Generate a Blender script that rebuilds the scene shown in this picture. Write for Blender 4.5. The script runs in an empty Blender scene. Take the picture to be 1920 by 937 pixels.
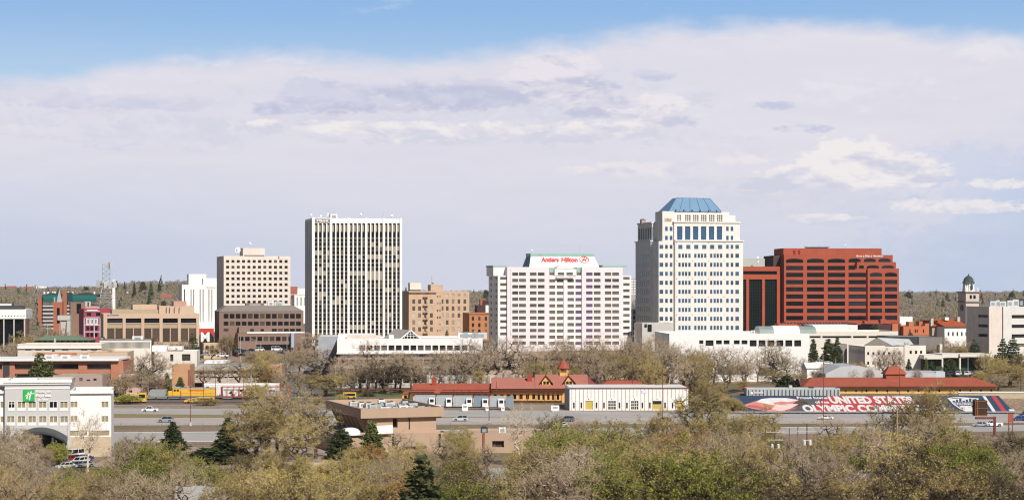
import bpy, math, random
import numpy as np
from mathutils import Vector, Matrix, Euler
S = bpy.context.scene
COL = S.collection
R = math.radians
# ---------------------------------------------------------------- camera
F, HZ, CX, CZ = 3240.0, 540.0, 960.0, 40.0      # focal length in photo pixels, horizon row, centre column, eye height (m)
cam = bpy.data.cameras.new('camera'); camo = bpy.data.objects.new('camera', cam); COL.objects.link(camo)
cam.sensor_width = 36.0; cam.lens = F / 1920 * 36; cam.shift_y = (HZ - 468.5) / 1920
cam.clip_start = 1.0; cam.clip_end = 30000
camo.location = (0, 0, CZ); camo.rotation_euler = (R(90), 0, 0)
S.camera = camo
S.view_settings.view_transform = 'Standard'; S.view_settings.look = 'None'
S.view_settings.exposure = 0.04; S.view_settings.gamma = 1.0
S.render.film_transparent = False
S.cycles.use_denoising = True; S.cycles.denoiser = 'OPENIMAGEDENOISE'; S.cycles.denoising_input_passes = 'RGB_ALBEDO_NORMAL'; S.cycles.denoising_prefilter = 'ACCURATE'; S.cycles.filter_width = 1.15
try: S.view_settings.use_curve_mapping = False
except Exception: pass
# ---------------------------------------------------------------- sun and sky
SUN_EL, SUN_AZ = 40.0, 27.0      # the sun stands behind the camera, to the right
sd = Vector((math.sin(R(SUN_AZ)) * math.cos(R(SUN_EL)), -math.cos(R(SUN_AZ)) * math.cos(R(SUN_EL)), math.sin(R(SUN_EL))))
sl = bpy.data.lights.new('sun', 'SUN'); so = bpy.data.objects.new('sun', sl); COL.objects.link(so)
sl.energy = 5.0; sl.angle = R(0.53); sl.color = (1.0, 0.945, 0.86)
so.rotation_euler = sd.to_track_quat('Z', 'Y').to_euler(); so.location = (60, -60, 300)
W = bpy.data.worlds.new('World'); S.world = W; W.use_nodes = True
nt = W.node_tree; nt.nodes.clear()
def nd(tree, t, **kw):
    n = tree.nodes.new(t)
    for k, v in kw.items(): setattr(n, k, v)
    return n
def mth(op, a, b=None, c=None, clamp=False, tree=None):
    t = tree or nt
    n = nd(t, 'ShaderNodeMath', operation=op, use_clamp=clamp)
    for i, x in enumerate((a, b, c)):
        if x is None: continue
        if isinstance(x, (int, float)): n.inputs[i].default_value = x
        else: t.links.new(x, n.inputs[i])
    return n.outputs[0]
def mixc(f, a, b, tree=None):
    t = tree or nt
    n = nd(t, 'ShaderNodeMix', data_type='RGBA')
    for i, x in ((0, f), (6, a), (7, b)):
        if isinstance(x, (int, float)): n.inputs[i].default_value = x
        elif isinstance(x, tuple): n.inputs[i].default_value = (*x, 1)
        else: t.links.new(x, n.inputs[i])
    return n.outputs[2]
def sm(x, a, b):
    n = nd(nt, 'ShaderNodeMapRange', interpolation_type='SMOOTHSTEP')
    nt.links.new(x, n.inputs[0]); n.inputs[1].default_value = a; n.inputs[2].default_value = b
    return n.outputs[0]
def srgb(r, g, b):
    return tuple((c / 255 / 12.92) if c / 255 <= .04045 else ((c / 255 + .055) / 1.055) ** 2.4 for c in (r, g, b))
tc = nd(nt, 'ShaderNodeTexCoord'); sx = nd(nt, 'ShaderNodeSeparateXYZ'); nt.links.new(tc.outputs['Generated'], sx.inputs[0])
dx, dy, dz = sx.outputs
AZ = mth('MULTIPLY', mth('ARCTAN2', dx, dy), 57.2958)         # compass angle of the view direction, degrees
EL = mth('MULTIPLY', mth('ARCSINE', dz), 57.2958)             # height above the horizon, degrees
az_of = lambda px: math.degrees(math.atan((px - CX) / F))
el_of = lambda py: math.degrees(math.atan((HZ - py) / F))
def noise(sa, se, detail=5, rough=.55, off=0):
    cb = nd(nt, 'ShaderNodeCombineXYZ')
    nt.links.new(mth('MULTIPLY', AZ, sa), cb.inputs[0]); nt.links.new(mth('MULTIPLY', EL, se), cb.inputs[1]); cb.inputs[2].default_value = off
    n = nd(nt, 'ShaderNodeTexNoise'); n.inputs['Scale'].default_value = 1; n.inputs['Detail'].default_value = detail; n.inputs['Roughness'].default_value = rough
    nt.links.new(cb.outputs[0], n.inputs['Vector'])
    return mth('SUBTRACT', n.outputs[0], .5)
n1 = noise(.32, .8, 6, .55, 3.1); n2 = noise(.75, 1.5, 7, .6, 8.4); n3 = noise(.12, .5, 3, .5, 1.7); n4 = noise(1.9, 3.4, 6, .62, 5.2); n5 = noise(4.6, 8.0, 5, .6, 2.2)
sky = nd(nt, 'ShaderNodeTexSky', sky_type='NISHITA'); sky.sun_disc = False
sky.sun_elevation = R(SUN_EL); sky.sun_rotation = R(180 - SUN_AZ); sky.altitude = 1900; sky.air_density = 1.0; sky.dust_density = 0.3; sky.ozone_density = 2.0
bg = nd(nt, 'ShaderNodeBackground'); nt.links.new(sky.outputs[0], bg.inputs[0]); bg.inputs[1].default_value = 0.055
# upper edge of the cloud bank, as a height over compass angle
fac = nd(nt, 'ShaderNodeMapRange'); nt.links.new(AZ, fac.inputs[0]); fac.inputs[1].default_value = az_of(0); fac.inputs[2].default_value = az_of(1920)
rp = nd(nt, 'ShaderNodeValToRGB'); nt.links.new(fac.outputs[0], rp.inputs[0]); cr = rp.color_ramp; cr.interpolation = 'B_SPLINE'
edge = [(0, 168), (150, 152), (260, 122), (340, 104), (600, 106), (820, 108), (980, 92), (1120, 66), (1350, 44), (1520, 40), (1680, 66), (1780, 78), (1850, 66), (1920, 92)]
for px, py in edge[1:-1]: cr.elements.new(px / 1920)
for e, (px, py) in zip(cr.elements, edge):
    v = el_of(py) / 10; e.color = (v, v, v, 1)
ed = mth('MULTIPLY', rp.outputs[0], 10)
bank = sm(mth('SUBTRACT', mth('ADD', ed, mth('ADD', mth('MULTIPLY', n1, 1.1), mth('MULTIPLY', n2, .7))), EL), -.35, .65)
wisp = mth('MULTIPLY', sm(mth('ADD', n1, mth('MULTIPLY', n4, .35)), .16, .36), .45)
mask = mth('MAXIMUM', bank, wisp)
def blobs(lst, amp=2.0, lo=.0, hi=.45):
    acc = None
    for px, py, rx, ry, s in lst:
        a = mth('DIVIDE', mth('SUBTRACT', AZ, az_of(px)), rx / F * 57.3)
        e = mth('DIVIDE', mth('SUBTRACT', EL, el_of(py)), ry / F * 57.3)
        d = mth('SUBTRACT', 1.0, mth('ADD', mth('MULTIPLY', a, a), mth('MULTIPLY', e, e)))
        d = mth('MULTIPLY', mth('MAXIMUM', d, -1.5), s)
        acc = d if acc is None else mth('MAXIMUM', acc, d)
    acc = mth('ADD', acc, mth('MULTIPLY', mth('ADD', n2, mth('ADD', mth('MULTIPLY', n4, .9), mth('MULTIPLY', n5, .5))), amp))
    return sm(acc, lo, hi)
def relief(sa, se, d, off, detail=7, rough=.56):
    """how much denser the cloud is here than a little higher up: lit tops, shaded bases"""
    out = []
    for k in (0, 1):
        cb = nd(nt, 'ShaderNodeCombineXYZ'); nt.links.new(mth('MULTIPLY', mth('ADD', AZ, d * .5 * k), sa), cb.inputs[0]); nt.links.new(mth('MULTIPLY', mth('ADD', EL, d * k), se), cb.inputs[1]); cb.inputs[2].default_value = off
        n = nd(nt, 'ShaderNodeTexNoise'); n.inputs['Scale'].default_value = 1; n.inputs['Detail'].default_value = detail; n.inputs['Roughness'].default_value = rough; n.inputs['Distortion'].default_value = .35; nt.links.new(cb.outputs[0], n.inputs['Vector']); out.append(n.outputs[0])
    return mth('SUBTRACT', out[0], out[1]), mth('SUBTRACT', out[0], .5)
rel, den = relief(.42, .95, .26, 12.7, 8, .58); rel2, den2 = relief(.16, .8, .3, 4.4, 7)
GROUPS = [([(700, 190, 380, 60, .8), (1080, 190, 260, 80, .8), (300, 230, 300, 50, .5)], 200, 70, (215, 214, 227), (203, 205, 222), .6),
 ([(1560, 330, 300, 70, .8), (1300, 310, 200, 40, .6)], 330, 50, (222, 219, 228), (206, 207, 222), .55),
 ([(1820, 330, 160, 60, .7), (1840, 460, 200, 60, .7)], 380, 90, (196, 206, 227), (190, 202, 226), .6), # ellipses (photo px), centre row, half height, top colour, base colour, strength
 ([(190, 200, 250, 16, .8), (60, 190, 120, 16, .7)], 198, 18, (212, 211, 225), (200, 202, 220), .8),
 ([(350, 122, 90, 12, .8), (560, 112, 70, 10, .7)], 116, 14, (232, 228, 233), (212, 211, 224), .7),
 ([(590, 176, 62, 34, 1), (650, 188, 120, 32, 1), (760, 184, 150, 30, 1), (900, 176, 120, 30, 1), (520, 205, 60, 14, .8)], 182, 36, (205, 206, 223), (188, 191, 214), .9),
 ([(1045, 124, 78, 38, 1), (985, 148, 60, 22, .9), (1060, 165, 110, 34, 1), (1110, 195, 90, 30, .9)], 150, 52, (229, 223, 230), (192, 194, 215), .9),
 ([(700, 240, 190, 15, .9), (505, 242, 50, 13, .9), (980, 246, 130, 22, .9), (1110, 246, 130, 24, .9), (870, 262, 200, 12, .7)], 240, 20, (238, 232, 231), (208, 208, 222), .85),
 ([(1240, 196, 58, 24, 1), (1200, 214, 60, 14, .8), (1280, 226, 50, 14, .8)], 208, 26, (233, 228, 232), (198, 199, 217), .85),
 ([(1226, 143, 46, 13, 1), (1450, 202, 40, 9, .7), (1500, 246, 50, 10, .6)], 146, 14, (206, 209, 226), (190, 195, 218), .8),
 ([(1590, 306, 90, 44, 1), (1695, 326, 80, 34, 1), (1500, 336, 110, 24, .9), (1620, 342, 150, 18, .8), (1440, 352, 90, 14, .7)], 320, 44, (239, 233, 232), (206, 207, 222), .85),
 ([(1190, 318, 90, 17, .8), (1090, 322, 60, 12, .7), (1400, 300, 60, 12, .6)], 320, 18, (231, 226, 230), (206, 206, 221), .75),
 ([(1330, 268, 120, 16, .6), (1640, 180, 160, 30, .35), (1850, 110, 80, 30, .5)], 200, 90, (230, 227, 233), (210, 210, 224), .5),
 ([(1545, 413, 84, 12, .9), (1780, 392, 130, 14, .7), (1880, 352, 60, 10, .6)], 408, 16, (236, 231, 231), (206, 208, 223), .8)]
low = sm(EL, el_of(250), el_of(540))
blue = sm(mth('ADD', mth('ADD', AZ, mth('MULTIPLY', n1, 14)), mth('MULTIPLY', EL, -1.2)), az_of(1380), az_of(1950))
left_low = sm(AZ, az_of(900), az_of(0))
c = mixc(mth('ADD', mth('MULTIPLY', n3, .9), .4, clamp=True), srgb(222, 219, 229), srgb(214, 213, 225))
c = mixc(mth('MULTIPLY', low, .7), c, srgb(202, 208, 225))
c = mixc(mth('MULTIPLY', mth('MULTIPLY', low, left_low), .6), c, srgb(186, 199, 221))
c = mixc(mth('MULTIPLY', mth('MULTIPLY', blue, sm(EL, el_of(150), el_of(330))), .85), c, srgb(184, 199, 224))
up2 = mth('MULTIPLY', mth('MAXIMUM', rel2, 0.0), 5.0, clamp=True); dn2 = mth('MULTIPLY', mth('MAXIMUM', mth('MULTIPLY', rel2, -1.0), 0.0), 5.0, clamp=True)
upper = mth('SUBTRACT', 1.0, mth('MULTIPLY', low, .75))
c = mixc(mth('MULTIPLY', mth('MULTIPLY', up2, upper), .24), c, srgb(234, 230, 234)); c = mixc(mth('MULTIPLY', mth('MULTIPLY', dn2, upper), .18), c, srgb(200, 203, 222))
for ell, cy, hh, ct, cb_, st_ in GROUPS:
    al = blobs(ell, 2.3, -.15, .55)
    gr = mth('ADD', mth('DIVIDE', mth('SUBTRACT', EL, el_of(cy + hh * .35)), hh / F * 57.3 * 1.5), mth('ADD', mth('MULTIPLY', rel, 6.5), mth('MULTIPLY', n4, .9)))
    c = mixc(mth('MULTIPLY', al, st_), c, mixc(mth('ADD', gr, .45, clamp=True), srgb(*cb_), srgb(*ct)))
bg2 = nd(nt, 'ShaderNodeBackground'); nt.links.new(c, bg2.inputs[0]); bg2.inputs[1].default_value = 1.03
# added blue veil, brightening the eastern sky only; the rest of the dome stays the plain clear sky
aab = mth('ABSOLUTE', AZ); front = mth('MULTIPLY', mth('SUBTRACT', 1.0, sm(aab, 24, 44)), mth('SUBTRACT', 1.0, sm(EL, 11, 20)))
vc = mixc(sm(EL, el_of(170), el_of(0)), srgb(182, 209, 238), srgb(148, 188, 233))
bg3 = nd(nt, 'ShaderNodeBackground'); nt.links.new(vc, bg3.inputs[0]); bg3.inputs[1].default_value = 0.98
mv = nd(nt, 'ShaderNodeMixShader'); nt.links.new(mth('MULTIPLY', front, .93), mv.inputs[0]); nt.links.new(bg.outputs[0], mv.inputs[1]); nt.links.new(bg3.outputs[0], mv.inputs[2])
mx = nd(nt, 'ShaderNodeMixShader'); nt.links.new(mth('MULTIPLY', mask, front), mx.inputs[0]); nt.links.new(mv.outputs[0], mx.inputs[1]); nt.links.new(bg2.outputs[0], mx.inputs[2])
ow = nd(nt, 'ShaderNodeOutputWorld'); nt.links.new(mx.outputs[0], ow.inputs[0])
# ---------------------------------------------------------------- materials
MATS = {}
def M(name, col, rough=.85, var=.12, scale=.35, metal=0.0, spec=.3, fine=.06, streak=.0, sscale=(1.2, 1.2, .05), rnd=0.0, rcol=None, rthr=None):
    """procedural paint / stone / asphalt: base colour broken up by two noises and optional rain streaks; rnd varies it per object"""
    if name in MATS: return MATS[name]
    m = bpy.data.materials.new(name); m.use_nodes = True; t = m.node_tree
    b = t.nodes['Principled BSDF']; b.inputs['Roughness'].default_value = rough; b.inputs['Metallic'].default_value = metal
    b.inputs['Specular IOR Level'].default_value = spec
    co = nd(t, 'ShaderNodeTexCoord').outputs['Object']
    def nz(s, d, vec=None):
        n = nd(t, 'ShaderNodeTexNoise'); n.inputs['Scale'].default_value = s; n.inputs['Detail'].default_value = d
        t.links.new(vec or co, n.inputs['Vector']); return n.outputs[0]
    v = mth('ADD', mth('MULTIPLY', mth('SUBTRACT', nz(scale, 4), .5, tree=t), var * 2.6, tree=t), mth('MULTIPLY', mth('SUBTRACT', nz(scale * 9, 3), .5, tree=t), fine * 2.6, tree=t), tree=t)
    if streak:
        mp = nd(t, 'ShaderNodeMapping'); mp.inputs['Scale'].default_value = sscale; t.links.new(co, mp.inputs[0])
        v = mth('ADD', v, mth('MULTIPLY', mth('SUBTRACT', nz(1.0, 4, mp.outputs[0]), .5, tree=t), streak * 2.6, tree=t), tree=t)
    base = col
    if rnd or rcol:
        oi = nd(t, 'ShaderNodeObjectInfo').outputs['Random']
        if rcol:
            g = nd(t, 'ShaderNodeMapRange'); t.links.new(oi, g.inputs[0]); g.inputs[1].default_value = rthr[0]; g.inputs[2].default_value = rthr[1]
            base = mixc(g.outputs[0], col, rcol, tree=t)
        if rnd: v = mth('ADD', v, mth('MULTIPLY', mth('SUBTRACT', mth('FRACT', mth('MULTIPLY', oi, 7.31, tree=t), tree=t), .5, tree=t), rnd * 2, tree=t), tree=t)
    v = mth('ADD', v, 1.0, tree=t)
    vm = nd(t, 'ShaderNodeVectorMath', operation='SCALE')
    if isinstance(base, tuple): vm.inputs[0].default_value = base
    else: t.links.new(base, vm.inputs[0])
    t.links.new(v, vm.inputs[3]); t.links.new(vm.outputs[0], b.inputs['Base Color'])
    MATS[name] = m; return m
def leafmat(name, col, col2, trans=.38):
    m = M(name, col, rough=.7, var=.22, scale=.5, fine=.22, spec=.15, rnd=.12, rcol=col2, rthr=(0, 1))
    t = m.node_tree; b = t.nodes['Principled BSDF']
    if not t.nodes.get('Translucent BSDF'):
        tr = nd(t, 'ShaderNodeBsdfTranslucent'); t.links.new(b.inputs['Base Color'].links[0].from_socket, tr.inputs[0]); ms_ = nd(t, 'ShaderNodeMixShader'); ms_.inputs[0].default_value = trans
        t.links.new(b.outputs[0], ms_.inputs[1]); t.links.new(tr.outputs[0], ms_.inputs[2]); t.links.new(ms_.outputs[0], t.nodes['Material Output'].inputs[0])
    return m
# ---------------------------------------------------------------- mesh helpers
class MB:
    def __init__(s): s.v = []; s.f = []; s.m = []
    def face(s, pts, m=0):
        i = len(s.v); s.v += [tuple(p) for p in pts]; s.f.append(tuple(range(i, i + len(pts)))); s.m.append(m)
    def box(s, x0, x1, y0, y1, z0, z1, m=0):
        i = len(s.v)
        s.v += [(x0, y0, z0), (x1, y0, z0), (x1, y1, z0), (x0, y1, z0), (x0, y0, z1), (x1, y0, z1), (x1, y1, z1), (x0, y1, z1)]
        for q in ((0, 3, 2, 1), (4, 5, 6, 7), (0, 1, 5, 4), (1, 2, 6, 5), (2, 3, 7, 6), (3, 0, 4, 7)):
            s.f.append(tuple(i + k for k in q)); s.m.append(m)
        return s
    def tube(s, p, q, r0, r1, n=6, m=0, cap=True):
        p = Vector(p); q = Vector(q); d = (q - p)
        if d.length < 1e-6: return s
        d.normalize(); a = d.orthogonal().normalized(); b = d.cross(a); i = len(s.v)
        for k in range(n):
            w = a * math.cos(2 * math.pi * k / n) + b * math.sin(2 * math.pi * k / n)
            s.v.append(tuple(p + w * r0)); s.v.append(tuple(q + w * r1))
        for k in range(n):
            j = (k + 1) % n
            s.f.append((i + 2 * k, i + 2 * j, i + 2 * j + 1, i + 2 * k + 1)); s.m.append(m)
        if cap:
            s.f.append(tuple(i + 2 * k for k in range(n - 1, -1, -1))); s.m.append(m)
            s.f.append(tuple(i + 2 * k + 1 for k in range(n))); s.m.append(m)
        return s
    def prism(s, poly, y0, y1, m=0):
        """polygon in x-z (counter-clockwise seen from -y) from y0 to y1"""
        n = len(poly); i = len(s.v)
        s.v += [(x, y0, z) for x, z in poly] + [(x, y1, z) for x, z in poly]
        s.f.append(tuple(i + k for k in range(n))); s.m.append(m)
        s.f.append(tuple(i + n + k for k in range(n - 1, -1, -1))); s.m.append(m)
        for k in range(n):
            j = (k + 1) % n
            s.f.append((i + k, i + n + k, i + n + j, i + j)); s.m.append(m)
        return s
    def prismx(s, poly, x0, x1, m=0):
        """polygon in y-z from x0 to x1"""
        n = len(poly); i = len(s.v)
        s.v += [(x0, y, z) for y, z in poly] + [(x1, y, z) for y, z in poly]
        s.f.append(tuple(i + k for k in range(n - 1, -1, -1))); s.m.append(m)
        s.f.append(tuple(i + n + k for k in range(n))); s.m.append(m)
        for k in range(n):
            j = (k + 1) % n
            s.f.append((i + k, i + j, i + n + j, i + n + k)); s.m.append(m)
        return s
    def frustum(s, b, t, m=0, mt=None):
        """b, t = (x0,x1,y0,y1,z)"""
        i = len(s.v)
        for (x0, x1, y0, y1, z) in (b, t): s.v += [(x0, y0, z), (x1, y0, z), (x1, y1, z), (x0, y1, z)]
        for k, q in enumerate(((0, 3, 2, 1), (4, 5, 6, 7), (0, 1, 5, 4), (1, 2, 6, 5), (2, 3, 7, 6), (3, 0, 4, 7))):
            s.f.append(tuple(i + a for a in q)); s.m.append(mt if (mt is not None and k == 1) else m)
        return s
    def lathe(s, prof, cx=0, cy=0, n=12, m=0):
        i = len(s.v)
        for r, z in prof:
            for k in range(n): s.v.append((cx + r * math.cos(2 * math.pi * k / n), cy + r * math.sin(2 * math.pi * k / n), z))
        for a in range(len(prof) - 1):
            for k in range(n):
                j = (k + 1) % n
                s.f.append((i + a * n + k, i + a * n + j, i + (a + 1) * n + j, i + (a + 1) * n + k)); s.m.append(m)
        return s
    def mesh(s, name, mats):
        me = bpy.data.meshes.new(name); me.from_pydata(s.v, [], s.f)
        for m in (mats if isinstance(mats, (list, tuple)) else [mats]): me.materials.append(m)
        if len(me.materials) > 1: me.polygons.foreach_set('material_index', s.m)
        me.update(); return me
    def build(s, name, mats, parent=None, smooth=False, loc=None):
        me = s.mesh(name, mats)
        if smooth: me.shade_smooth()
        return put(name, me, parent, loc)
def put(name, me, parent=None, loc=None, rot=None):
    o = bpy.data.objects.new(name, me); COL.objects.link(o)
    if parent is not None: o.parent = parent
    if loc is not None: o.location = loc
    if rot is not None: o.rotation_euler = rot
    return o
def tag(o, label=None, cat=None, group=None, kind=None):
    if label: o['label'] = label
    if cat: o['category'] = cat
    if group: o['group'] = group
    if kind: o['kind'] = kind
    return o
def empty(name, label, cat, loc, rz=0, group=None):
    o = bpy.data.objects.new(name, None); COL.objects.link(o); o.location = loc; o.rotation_euler = (0, 0, R(rz)); o.empty_display_size = .5
    return tag(o, label, cat, group)
def copy_tree(o, parent=None):
    c = o.copy(); COL.objects.link(c); c.parent = parent
    for ch in list(o.children): copy_tree(ch, c)
    return c
def ss(x, a, b):
    t = np.clip((x - a) / (b - a), 0, 1); return t * t * (3 - 2 * t)
def g(x, y):
    """terrain height"""
    z = np.interp(y, [-400, 0, 30, 165, 640, 700, 760, 850, 950, 1300, 2000, 2600, 3300, 12000], [37, 37.5, 36, 0, 0, .5, 3, 8, 11, 15, 22, 25, 14, 0])
    z = z + 7 * np.exp(-((x + 640) / 330) ** 2) * ss(y, 1500, 2500) * (1 - ss(y, 2700, 3300)) + 15 * np.exp(-((x + 405) / 75) ** 2 - ((y - 2000) / 330) ** 2)
    t = 4.5 * ss(x, 66, 76) * ss(y, 566, 573) * (1 - ss(y, 640, 720))
    return np.maximum(z, t) if np.ndim(z) else float(max(z, t))
def pt(px, py, Y): return ((px - CX) / F * Y, Y, CZ - (py - HZ) / F * Y)
def zpx(py, Y): return CZ - (py - HZ) / F * Y
def xpx(px, Y): return (px - CX) / F * Y
FONT_CACHE = {}
def text(s, w, h, mat, parent, loc, rot=(R(90), 0, 0), name='sign_lettering', bold=.02, ext=.04, shear=0.0):
    """lettering fitted to a box w by h, lower-left corner at loc"""
    cu = bpy.data.curves.new('lettering', 'FONT'); cu.body = s; cu.size = 1; cu.extrude = ext / max(h, .1); cu.offset = bold; cu.shear = shear; cu.resolution_u = 3
    to = bpy.data.objects.new('lettering', cu); COL.objects.link(to)
    dg = bpy.context.evaluated_depsgraph_get(); dg.update()
    me = bpy.data.meshes.new_from_object(to.evaluated_get(dg))
    bpy.data.objects.remove(to); bpy.data.curves.remove(cu)
    n = len(me.vertices); a = np.empty(n * 3); me.vertices.foreach_get('co', a); a = a.reshape(-1, 3)
    a[:, 0] = (a[:, 0] - a[:, 0].min()) / np.ptp(a[:, 0]) * w; a[:, 1] = (a[:, 1] - a[:, 1].min()) / np.ptp(a[:, 1]) * h
    a[:, 2] = (a[:, 2] - a[:, 2].min()) / max(np.ptp(a[:, 2]), 1e-6) * ext
    me.vertices.foreach_set('co', a.ravel()); me.materials.clear(); me.materials.append(mat); me.update()
    return put(name, me, parent, loc, rot)
# common materials
white = M('white_paint', (.80, .79, .77), streak=.05, var=.04, fine=.03); trim = M('white_trim', (.78, .77, .75), var=.04, fine=.02)
glass = M('dark_glass', (.007, .008, .011), rough=.1, var=.3, spec=.22, rnd=.3, rcol=(.035, .038, .046), rthr=(.55, 1.25))  # random paler blue-grey base imitates reflections varying from pane to pane
glass3 = M('office_glass', (.012, .012, .013), rough=.12, var=.3, spec=.3, rcol=(.15, .12, .08), rthr=(.8, 1.1))
skyglass = M('painted_reflection_glass', (.22, .24, .27), rough=.2, spec=.5)  # pale base colour stands in for reflected sky
glass2 = M('curtained_glass', (.02, .02, .022), rough=.1, var=.3, spec=.5, rcol=(.21, .18, .135), rthr=(.55, 1.0))
blueglass = M('blue_glass', (.035, .085, .17), rough=.06, var=.3, spec=.6, rnd=.25)
gravel = M('roof_gravel', (.42, .37, .32), var=.2, scale=.15, fine=.12); roofw = M('white_roof_membrane', (.72, .70, .67), var=.1, scale=.12)
steel = M('grey_steel', (.36, .37, .38), rough=.5, metal=.3); lightsteel = M('pale_steel', (.62, .63, .64), rough=.5, metal=.2, var=.08)
darkmetal = M('dark_metal', (.05, .05, .055), rough=.5); unit = M('rooftop_unit_grey', (.55, .58, .58), var=.12)
rust = M('red_brown_steel', (.19, .05, .035), rough=.7); wood = M('weathered_wood', (.21, .13, .08), var=.25); black = M('black_shade', (.012, .012, .013), rough=.6)
# ---------------------------------------------------------------- buildings
PANE = {}
def pane_mesh(w, h, axis, mat, t=.12):
    k = (round(w, 2), round(h, 2), axis, mat.name)
    if k not in PANE:
        b = MB()
        if axis == 'f': b.box(0, w, 0, t, 0, h)
        else: b.box(0, t, 0, w, 0, h)
        PANE[k] = b.mesh('window', mat)
    return PANE[k]
class Bld:
    def __init__(s, name, label, cat, xl, xr, Y, rot=16, group=None, base=None):
        s.c, s.s = math.cos(R(rot)), math.sin(R(rot)); s.X0, s.Y0 = xpx(xl, Y), Y
        s.gz = g(s.X0, Y) - .6 if base is None else base
        s.o = empty(name, label, cat, (s.X0, Y, s.gz), rot, group); s.W = s.u(xr); s.n = 0; s.extra = {}
    def u(s, px, v=0):
        k = (px - CX) / F; return (k * (s.Y0 + v * s.c) - s.X0 + v * s.s) / (s.c - k * s.s)
    def z(s, py, u=0, v=0): return CZ - (py - HZ) / F * (s.Y0 + u * s.s + v * s.c) - s.gz
    def rect(s, r, v=0):
        a, b = s.u(r[0], v), s.u(r[2], v); m = (a + b) / 2
        return (a, s.z(r[3], m, v), b, s.z(r[1], m, v))
    def grid(s, cols, rows, v=0): return [s.rect((c0, r0, c1, r1), v) for r0, r1 in rows for c0, c1 in cols]
    def pane(s, r, v, mat, name='window', axis='f', x=0, depth=.3, parent=None):
        """each window is a part of its own; past 100 the rest are gathered (see finish)"""
        w, h = r[2] - r[0], r[3] - r[1]
        if s.n < 100:
            loc = (r[0], v + depth, r[1]) if axis == 'f' else (x + depth, r[0], r[1])
            s.n += 1
            return put(name, pane_mesh(w, h, axis, mat), s.o, loc)
        b = s.extra.setdefault(mat.name, (MB(), mat))[0]
        if axis == 'f': b.box(r[0], r[2], v + depth, v + depth + .12, r[1], r[3])
        else: b.box(x + depth, x + depth + .12, r[0], r[2], r[1], r[3])
    def finish(s):
        for k, (b, m) in s.extra.items(): tag(b.build('windows', m, s.o), kind='stuff')
    def wall(s, x0, x1, z0, z1, y0, y1, mat, front=(), left=(), depth=.35, name='wall', wmat=None, lmat=None, parapet=.9, roof=None, pth=.35, wname='window', panes=True, mats=None):
        """box with real window openings in the front and in the left face, flat roof behind a parapet"""
        b = MB(); wmat = wmat or glass
        def fac(rects, P, lo, hi):
            xs = sorted({lo, hi, *[min(max(q, lo), hi) for r in rects for q in (r[0], r[2])]}); zs = sorted({z0, z1, *[min(max(q, z0), z1) for r in rects for q in (r[1], r[3])]})
            for i in range(len(xs) - 1):
                mx_ = (xs[i] + xs[i + 1]) / 2
                if xs[i + 1] - xs[i] < 1e-4: continue
                cols = [r for r in rects if r[0] < mx_ < r[2]]
                run = None
                for j in range(len(zs) - 1):
                    mz = (zs[j] + zs[j + 1]) / 2; hole = any(r[1] < mz < r[3] for r in cols)
                    if hole:
                        if run is not None: b.face([P(xs[i], run, 0), P(xs[i + 1], run, 0), P(xs[i + 1], zs[j], 0), P(xs[i], zs[j], 0)]); run = None
                    elif run is None: run = zs[j]
                if run is not None: b.face([P(xs[i], run, 0), P(xs[i + 1], run, 0), P(xs[i + 1], z1, 0), P(xs[i], z1, 0)])
            for a, c0, d, e in rects:
                b.face([P(a, c0, 0), P(a, c0, depth), P(a, e, depth), P(a, e, 0)]); b.face([P(d, c0, depth), P(d, c0, 0), P(d, e, 0), P(d, e, depth)])
                b.face([P(a, c0, 0), P(d, c0, 0), P(d, c0, depth), P(a, c0, depth)]); b.face([P(a, e, depth), P(d, e, depth), P(d, e, 0), P(a, e, 0)])
        fac(list(front), lambda u, z, d: (u, y0 + d, z), x0, x1)
        fac(list(left), lambda u, z, d: (x0 + d, u, z), y0, y1)
        b.face([(x1, y0, z0), (x1, y1, z0), (x1, y1, z1), (x1, y0, z1)]); b.face([(x1, y1, z0), (x0, y1, z0), (x0, y1, z1), (x1, y1, z1)])
        if parapet:
            t, zr = pth, z1 - parapet
            a, c_, d, e = x0 + t, x1 - t, y0 + t, y1 - t
            b.face([(x0, y0, z1), (x1, y0, z1), (c_, d, z1), (a, d, z1)]); b.face([(x1, y0, z1), (x1, y1, z1), (c_, e, z1), (c_, d, z1)])
            b.face([(x1, y1, z1), (x0, y1, z1), (a, e, z1), (c_, e, z1)]); b.face([(x0, y1, z1), (x0, y0, z1), (a, d, z1), (a, e, z1)])
            b.face([(a, d, z1), (c_, d, z1), (c_, d, zr), (a, d, zr)]); b.face([(c_, d, z1), (c_, e, z1), (c_, e, zr), (c_, d, zr)])
            b.face([(c_, e, z1), (a, e, z1), (a, e, zr), (c_, e, zr)]); b.face([(a, e, z1), (a, d, z1), (a, d, zr), (a, e, zr)])
            b.face([(a, d, zr), (c_, d, zr), (c_, e, zr), (a, e, zr)], 1)
        else: b.face([(x0, y0, z1), (x1, y0, z1), (x1, y1, z1), (x0, y1, z1)], 1)
        o = b.build(name, [mat, roof or gravel], s.o)
        if panes:
            for r in front: s.pane(r, y0, wmat(r) if callable(wmat) else wmat, wname, depth=depth - .1)
            for r in left: s.pane(r, 0, lmat or (wmat(r) if callable(wmat) else wmat), wname, axis='l', x=x0, depth=depth - .1)
        return o
    def simple(s, top, bd, mat, front=(), **kw):
        """whole block from the ground to photo row `top`; front = list of window rectangles in photo pixels"""
        h = s.z(top, s.W / 2); fr = [s.rect(r) for r in front]
        o = s.wall(0, s.W, 0, h, 0, bd, mat, front=fr, **kw); s.H = h; s.D = bd; return o
    def part(s, name, mat, *boxes):
        b = MB()
        for q in boxes: b.box(*q)
        return b.build(name, mat, s.o)
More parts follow.
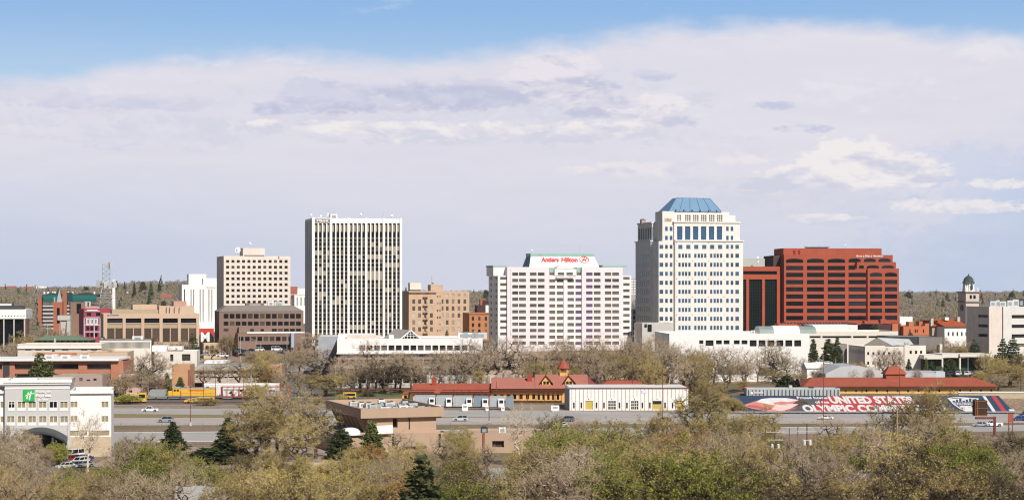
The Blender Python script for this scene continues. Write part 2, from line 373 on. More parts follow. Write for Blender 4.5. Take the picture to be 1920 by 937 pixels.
    def pbox(s, name, mat, px0, px1, py0, py1, v0, v1):
        """box whose front face covers photo rectangle"""
        r = s.rect((px0, py0, px1, py1), v0); return s.part(name, mat, (r[0], r[2], v0, v1, r[1], r[3]))
    def text(s, t, px0, py0, px1, py1, mat, v=-.15, **kw):
        r = s.rect((px0, py0, px1, py1), v); return text(t, r[2] - r[0], r[3] - r[1], mat, s.o, (r[0], v + .1, r[1]), **kw)
def span(a, b, n, w):
    """n equal columns of width w with first starting at a and last starting at b"""
    return [(a + (b - a) * i / max(n - 1, 1), a + (b - a) * i / max(n - 1, 1) + w) for i in range(n)]
# ================================================================ the downtown blocks, back to front
def on_roof(name, label, cat, bld, px, py_base, v, build, group=None):
    """a thing standing on a roof: its own top-level object"""
    u = bld.u(px, v); c, s_ = bld.c, bld.s
    p = (bld.X0 + u * c - v * s_, bld.Y0 + u * s_ + v * c, bld.gz + bld.z(py_base, u, v))
    o = empty(name, label, cat, p, math.degrees(math.atan2(s_, c)), group); build(o); return o
def hvac(o, w, d, h, mat=None, cap=True):
    MB().box(-w / 2, w / 2, 0, d, 0, h).build('casing', mat or unit, o)
    if cap:
        b = MB(); b.lathe([(0, h + .02), (min(w, d) * .36, h + .02), (min(w, d) * .36, h + .22), (0, h + .22)], 0, d / 2, 10); b.build('fan', darkmetal, o)
    MB().box(-w * .3, w * .3, -.06, -.003, h * .2, h * .75).build('grille', steel, o)
def mast(o, h, r=.05, dishes=()):
    MB().tube((0, 0, 0), (0, 0, h), r, r * .6).build('pole', lightsteel, o)
    for z, a, rr in dishes:
        b = MB(); d = Vector((math.cos(R(a)), math.sin(R(a)), .15)).normalized(); p = Vector((0, 0, z)) + d * (r + .25)
        b.tube((0, 0, z), p, .05, .05, 5); b.tube(p, p + d * .12, .1, rr, 12); b.tube(p + d * .12, p + d * .16, rr, rr * .98, 12); b.build('dish', white, o)
# --- lavish helper for small distant houses
def house(label, px0, px1, top, Y, wallm, roofm, group, hgt=None):
    X0, X1 = xpx(px0, Y), xpx(px1, Y); z0 = g((X0 + X1) / 2, Y) - 1; z1 = zpx(top, Y)
    o = empty('house', label, 'house', (X0, Y, z0), 6, group); w = X1 - X0; h = max(z1 - z0, 4); d = 9
    MB().box(0, w, 0, d, 0, h * .68).build('wall', wallm, o)
    MB().prismx([(-.5, h * .66), (d + .5, h * .66), (d / 2, h)], -.4, w + .4).build('roof', roofm, o)
    for k in range(max(2, int(w / 4))):
        x = w * (k + .5) / max(2, int(w / 4)); MB().box(x - .6, x + .6, -.06, -.003, h * .3, h * .52).build('window', glass, o)
hw, hr, hp = M('cream_render', (.62, .56, .48)), M('terracotta_roof', (.30, .10, .07)), M('pink_render', (.52, .30, .25))
far = 'houses far off on the wooded ridge'
house('long white hall on the ridge left of the brick tower', 67, 86, 536.5, 2450, white, roofw, far)
house('pink house with red roof at the far left of the ridge', 12, 28, 536, 2450, hp, hr, far)
house('red roofed house on the ridge between the pink and the white ones', 43, 60, 537, 2450, hp, hr, far)
house('red roofed house cut by the left edge of the ridge', -6, 8, 537, 2400, hr, hr, far)
house('tiny pale house among trees right of the lattice mast', 232, 246, 556, 1900, white, roofw, far)
house('low cream house half way up the slope near the white slotted tower', 300, 322, 552, 1700, hw, hr, far)
house('orange roofed house between the two tall left towers', 543, 557, 537, 1900, hp, hr, far)
house('cream house beside the orange roofed one between the towers', 558, 571, 541, 1900, hw, roofw, far)
# --- small white block seen between two towers
b = Bld('low_office', 'small white panelled block seen between the beige and the black striped towers', 'building', 552, 580, 1250)
b.simple(553, 12, white, front=[(556 + 7 * i, 557, 559 + 7 * i, 573) for i in range(3)], wmat=steel, parapet=.5); b.finish()
b = Bld('apartment_building', 'grey balconied block seen between the pink hotel and the white tower', 'building', 1181, 1204, 1700)
b.simple(522, 14, M('grey_concrete', (.36, .34, .33)), front=[(1182 + 7 * i, 524 + 5 * j, 1187 + 7 * i, 527 + 5 * j) for i in range(3) for j in range(6)], wmat=white); b.finish()
b = Bld('office_building', 'dark glass block in the gap right of the pink hotel', 'building', 1176, 1206, 1020)
b.simple(579, 14, darkmetal, front=[(1178 + 9 * i, 581 + 10 * j, 1185 + 9 * i, 589 + 10 * j) for i in range(3) for j in range(6)], depth=.2); b.finish()
# --- brick and teal garage tower
brick = M('red_brick', (.36, .125, .07), var=.14); brickd = M('dark_red_brick', (.27, .10, .065), var=.15); teal = M('teal_glass', (.02, .135, .125), rough=.15, spec=.5)
conc = M('pale_concrete', (.50, .48, .45), streak=.05)
b = Bld('parking_tower', 'brick parking tower with curved teal glass top and white deck edges', 'building', 78, 183, 1120, rot=8)
H = b.z(551); D = 26
b.wall(b.u(80), b.W, 0, b.z(571), .5, D, darkmetal, parapet=0, name='wall', roof=conc)
for i, py in enumerate(range(572, 626, 7)):
    z = b.z(py); b.part('deck_edge', conc, (b.u(80), b.u(101), 0, .5, z - 1, z)); b.part('deck_edge', conc, (b.u(124), b.u(136), 0, .5, z - 1, z))
for a, c_ in ((81, 115), (136, 181)):
    r = b.rect((a, 553, c_, 566), 0); b.part('teal_window', teal, (r[0], r[2], -.2, .4, r[1], r[3])); b.part('glazing_bar', M('dark_teal_bar', (.02, .05, .05)), (r[0], r[2], -.3, -.203, r[1] + 1.4, r[1] + 1.75), (r[0], r[2], -.3, -.203, r[1], r[1] + .5))
    MB().prism([(r[0] - .6, r[3] - 2.2), (r[2] + .6, r[3] - 1), (r[2] + .8, r[3] + .2), ((r[0] + r[2]) / 2, r[3] + 1.5), (r[0] - .8, r[3] + .1)], .4, 22).build('roof', M('dark_roof_edge', (.03, .05, .05)), b.o)
r = b.rect((124, 548, 136, 566), .4); b.part('glazed_link', M('dark_teal_glass', (.015, .06, .06), rough=.1, spec=.5), (r[0], r[2], .3, 9, r[1], r[3]))
b.pbox('stair_tower', brick, 117, 125, 545, 640, -1.5, 6); b.pbox('stair_tower', brick, 71.5, 78, 557, 640, -1.5, 6)
for px in (83, 90, 99, 103, 128, 136, 177): b.pbox('roof_vent', white, px - 1.4, px + 1.4, 546.5, 551, 3, 5)
b.finish()
# --- church
b = Bld('church', 'red brick church with arched belfry window and slender grey spire', 'church', 100, 117, 985, rot=12)
H = b.z(566); a0, a1, zz0, zz1 = b.u(106.5), b.u(112), b.z(606), b.z(577)
b.wall(0, b.W, 0, H, 0, 14, brick, front=[(a0, zz0, a1, zz1)], parapet=0, roof=brickd, depth=.8, wname='belfry_window')
m_ = (b.u(106) + b.u(116)) / 2; w_ = b.u(116) - b.u(106)
MB().frustum((m_ - w_ / 2, m_ + w_ / 2, 1, 1 + w_, H), (m_ - .12, m_ + .12, 1 + w_ / 2 - .1, 1 + w_ / 2 + .1, b.z(542.5))).build('spire', M('slate_grey', (.36, .36, .38)), b.o)
for px in (101.5, 103): b.pbox('pinnacle', conc, px - .5, px + .5, 557, 567, 1, 1.6)
b.finish()
# --- grey brown block behind the red facade
b = Bld('office_building', 'brown block with one tall dark opening beside the church', 'building', 132, 160, 1000)
b.simple(567, 18, M('brown_render', (.24, .15, .11)), front=[(143.5, 569, 152, 588)], depth=1); b.finish()
b = Bld('office_building', 'pale stepped block with a slit window behind the maroon facade', 'building', 158, 186, 1010)
b.simple(574, 16, hp); b.pbox('stair_head', conc, 159, 170, 565, 576, 2, 8); b.pbox('vent_shaft', darkmetal, 164, 167, 566, 576, 1.8, 2); b.finish()
b = Bld('entrance_tower', 'pale stone gateway with a tapered pillar and a square pillar under one slab', 'tower', 108, 133, 870, rot=4)
r = b.rect((108, 591, 132, 600)); b.part('slab', conc, (r[0], r[2], -.4, 5, r[1], r[3]))
b.pbox('pillar', conc, 125, 132, 599, 645, 0, 4)
MB().prism([(b.u(115), 0), (b.u(117), 0), (b.u(124), b.z(599)), (b.u(113), b.z(599))], .5, 3.5).build('tapered_pillar', conc, b.o); b.finish()
# --- maroon facade with pale blue trim
mar = M('maroon_paint', (.34, .055, .075)); ltb = M('pale_blue_trim', (.50, .50, .62))
b = Bld('shop_house', 'maroon painted shop house with pale blue trim and white window frames', 'building', 157, 212, 850, rot=20)
cols = [(162, 167), (169.5, 174.5), (178, 183)]
b.simple(579, 22, mar, front=[(163, 586, 171, 592), (180, 586, 188, 592)] + [(c0, p0, c1, p1) for c0, c1 in cols for p0, p1 in ((599, 606), (612, 619), (624, 631))], depth=.4)
for r in b.grid(cols, [(598, 607)]):
    bb = MB(); bb.box(r[0] - .15, r[2] + .15, -.1, -.003, r[3] - .1, r[3] + .25); bb.box(r[0] - .15, r[2] + .15, -.1, -.003, r[1] - .25, r[1] + .1); bb.box(r[0] - .2, r[0] + .15, -.1, -.004, r[1], r[3]); bb.box(r[2] - .15, r[2] + .2, -.1, -.004, r[1], r[3]); bb.box((r[0] + r[2]) / 2 - .12, (r[0] + r[2]) / 2 + .12, -.1, .2, r[1], r[3]); bb.build('window_frame', white, b.o)
for p in (157, 176, 187): b.pbox('pilaster', ltb, p, p + 1.6, 596, 634, -.12, -.002)
for p in (582.5, 594.5, 608.5, 621): b.pbox('cornice', ltb, 158.8, 187, p, p + 1.6, -.3, -.002)
b.pbox('lettering_board', white, 163, 183, 580.5, 582, -.2, -.004); b.finish()
# --- lattice mast with horn antennas, thin white monument pole behind it
def lattice():
    Y = 930; X = xpx(199, Y); z0 = g(X, Y) - .5; o = empty('lattice_mast', 'galvanised steel lattice mast carrying pale horn antennas', 'mast', (X, Y, z0), 12)
    H = zpx(495, Y) - z0; zt = zpx(540, Y) - z0; b = MB(); w0, w1 = 4.4, 2.6
    def half(z): return w0 + (w1 - w0) * min(z / zt, 1) if z < zt else w1 - .6
    zs = list(np.linspace(0, zt, 9)) + list(np.linspace(zt, H, 6)[1:])
    for i in range(len(zs) - 1):
        a, c_ = half(zs[i]), half(zs[i + 1])
        q = [(-a, -a), (a, -a), (a, a), (-a, a)]; p = [(-c_, -c_), (c_, -c_), (c_, c_), (-c_, c_)]
        for k in range(4):
            j = (k + 1) % 4
            b.tube((*q[k], zs[i]), (*p[k], zs[i + 1]), .2, .2, 4); b.tube((*q[k], zs[i]), (*p[j], zs[i + 1]), .11, .11, 4); b.tube((*q[j], zs[i]), (*p[k], zs[i + 1]), .11, .11, 4)
            b.tube((*p[k], zs[i + 1]), (*p[j], zs[i + 1]), .15, .15, 4)
    b.build('lattice_frame', steel, o)
    for py in (531, 549, 559):
        z = zpx(py, Y) - z0; h_ = half(z) + .8; MB().box(-h_, h_, -h_, h_, z - .12, z + .12).build('platform', steel, o)
    def horn(x, y, z, ax, az_, s_):
        hb = MB(); hb.prismx([(-.9 * s_, 0), (.9 * s_, 0), (1.3 * s_, 2.4 * s_), (0, 3.6 * s_), (-1.2 * s_, 3.0 * s_)], -.8 * s_, .8 * s_)
        e = hb.build('horn_antenna', M('antenna_grey', (.50, .50, .48)), o); e.location = (x, y, z); e.rotation_euler = (R(ax), 0, R(az_))
    zz = zpx(538, Y) - z0
    horn(-4, -1, zz, 10, 60, 1.15); horn(4.3, -1, zz - .3, 5, -50, 1.0); horn(2.2, -2.4, zz - 1, 0, -20, .9); horn(-.6, -2, zz - .6, 0, 10, .9); horn(2.5, 0, zpx(503, Y) - z0, 0, -55, 1.0); horn(.8, -2, zz + .4, 10, 170, .8)
    for x in (-1.9, .2, 1.9): MB().tube((x, -1.8, zz), (x, -1.8, H + (1.5 if x < 0 else -1)), .07, .05, 5).build('whip_antenna', lightsteel, o)
lattice()
X, Y = xpx(213.5, 1000), 1000; o = empty('white_column', 'tall plain white shaft rising behind the lattice mast', 'column', (X, Y, g(X, Y) - 1))
hz_ = zpx(524, Y) - g(X, Y) + 1; MB().frustum((-.95, .95, -.9, .9, 0), (-.7, .7, -.7, .7, hz_ - .6)).build('shaft', white, o); MB().frustum((-.75, .75, -.75, .75, hz_ - .6), (-.1, .1, -.1, .1, hz_)).build('cap', white, o)
# --- black glass hall behind a white colonnade
b = Bld('office_building', 'black glass hall behind tall pale columns and a deep white roof band', 'building', -60, 47, 850, rot=10)
H = b.z(580); b.wall(1, b.W - 1, 0, b.z(597), 2.5, 30, glass, parapet=0)
r = b.rect((-62, 580, 49, 597.5)); b.part('roof_band', trim, (r[0], r[2], 0, 31, r[1], r[3]))
for i in range(12): u = b.u(4 + 5.8 * i - 12); b.part('soffit_block', darkmetal, (u, u + .45, -.12, -.003, r[1] + 1.2, r[1] + 1.6))
for px in (7, 26, 46): b.pbox('column', conc, px - 1, px + 1.2, 597, 665, .3, 1.2)
b.part('plant_room', darkmetal, (b.u(-20), b.u(42), 6, 14, H + .003, b.z(573))); b.part('skylight', white, (b.u(-20), b.u(17), 10, 13, b.z(572.9), b.z(570))); b.finish()
# --- white tower with vertical slots
b = Bld('office_tower', 'stark white tower with tall narrow vertical window slots', 'building', 341, 412, 985, rot=16)
slots = [(345, 347), (357.5, 359), (362.5, 364), (374.5, 376), (380, 381.6), (391, 392.6), (396.5, 398)]
b.simple(533.5, 20, white, front=[(a, 542, c_, 604) for a, c_ in slots], depth=.6, wmat=M('slot_glass', (.06, .05, .045), rough=.3))
H = b.H; b.wall(b.u(355), b.u(388), H + .003, b.z(513.5), 4, 14, white, name='penthouse'); b.wall(b.u(388), b.W + 3, H + .003, b.z(521), 4, 14, white, name='penthouse', parapet=0)
b.pbox('slot', darkmetal, 379, 380.4, 522, 534, 3.9, 3.997); b.text('Century', 387, 537.5, 404, 540.5, M('bronze_letters', (.28, .17, .12)), bold=.01); b.pbox('ledge', white, 374, 410, 607, 622, -5, -.01); b.finish()
# --- beige grid tower
beige = M('beige_precast', (.72, .62, .55), streak=.08, var=.08, scale=.12); beiged = M('beige_precast_dark', (.60, .51, .45), var=.06)
b = Bld('office_tower', 'beige precast tower with a regular grid of square dark windows', 'building', 419.5, 544.5, 862, rot=17)
cols = span(424, 533.6, 12, 5.7); rows = [(487.3 + 10.87 * i, 492.6 + 10.87 * i) for i in range(9)]
b.simple(480, 27, beige, front=[(c0, r0, c1, r1) for r0, r1 in rows for c0, c1 in cols], depth=.3, wmat=glass3)
for i in range(1, 9): z = b.z(481.8 + 10.87 * i, b.W / 2); b.part('joint', beiged, (0, b.W, -.05, -.003, z, z + .12))
H = b.H; b.wall(b.u(459), b.u(500), H - .8, b.z(464.5, 15), 6, 18, beige, name='penthouse', parapet=.4); b.part('vent_band', black, (b.u(461), b.u(499), 5.8, 5.998, b.z(479), b.z(477.5)))
b.text('EL POMAR', 507, 481, 521, 484.4, white, bold=.03); b.text('CENTER', 525, 481, 541, 484.4, white, bold=.03)
b.pbox('sign_emblem', M('sign_red', (.55, .03, .03)), 521.8, 523.6, 480.8, 484.8, -.2, -.003); b.finish()
on_roof('satellite_dish', 'white dish drum at the left end of the beige tower roof', 'dish', b, 446, 481, 9, lambda o: mast(o, 4.2, .12, ((3.2, -110, 1.5), (3.6, -60, 1.2))))
on_roof('antenna', 'thin antenna above the beige tower penthouse', 'antenna', b, 469, 466, 9, lambda o: mast(o, 3.4, .07, ((2.4, -60, .5), (2.9, -120, .4))))
# --- low brown office with sloping roof
brn = M('brown_brick', (.235, .155, .125), var=.07); brnroof = M('taupe_roof', (.22, .195, .17), var=.1, streak=.04)
b = Bld('office_building', 'long brown brick office with three rows of dark windows and a sloping taupe roof', 'building', 411, 569, 836, rot=16)
c1_ = span(419.3, 555.1, 13, 9); fr = [(c0, r0, c1, r1) for r0, r1 in ((588, 596.8), (602.5, 610)) for c0, c1 in c1_] + [(c0, 616, c1, 621) for c0, c1 in c1_ if c0 < 430 or c0 > 505]
h = b.z(583.5, 20); b.wall(0, b.W, 0, h, 0, 20, brn, front=[b.rect(r) for r in fr if r[2] < 571], depth=.35, wmat=glass3, parapet=0)
MB().frustum((-.2, b.W + .2, -.2, 20.2, h + .003), (4, b.W - 4, 5, 17, b.z(573, 20, 5))).build('roof', brnroof, b.o); b.finish()
u0 = b.u(432, -9); bz = lambda py: b.z(py, u0 + 15, -9)
b.wall(b.u(446, -9), b.W - 3, 0, bz(624), -9, -.01, brn, front=[b.rect((c0, 631, c1, 639), -9) for c0, c1 in span(448, 540.5, 9, 8.6)] + [b.rect((480, 645.5, 545, 656), -9)], depth=.35, wmat=glass3, name='lower_wing', roof=roofw, parapet=.4)
b.part('lower_parapet', white, (b.u(463, -9), b.u(571, -9), -9.2, -9.003, bz(624.5), bz(622)))
b.wall(b.u(448, -5), b.u(505, -5), bz(624) + .01, b.z(613, 20, -5), -5, -.012, brn, front=[b.rect((469, 616.5, 476, 620.5), -5), b.rect((488.5, 616.5, 495, 620.5), -5)], name='middle_wing', parapet=.3)
b.pbox('entrance_fin', M('pale_blue_panel', (.34, .40, .50)), 546, 551.5, 624, 651, -12, -9.01); b.finish()
on_roof('rooftop_unit', 'white air handling unit on the taupe sloping roof', 'rooftop unit', b, 508, 574, 9, lambda o: hvac(o, 2.6, 2.5, 2.6, white))
on_roof('rooftop_unit', 'ribbed grey chiller on the taupe sloping roof', 'rooftop unit', b, 523, 574, 9, lambda o: hvac(o, 4.5, 2.5, 2.2))
on_roof('rooftop_unit', 'brown louvred plant box on the taupe sloping roof', 'rooftop unit', b, 478, 574, 9, lambda o: hvac(o, 9, 3, 1.6, brn, False))
# --- M mural and arched shop
b = Bld('mural_wall', 'tall mural with a big white M on black below a red curtain', 'mural', 372, 401, 835, rot=16)
H = b.z(616); b.wall(0, b.W, 0, H, 0, 6, black, parapet=0); redm = M('mural_red', (.50, .05, .035))
b.text('M', 376.5, 622.5, 393, 640.5, white, bold=.04, v=-.3); zt = H; w = b.W
MB().prism([(0, zt - .1), (0, zt - 4.3), (w * .12, zt - 2.6), (w * .3, zt - 1.6), (w * .5, zt - 3), (w * .72, zt - 1.6), (w * .88, zt - 2.8), (w, zt - 4.5), (w, zt - .1)], -.1, -.003).build('painted_curtain', redm, b.o); b.finish()
tanst = M('tan_stucco', (.55, .42, .26))
b = Bld('shop_building', 'small tan stucco shop front with two arches below the M mural', 'building', 382, 414, 822, rot=16)
b.simple(643, 8, tanst)
for px in (385, 394):
    r = b.rect((px, 647, px + 7, 660)); n = 8; w = (r[2] - r[0]) / 2; cx = (r[0] + r[2]) / 2
    MB().prism([(r[0], r[1])] + [(r[2], r[1])] + [(cx + w * math.cos(math.pi * k / n), r[3] - w + w * math.sin(math.pi * k / n)) for k in range(n + 1)], -.08, -.003).build('arch', glass, b.o)
b.finish()
# --- tan office with five bays
tan = M('tan_precast', (.56, .40, .29), streak=.07, var=.06); tanl = M('tan_panel', (.42, .33, .22), var=.08); bz_ = M('bronze_glass', (.07, .05, .04), rough=.12, spec=.5, rcol=(.13, .085, .06), rthr=(0, 1))
b = Bld('office_building', 'tan office with five wide bays between square piers and blue lettering', 'building', 194, 373.5, 800, rot=16)
bays = [(201, 230), (235.5, 265), (270.5, 299), (305, 333.5), (339, 368)]
b.simple(588, 30, tan, front=[(a, 596.5, c_, 641) for a, c_ in bays], depth=.9, panes=False, parapet=1)
for a, c_ in bays:
    r = b.rect((a, 596.5, c_, 605)); b.pane(r, .9, glass, depth=-.05)
    r = b.rect((a, 605.2, c_, 615)); b.part('spandrel', tanl, (r[0], r[2], .55, .9, r[1], r[3])); b.part('sill', tan, (r[0], r[2], .2, .548, r[3] - .5, r[3]))
    m = (a + c_) / 2; b.pbox('mullion', tan, m - .8, m + .8, 615.2, 641, .4, .9)
    for x0, x1 in ((a, m - .8), (m + .8, c_)): r = b.rect((x0, 615.2, x1, 641)); b.pane(r, .85, bz_, depth=-.05)
H = b.H; b.wall(b.u(300), b.u(366), H - .9, b.z(573.5, 30, 8), 5, 20, tan, name='roof_block', parapet=.5); b.wall(b.u(326, 8), b.u(350, 8), b.z(573.5, 30, 8) + .01, b.z(564.5, 30, 8), 9, 18, M('salmon_block', (.50, .29, .22)), name='roof_block', parapet=.3)
b.wall(b.u(210, 6), b.u(297, 6), H - .9, b.z(580, 15, 6), 6, 22, tanl, name='roof_block', parapet=.3); b.wall(b.u(250, 6), b.u(296, 6), b.z(580, 15, 6) + .01, b.z(571, 15, 6), 10, 22, tan, name='roof_block', parapet=.3)
b.text('GE JOHNSON', 200.5, 589.5, 223, 592.6, M('sign_blue', (.04, .05, .30)), bold=.03); b.finish()
for px in (312, 318, 327, 336): on_roof('roof_pipe', 'thin dark vent pipe against the roof block of the tan office', 'pipe', b, px, 587, 4.2, lambda o: (MB().tube((0, 0, 0), (0, 0, 2.6), .12, .12, 6).build('shaft', darkmetal, o), MB().tube((0, 0, 2.6), (.3, 0, 2.9), .16, .16, 6).build('cowl', darkmetal, o)), 'vent pipes on the tan office roof')
# --- the black and white striped bank tower
random.seed(5)
b = Bld('office_tower', 'tall slab tower with white vertical piers and black glass strips', 'building', 585.5, 754, 880, rot=16)
side = M('tower_side_grey', (.42, .43, .45), streak=.08)
strips = [590.4 + 32.75 * k + 7.85 * j for k in range(5) for j in range(4)]
rects = [b.rect((p - .15, 418.5, p + 5.15, 648)) for p in strips]
b.wall(0, b.W, 0, b.z(409.5, b.W / 2), 0, 22, white, front=rects, panes=False, depth=.28, parapet=1.2, roof=gravel)
dk = M('strip_black_glass', (.010, .009, .008), rough=.2, var=.5, scale=.6, spec=.08); bei = M('drawn_blind', (.33, .28, .21), var=.2, scale=.5); brz = M('bronze_blind', (.10, .075, .045), rough=.3, var=.2); ln = M('strip_spandrel', (.38, .33, .27))
run = {}
for k, r in enumerate(rects):
    mb = MB(); u0, u1 = r[0], r[2]; uc = (u0 + u1) / 2; Z = lambda py: b.z(py, uc)
    mb.box(u0, u1, .36, .5, Z(434.5), Z(421.5), 1); mb.box(u0, u1, .37, .5, Z(421.5), r[3], 0); mb.box(u1 - (u1 - u0) * .35, u1, .32, .355, Z(434.5), Z(421.5), 0); mb.box(u0, u1, .36, .5, Z(446), Z(434.5), 0)  # black boxes at top and right imitate the shadow in the top recess
    py = 446.0; j = 0
    while py < 647:
        key = (j, k // 4)
        if key not in run: run[key] = random.random() < (.05 + .10 * (j in (2, 4, 9, 12, 20, 24)))
        rr = random.random(); m = 1 if (run[key] and rr < .75) or rr < .035 else (2 if rr < .13 else 0)
        lw = 1.2 if j % 2 == 0 else .7
        mb.box(u0, u1, .22, .5, Z(py + lw), Z(py), 3); mb.box(u0, u1, .26, .5, Z(py + 7.74), Z(py + lw), m)
        py += 7.74; j += 1
    mb.build('window_strip', [dk, bei, brz, ln], b.o)
for k in range(6):
    u = b.u(587.2 + 33.1 * k if k < 5 else 751.5); b.part('pier', white, (u - .62, u + .62, -.35, -.003, 0, b.z(409, b.W / 2) + .2))
for k in range(4): b.part('side_rib', side, (-.3, -.003, 3 + 5.3 * k, 5.2 + 5.3 * k, 0, b.z(411)))
r = b.rect((590.6, 410.5, 618.6, 417)); b.part('sign_board', M('sign_brown', (.045, .03, .025)), (r[0], r[2], -.3, -.003, r[1], r[3]))
b.text('1STBANK', 592, 411.6, 617.4, 416.2, white, v=-.42, bold=.05); b.finish(); FB = b
on_roof('rooftop_unit', 'cream louvred penthouse box near the left end of the striped tower roof', 'rooftop unit', b, 626, 411, 3, lambda o: hvac(o, 3.6, 3, 2.8, white))
grp = 'antennas along the striped tower roof'
for i, (px, h, d) in enumerate(((579, 4, 0), (583, 3, 1), (601, 2.2, 2), (614, 3.4, 2), (617, 5, 0), (676, 3.4, 1), (681, 2.6, 0), (719.5, 3.4, 0), (727, 3.6, 0), (734, 2.6, 1), (743, 3.6, 0))):
    on_roof('antenna', ['thin whip antenna', 'short mast with a small dish', 'cluster of small dishes on a mast'][d] + ', %s from the left on the striped tower roof' % ['first', 'second', 'third', 'fourth', 'fifth', 'sixth', 'seventh', 'eighth', 'ninth', 'tenth', 'last'][i], 'antenna', b, px, 411.5, 2.5 if px > 585 else 9, lambda o: mast(o, h + 1, .09, ((h * .8, -70, .55), (h * .5, -120, .45))[:d]), grp)
# --- old tan hotel block with cornice and fire escape
ob = M('old_tan_brick', (.55, .385, .265), var=.14, streak=.08); obd = M('old_tan_trim', (.50, .35, .25))
b = Bld('brick_building', 'seven storey tan brick block with bracketed cornice and a fire escape', 'building', 766.5, 880, 960, rot=17)
colA = [(773, 778.5), (784, 789.5), (806, 811.5)]; colB = [(836, 841), (847, 852), (858, 863), (869, 874)]; ro = [(561, 569), (574, 582), (587, 595), (600, 608.5), (613, 621)]
fr = [(c0, r0, c1, r1) for r0, r1 in ro for c0, c1 in colA + colB] + [(c0, 551, c1, 555.5) for c0, c1 in colB] + [(c0, r0 + 5, c0 + 2.6, r0 + 9) for r0 in (549, 562, 575, 588, 601, 613) for c0 in (819, 823.5)] + [(828, r0, 831.5, r1) for r0, r1 in ro]
b.simple(545.5, 30, ob, front=fr, depth=.3, wmat=M('sash_glass', (.10, .085, .075), rough=.15, spec=.5, rcol=(.55, .48, .42), rthr=(.35, 1)))
r = b.rect((765.5, 546, 817.5, 550.5)); b.part('cornice', obd, (r[0], r[2], -1.0, -.003, r[3] - .7, r[3] + .3))
for i in range(24): u = b.u(768 + 2.1 * i); b.part('bracket', obd, (u, u + .25, -.7, -.003, r[1] + .1, r[3] - .72))
fe = MB()
for py in (557, 573, 586, 599, 612, 625):
    q = b.rect((792.5, py, 802, py + .8)); fe.box(q[0], q[2], -1.1, -.02, q[1], q[3])
    for px in (793, 797, 801.5): u = b.u(px); fe.tube((u, -1.05, q[3]), (u, -1.05, q[3] + 1), .06, .06, 4)
    fe.tube((b.u(793), -1.05, q[3] + 1), (b.u(801.5), -1.05, q[3] + 1), .06, .06, 4); fe.tube((b.u(794), -.8, q[3]), (b.u(801), -.8, q[3] - 3.4), .12, .12, 4)
fe.build('fire_escape', M('fire_escape_brown', (.22, .14, .09)), b.o)
for py in (561, 574, 587, 600, 613): b.pane(b.rect((795.5, py, 799.5, py + 8)), 0, glass2, depth=-.06)
H = b.H; b.wall(b.u(811), b.u(834), H - .9, b.z(533.5), 4, 11, ob, name='stair_head', parapet=.3); b.pbox('water_tank', M('cream_metal', (.72, .68, .55)), 768.5, 790, 530, 543, 3, 7); b.pbox('tank_stand', darkmetal, 769, 789, 543, 546.5, 3.2, 6.8)
b.finish(); on_roof('chimney_stack', 'shiny round flue beside the stair head of the tan brick block', 'chimney', b, 811, 546, 5, lambda o: (MB().tube((0, 0, 0), (0, 0, 8.5), .5, .5, 10).build('flue', lightsteel, o), MB().tube((0, 0, 4.3), (0, 0, 4.8), .62, .62, 10).build('collar', darkmetal, o)))
org = M('orange_brick', (.48, .20, .09), var=.1)
b = Bld('brick_building', 'small orange brick building with cream sash windows by the tan block', 'building', 880, 922, 930, rot=12)
b.simple(586.5, 20, org, front=[(c0, r0, c0 + 4.4, r0 + 7.2) for c0 in (884.5, 896.5, 908.8) for r0 in (593.5, 605.5, 617)], depth=.3, wmat=glass2)
b.pbox('cornice', org, 879, 922, 585.5, 588.5, -.5, -.003); b.pbox('roof_block', M('dark_maroon', (.07, .035, .035)), 895, 910, 572, 588, 6, 14); b.pbox('white_parapet', white, 910.5, 916, 572, 588, 5.9, 9); b.pbox('plant_room', M('dark_maroon', (.07, .035, .035)), 904, 922, 563, 572, 12, 20); b.pbox('chimney', brick, 900.5, 904.5, 560, 576, 11, 13); b.finish()
# --- pink hotel
pink = M('pale_pink_stucco', (.75, .675, .69), var=.04, streak=.04); pinkw = M('cream_pink_stucco', (.78, .745, .735), var=.04); mint = M('mint_roof', (.30, .46, .40), rough=.6); mintl = M('pale_mint_panel', (.70, .78, .74), rough=.6, var=.04)
hg = M('hotel_glass', (.07, .06, .05), rough=.2, spec=.3, rcol=(.17, .15, .12), rthr=(.1, 1)); hp_ = M('purple_curtain', (.13, .085, .16), rough=.3)
b = Bld('hotel', 'pale pink slab hotel with a mint crown and rows of balcony windows', 'hotel', 933.5, 1183.5, 860, rot=14)
rowp = [518.5 + 11.75 * i for i in range(1, 12)]; top = 511
cA = [(937.8, 950)]; cB = [(960.5, 971.5), (973, 986), (993.5, 1006), (1008.5, 1021)]; cC = [(1029, 1041), (1044, 1056)]; cD = [(1064, 1076), (1079, 1091)]; cE = [(1099, 1111), (1113.5, 1126), (1134, 1146), (1148, 1160.5)]; cF = [(1168.5, 1180.5)]
def win(r):
    return hg
H0 = b.z(516.5, b.W / 2); H1 = b.z(500.8, b.W / 2)
b.wall(0, b.W, 0, H0, 0, 20, pinkw, front=[b.rect((c0, p + 6, c1, p + 11.2)) for p in [513 + 11.55 * i for i in range(10)] for c0, c1 in cA + cF], wmat=hg, depth=.4, parapet=.5, left=[(y, b.z(p + 11), y + 3.2, b.z(p + 6)) for p in [513 + 11.55 * i for i in range(10)] for y in (2, 13)])
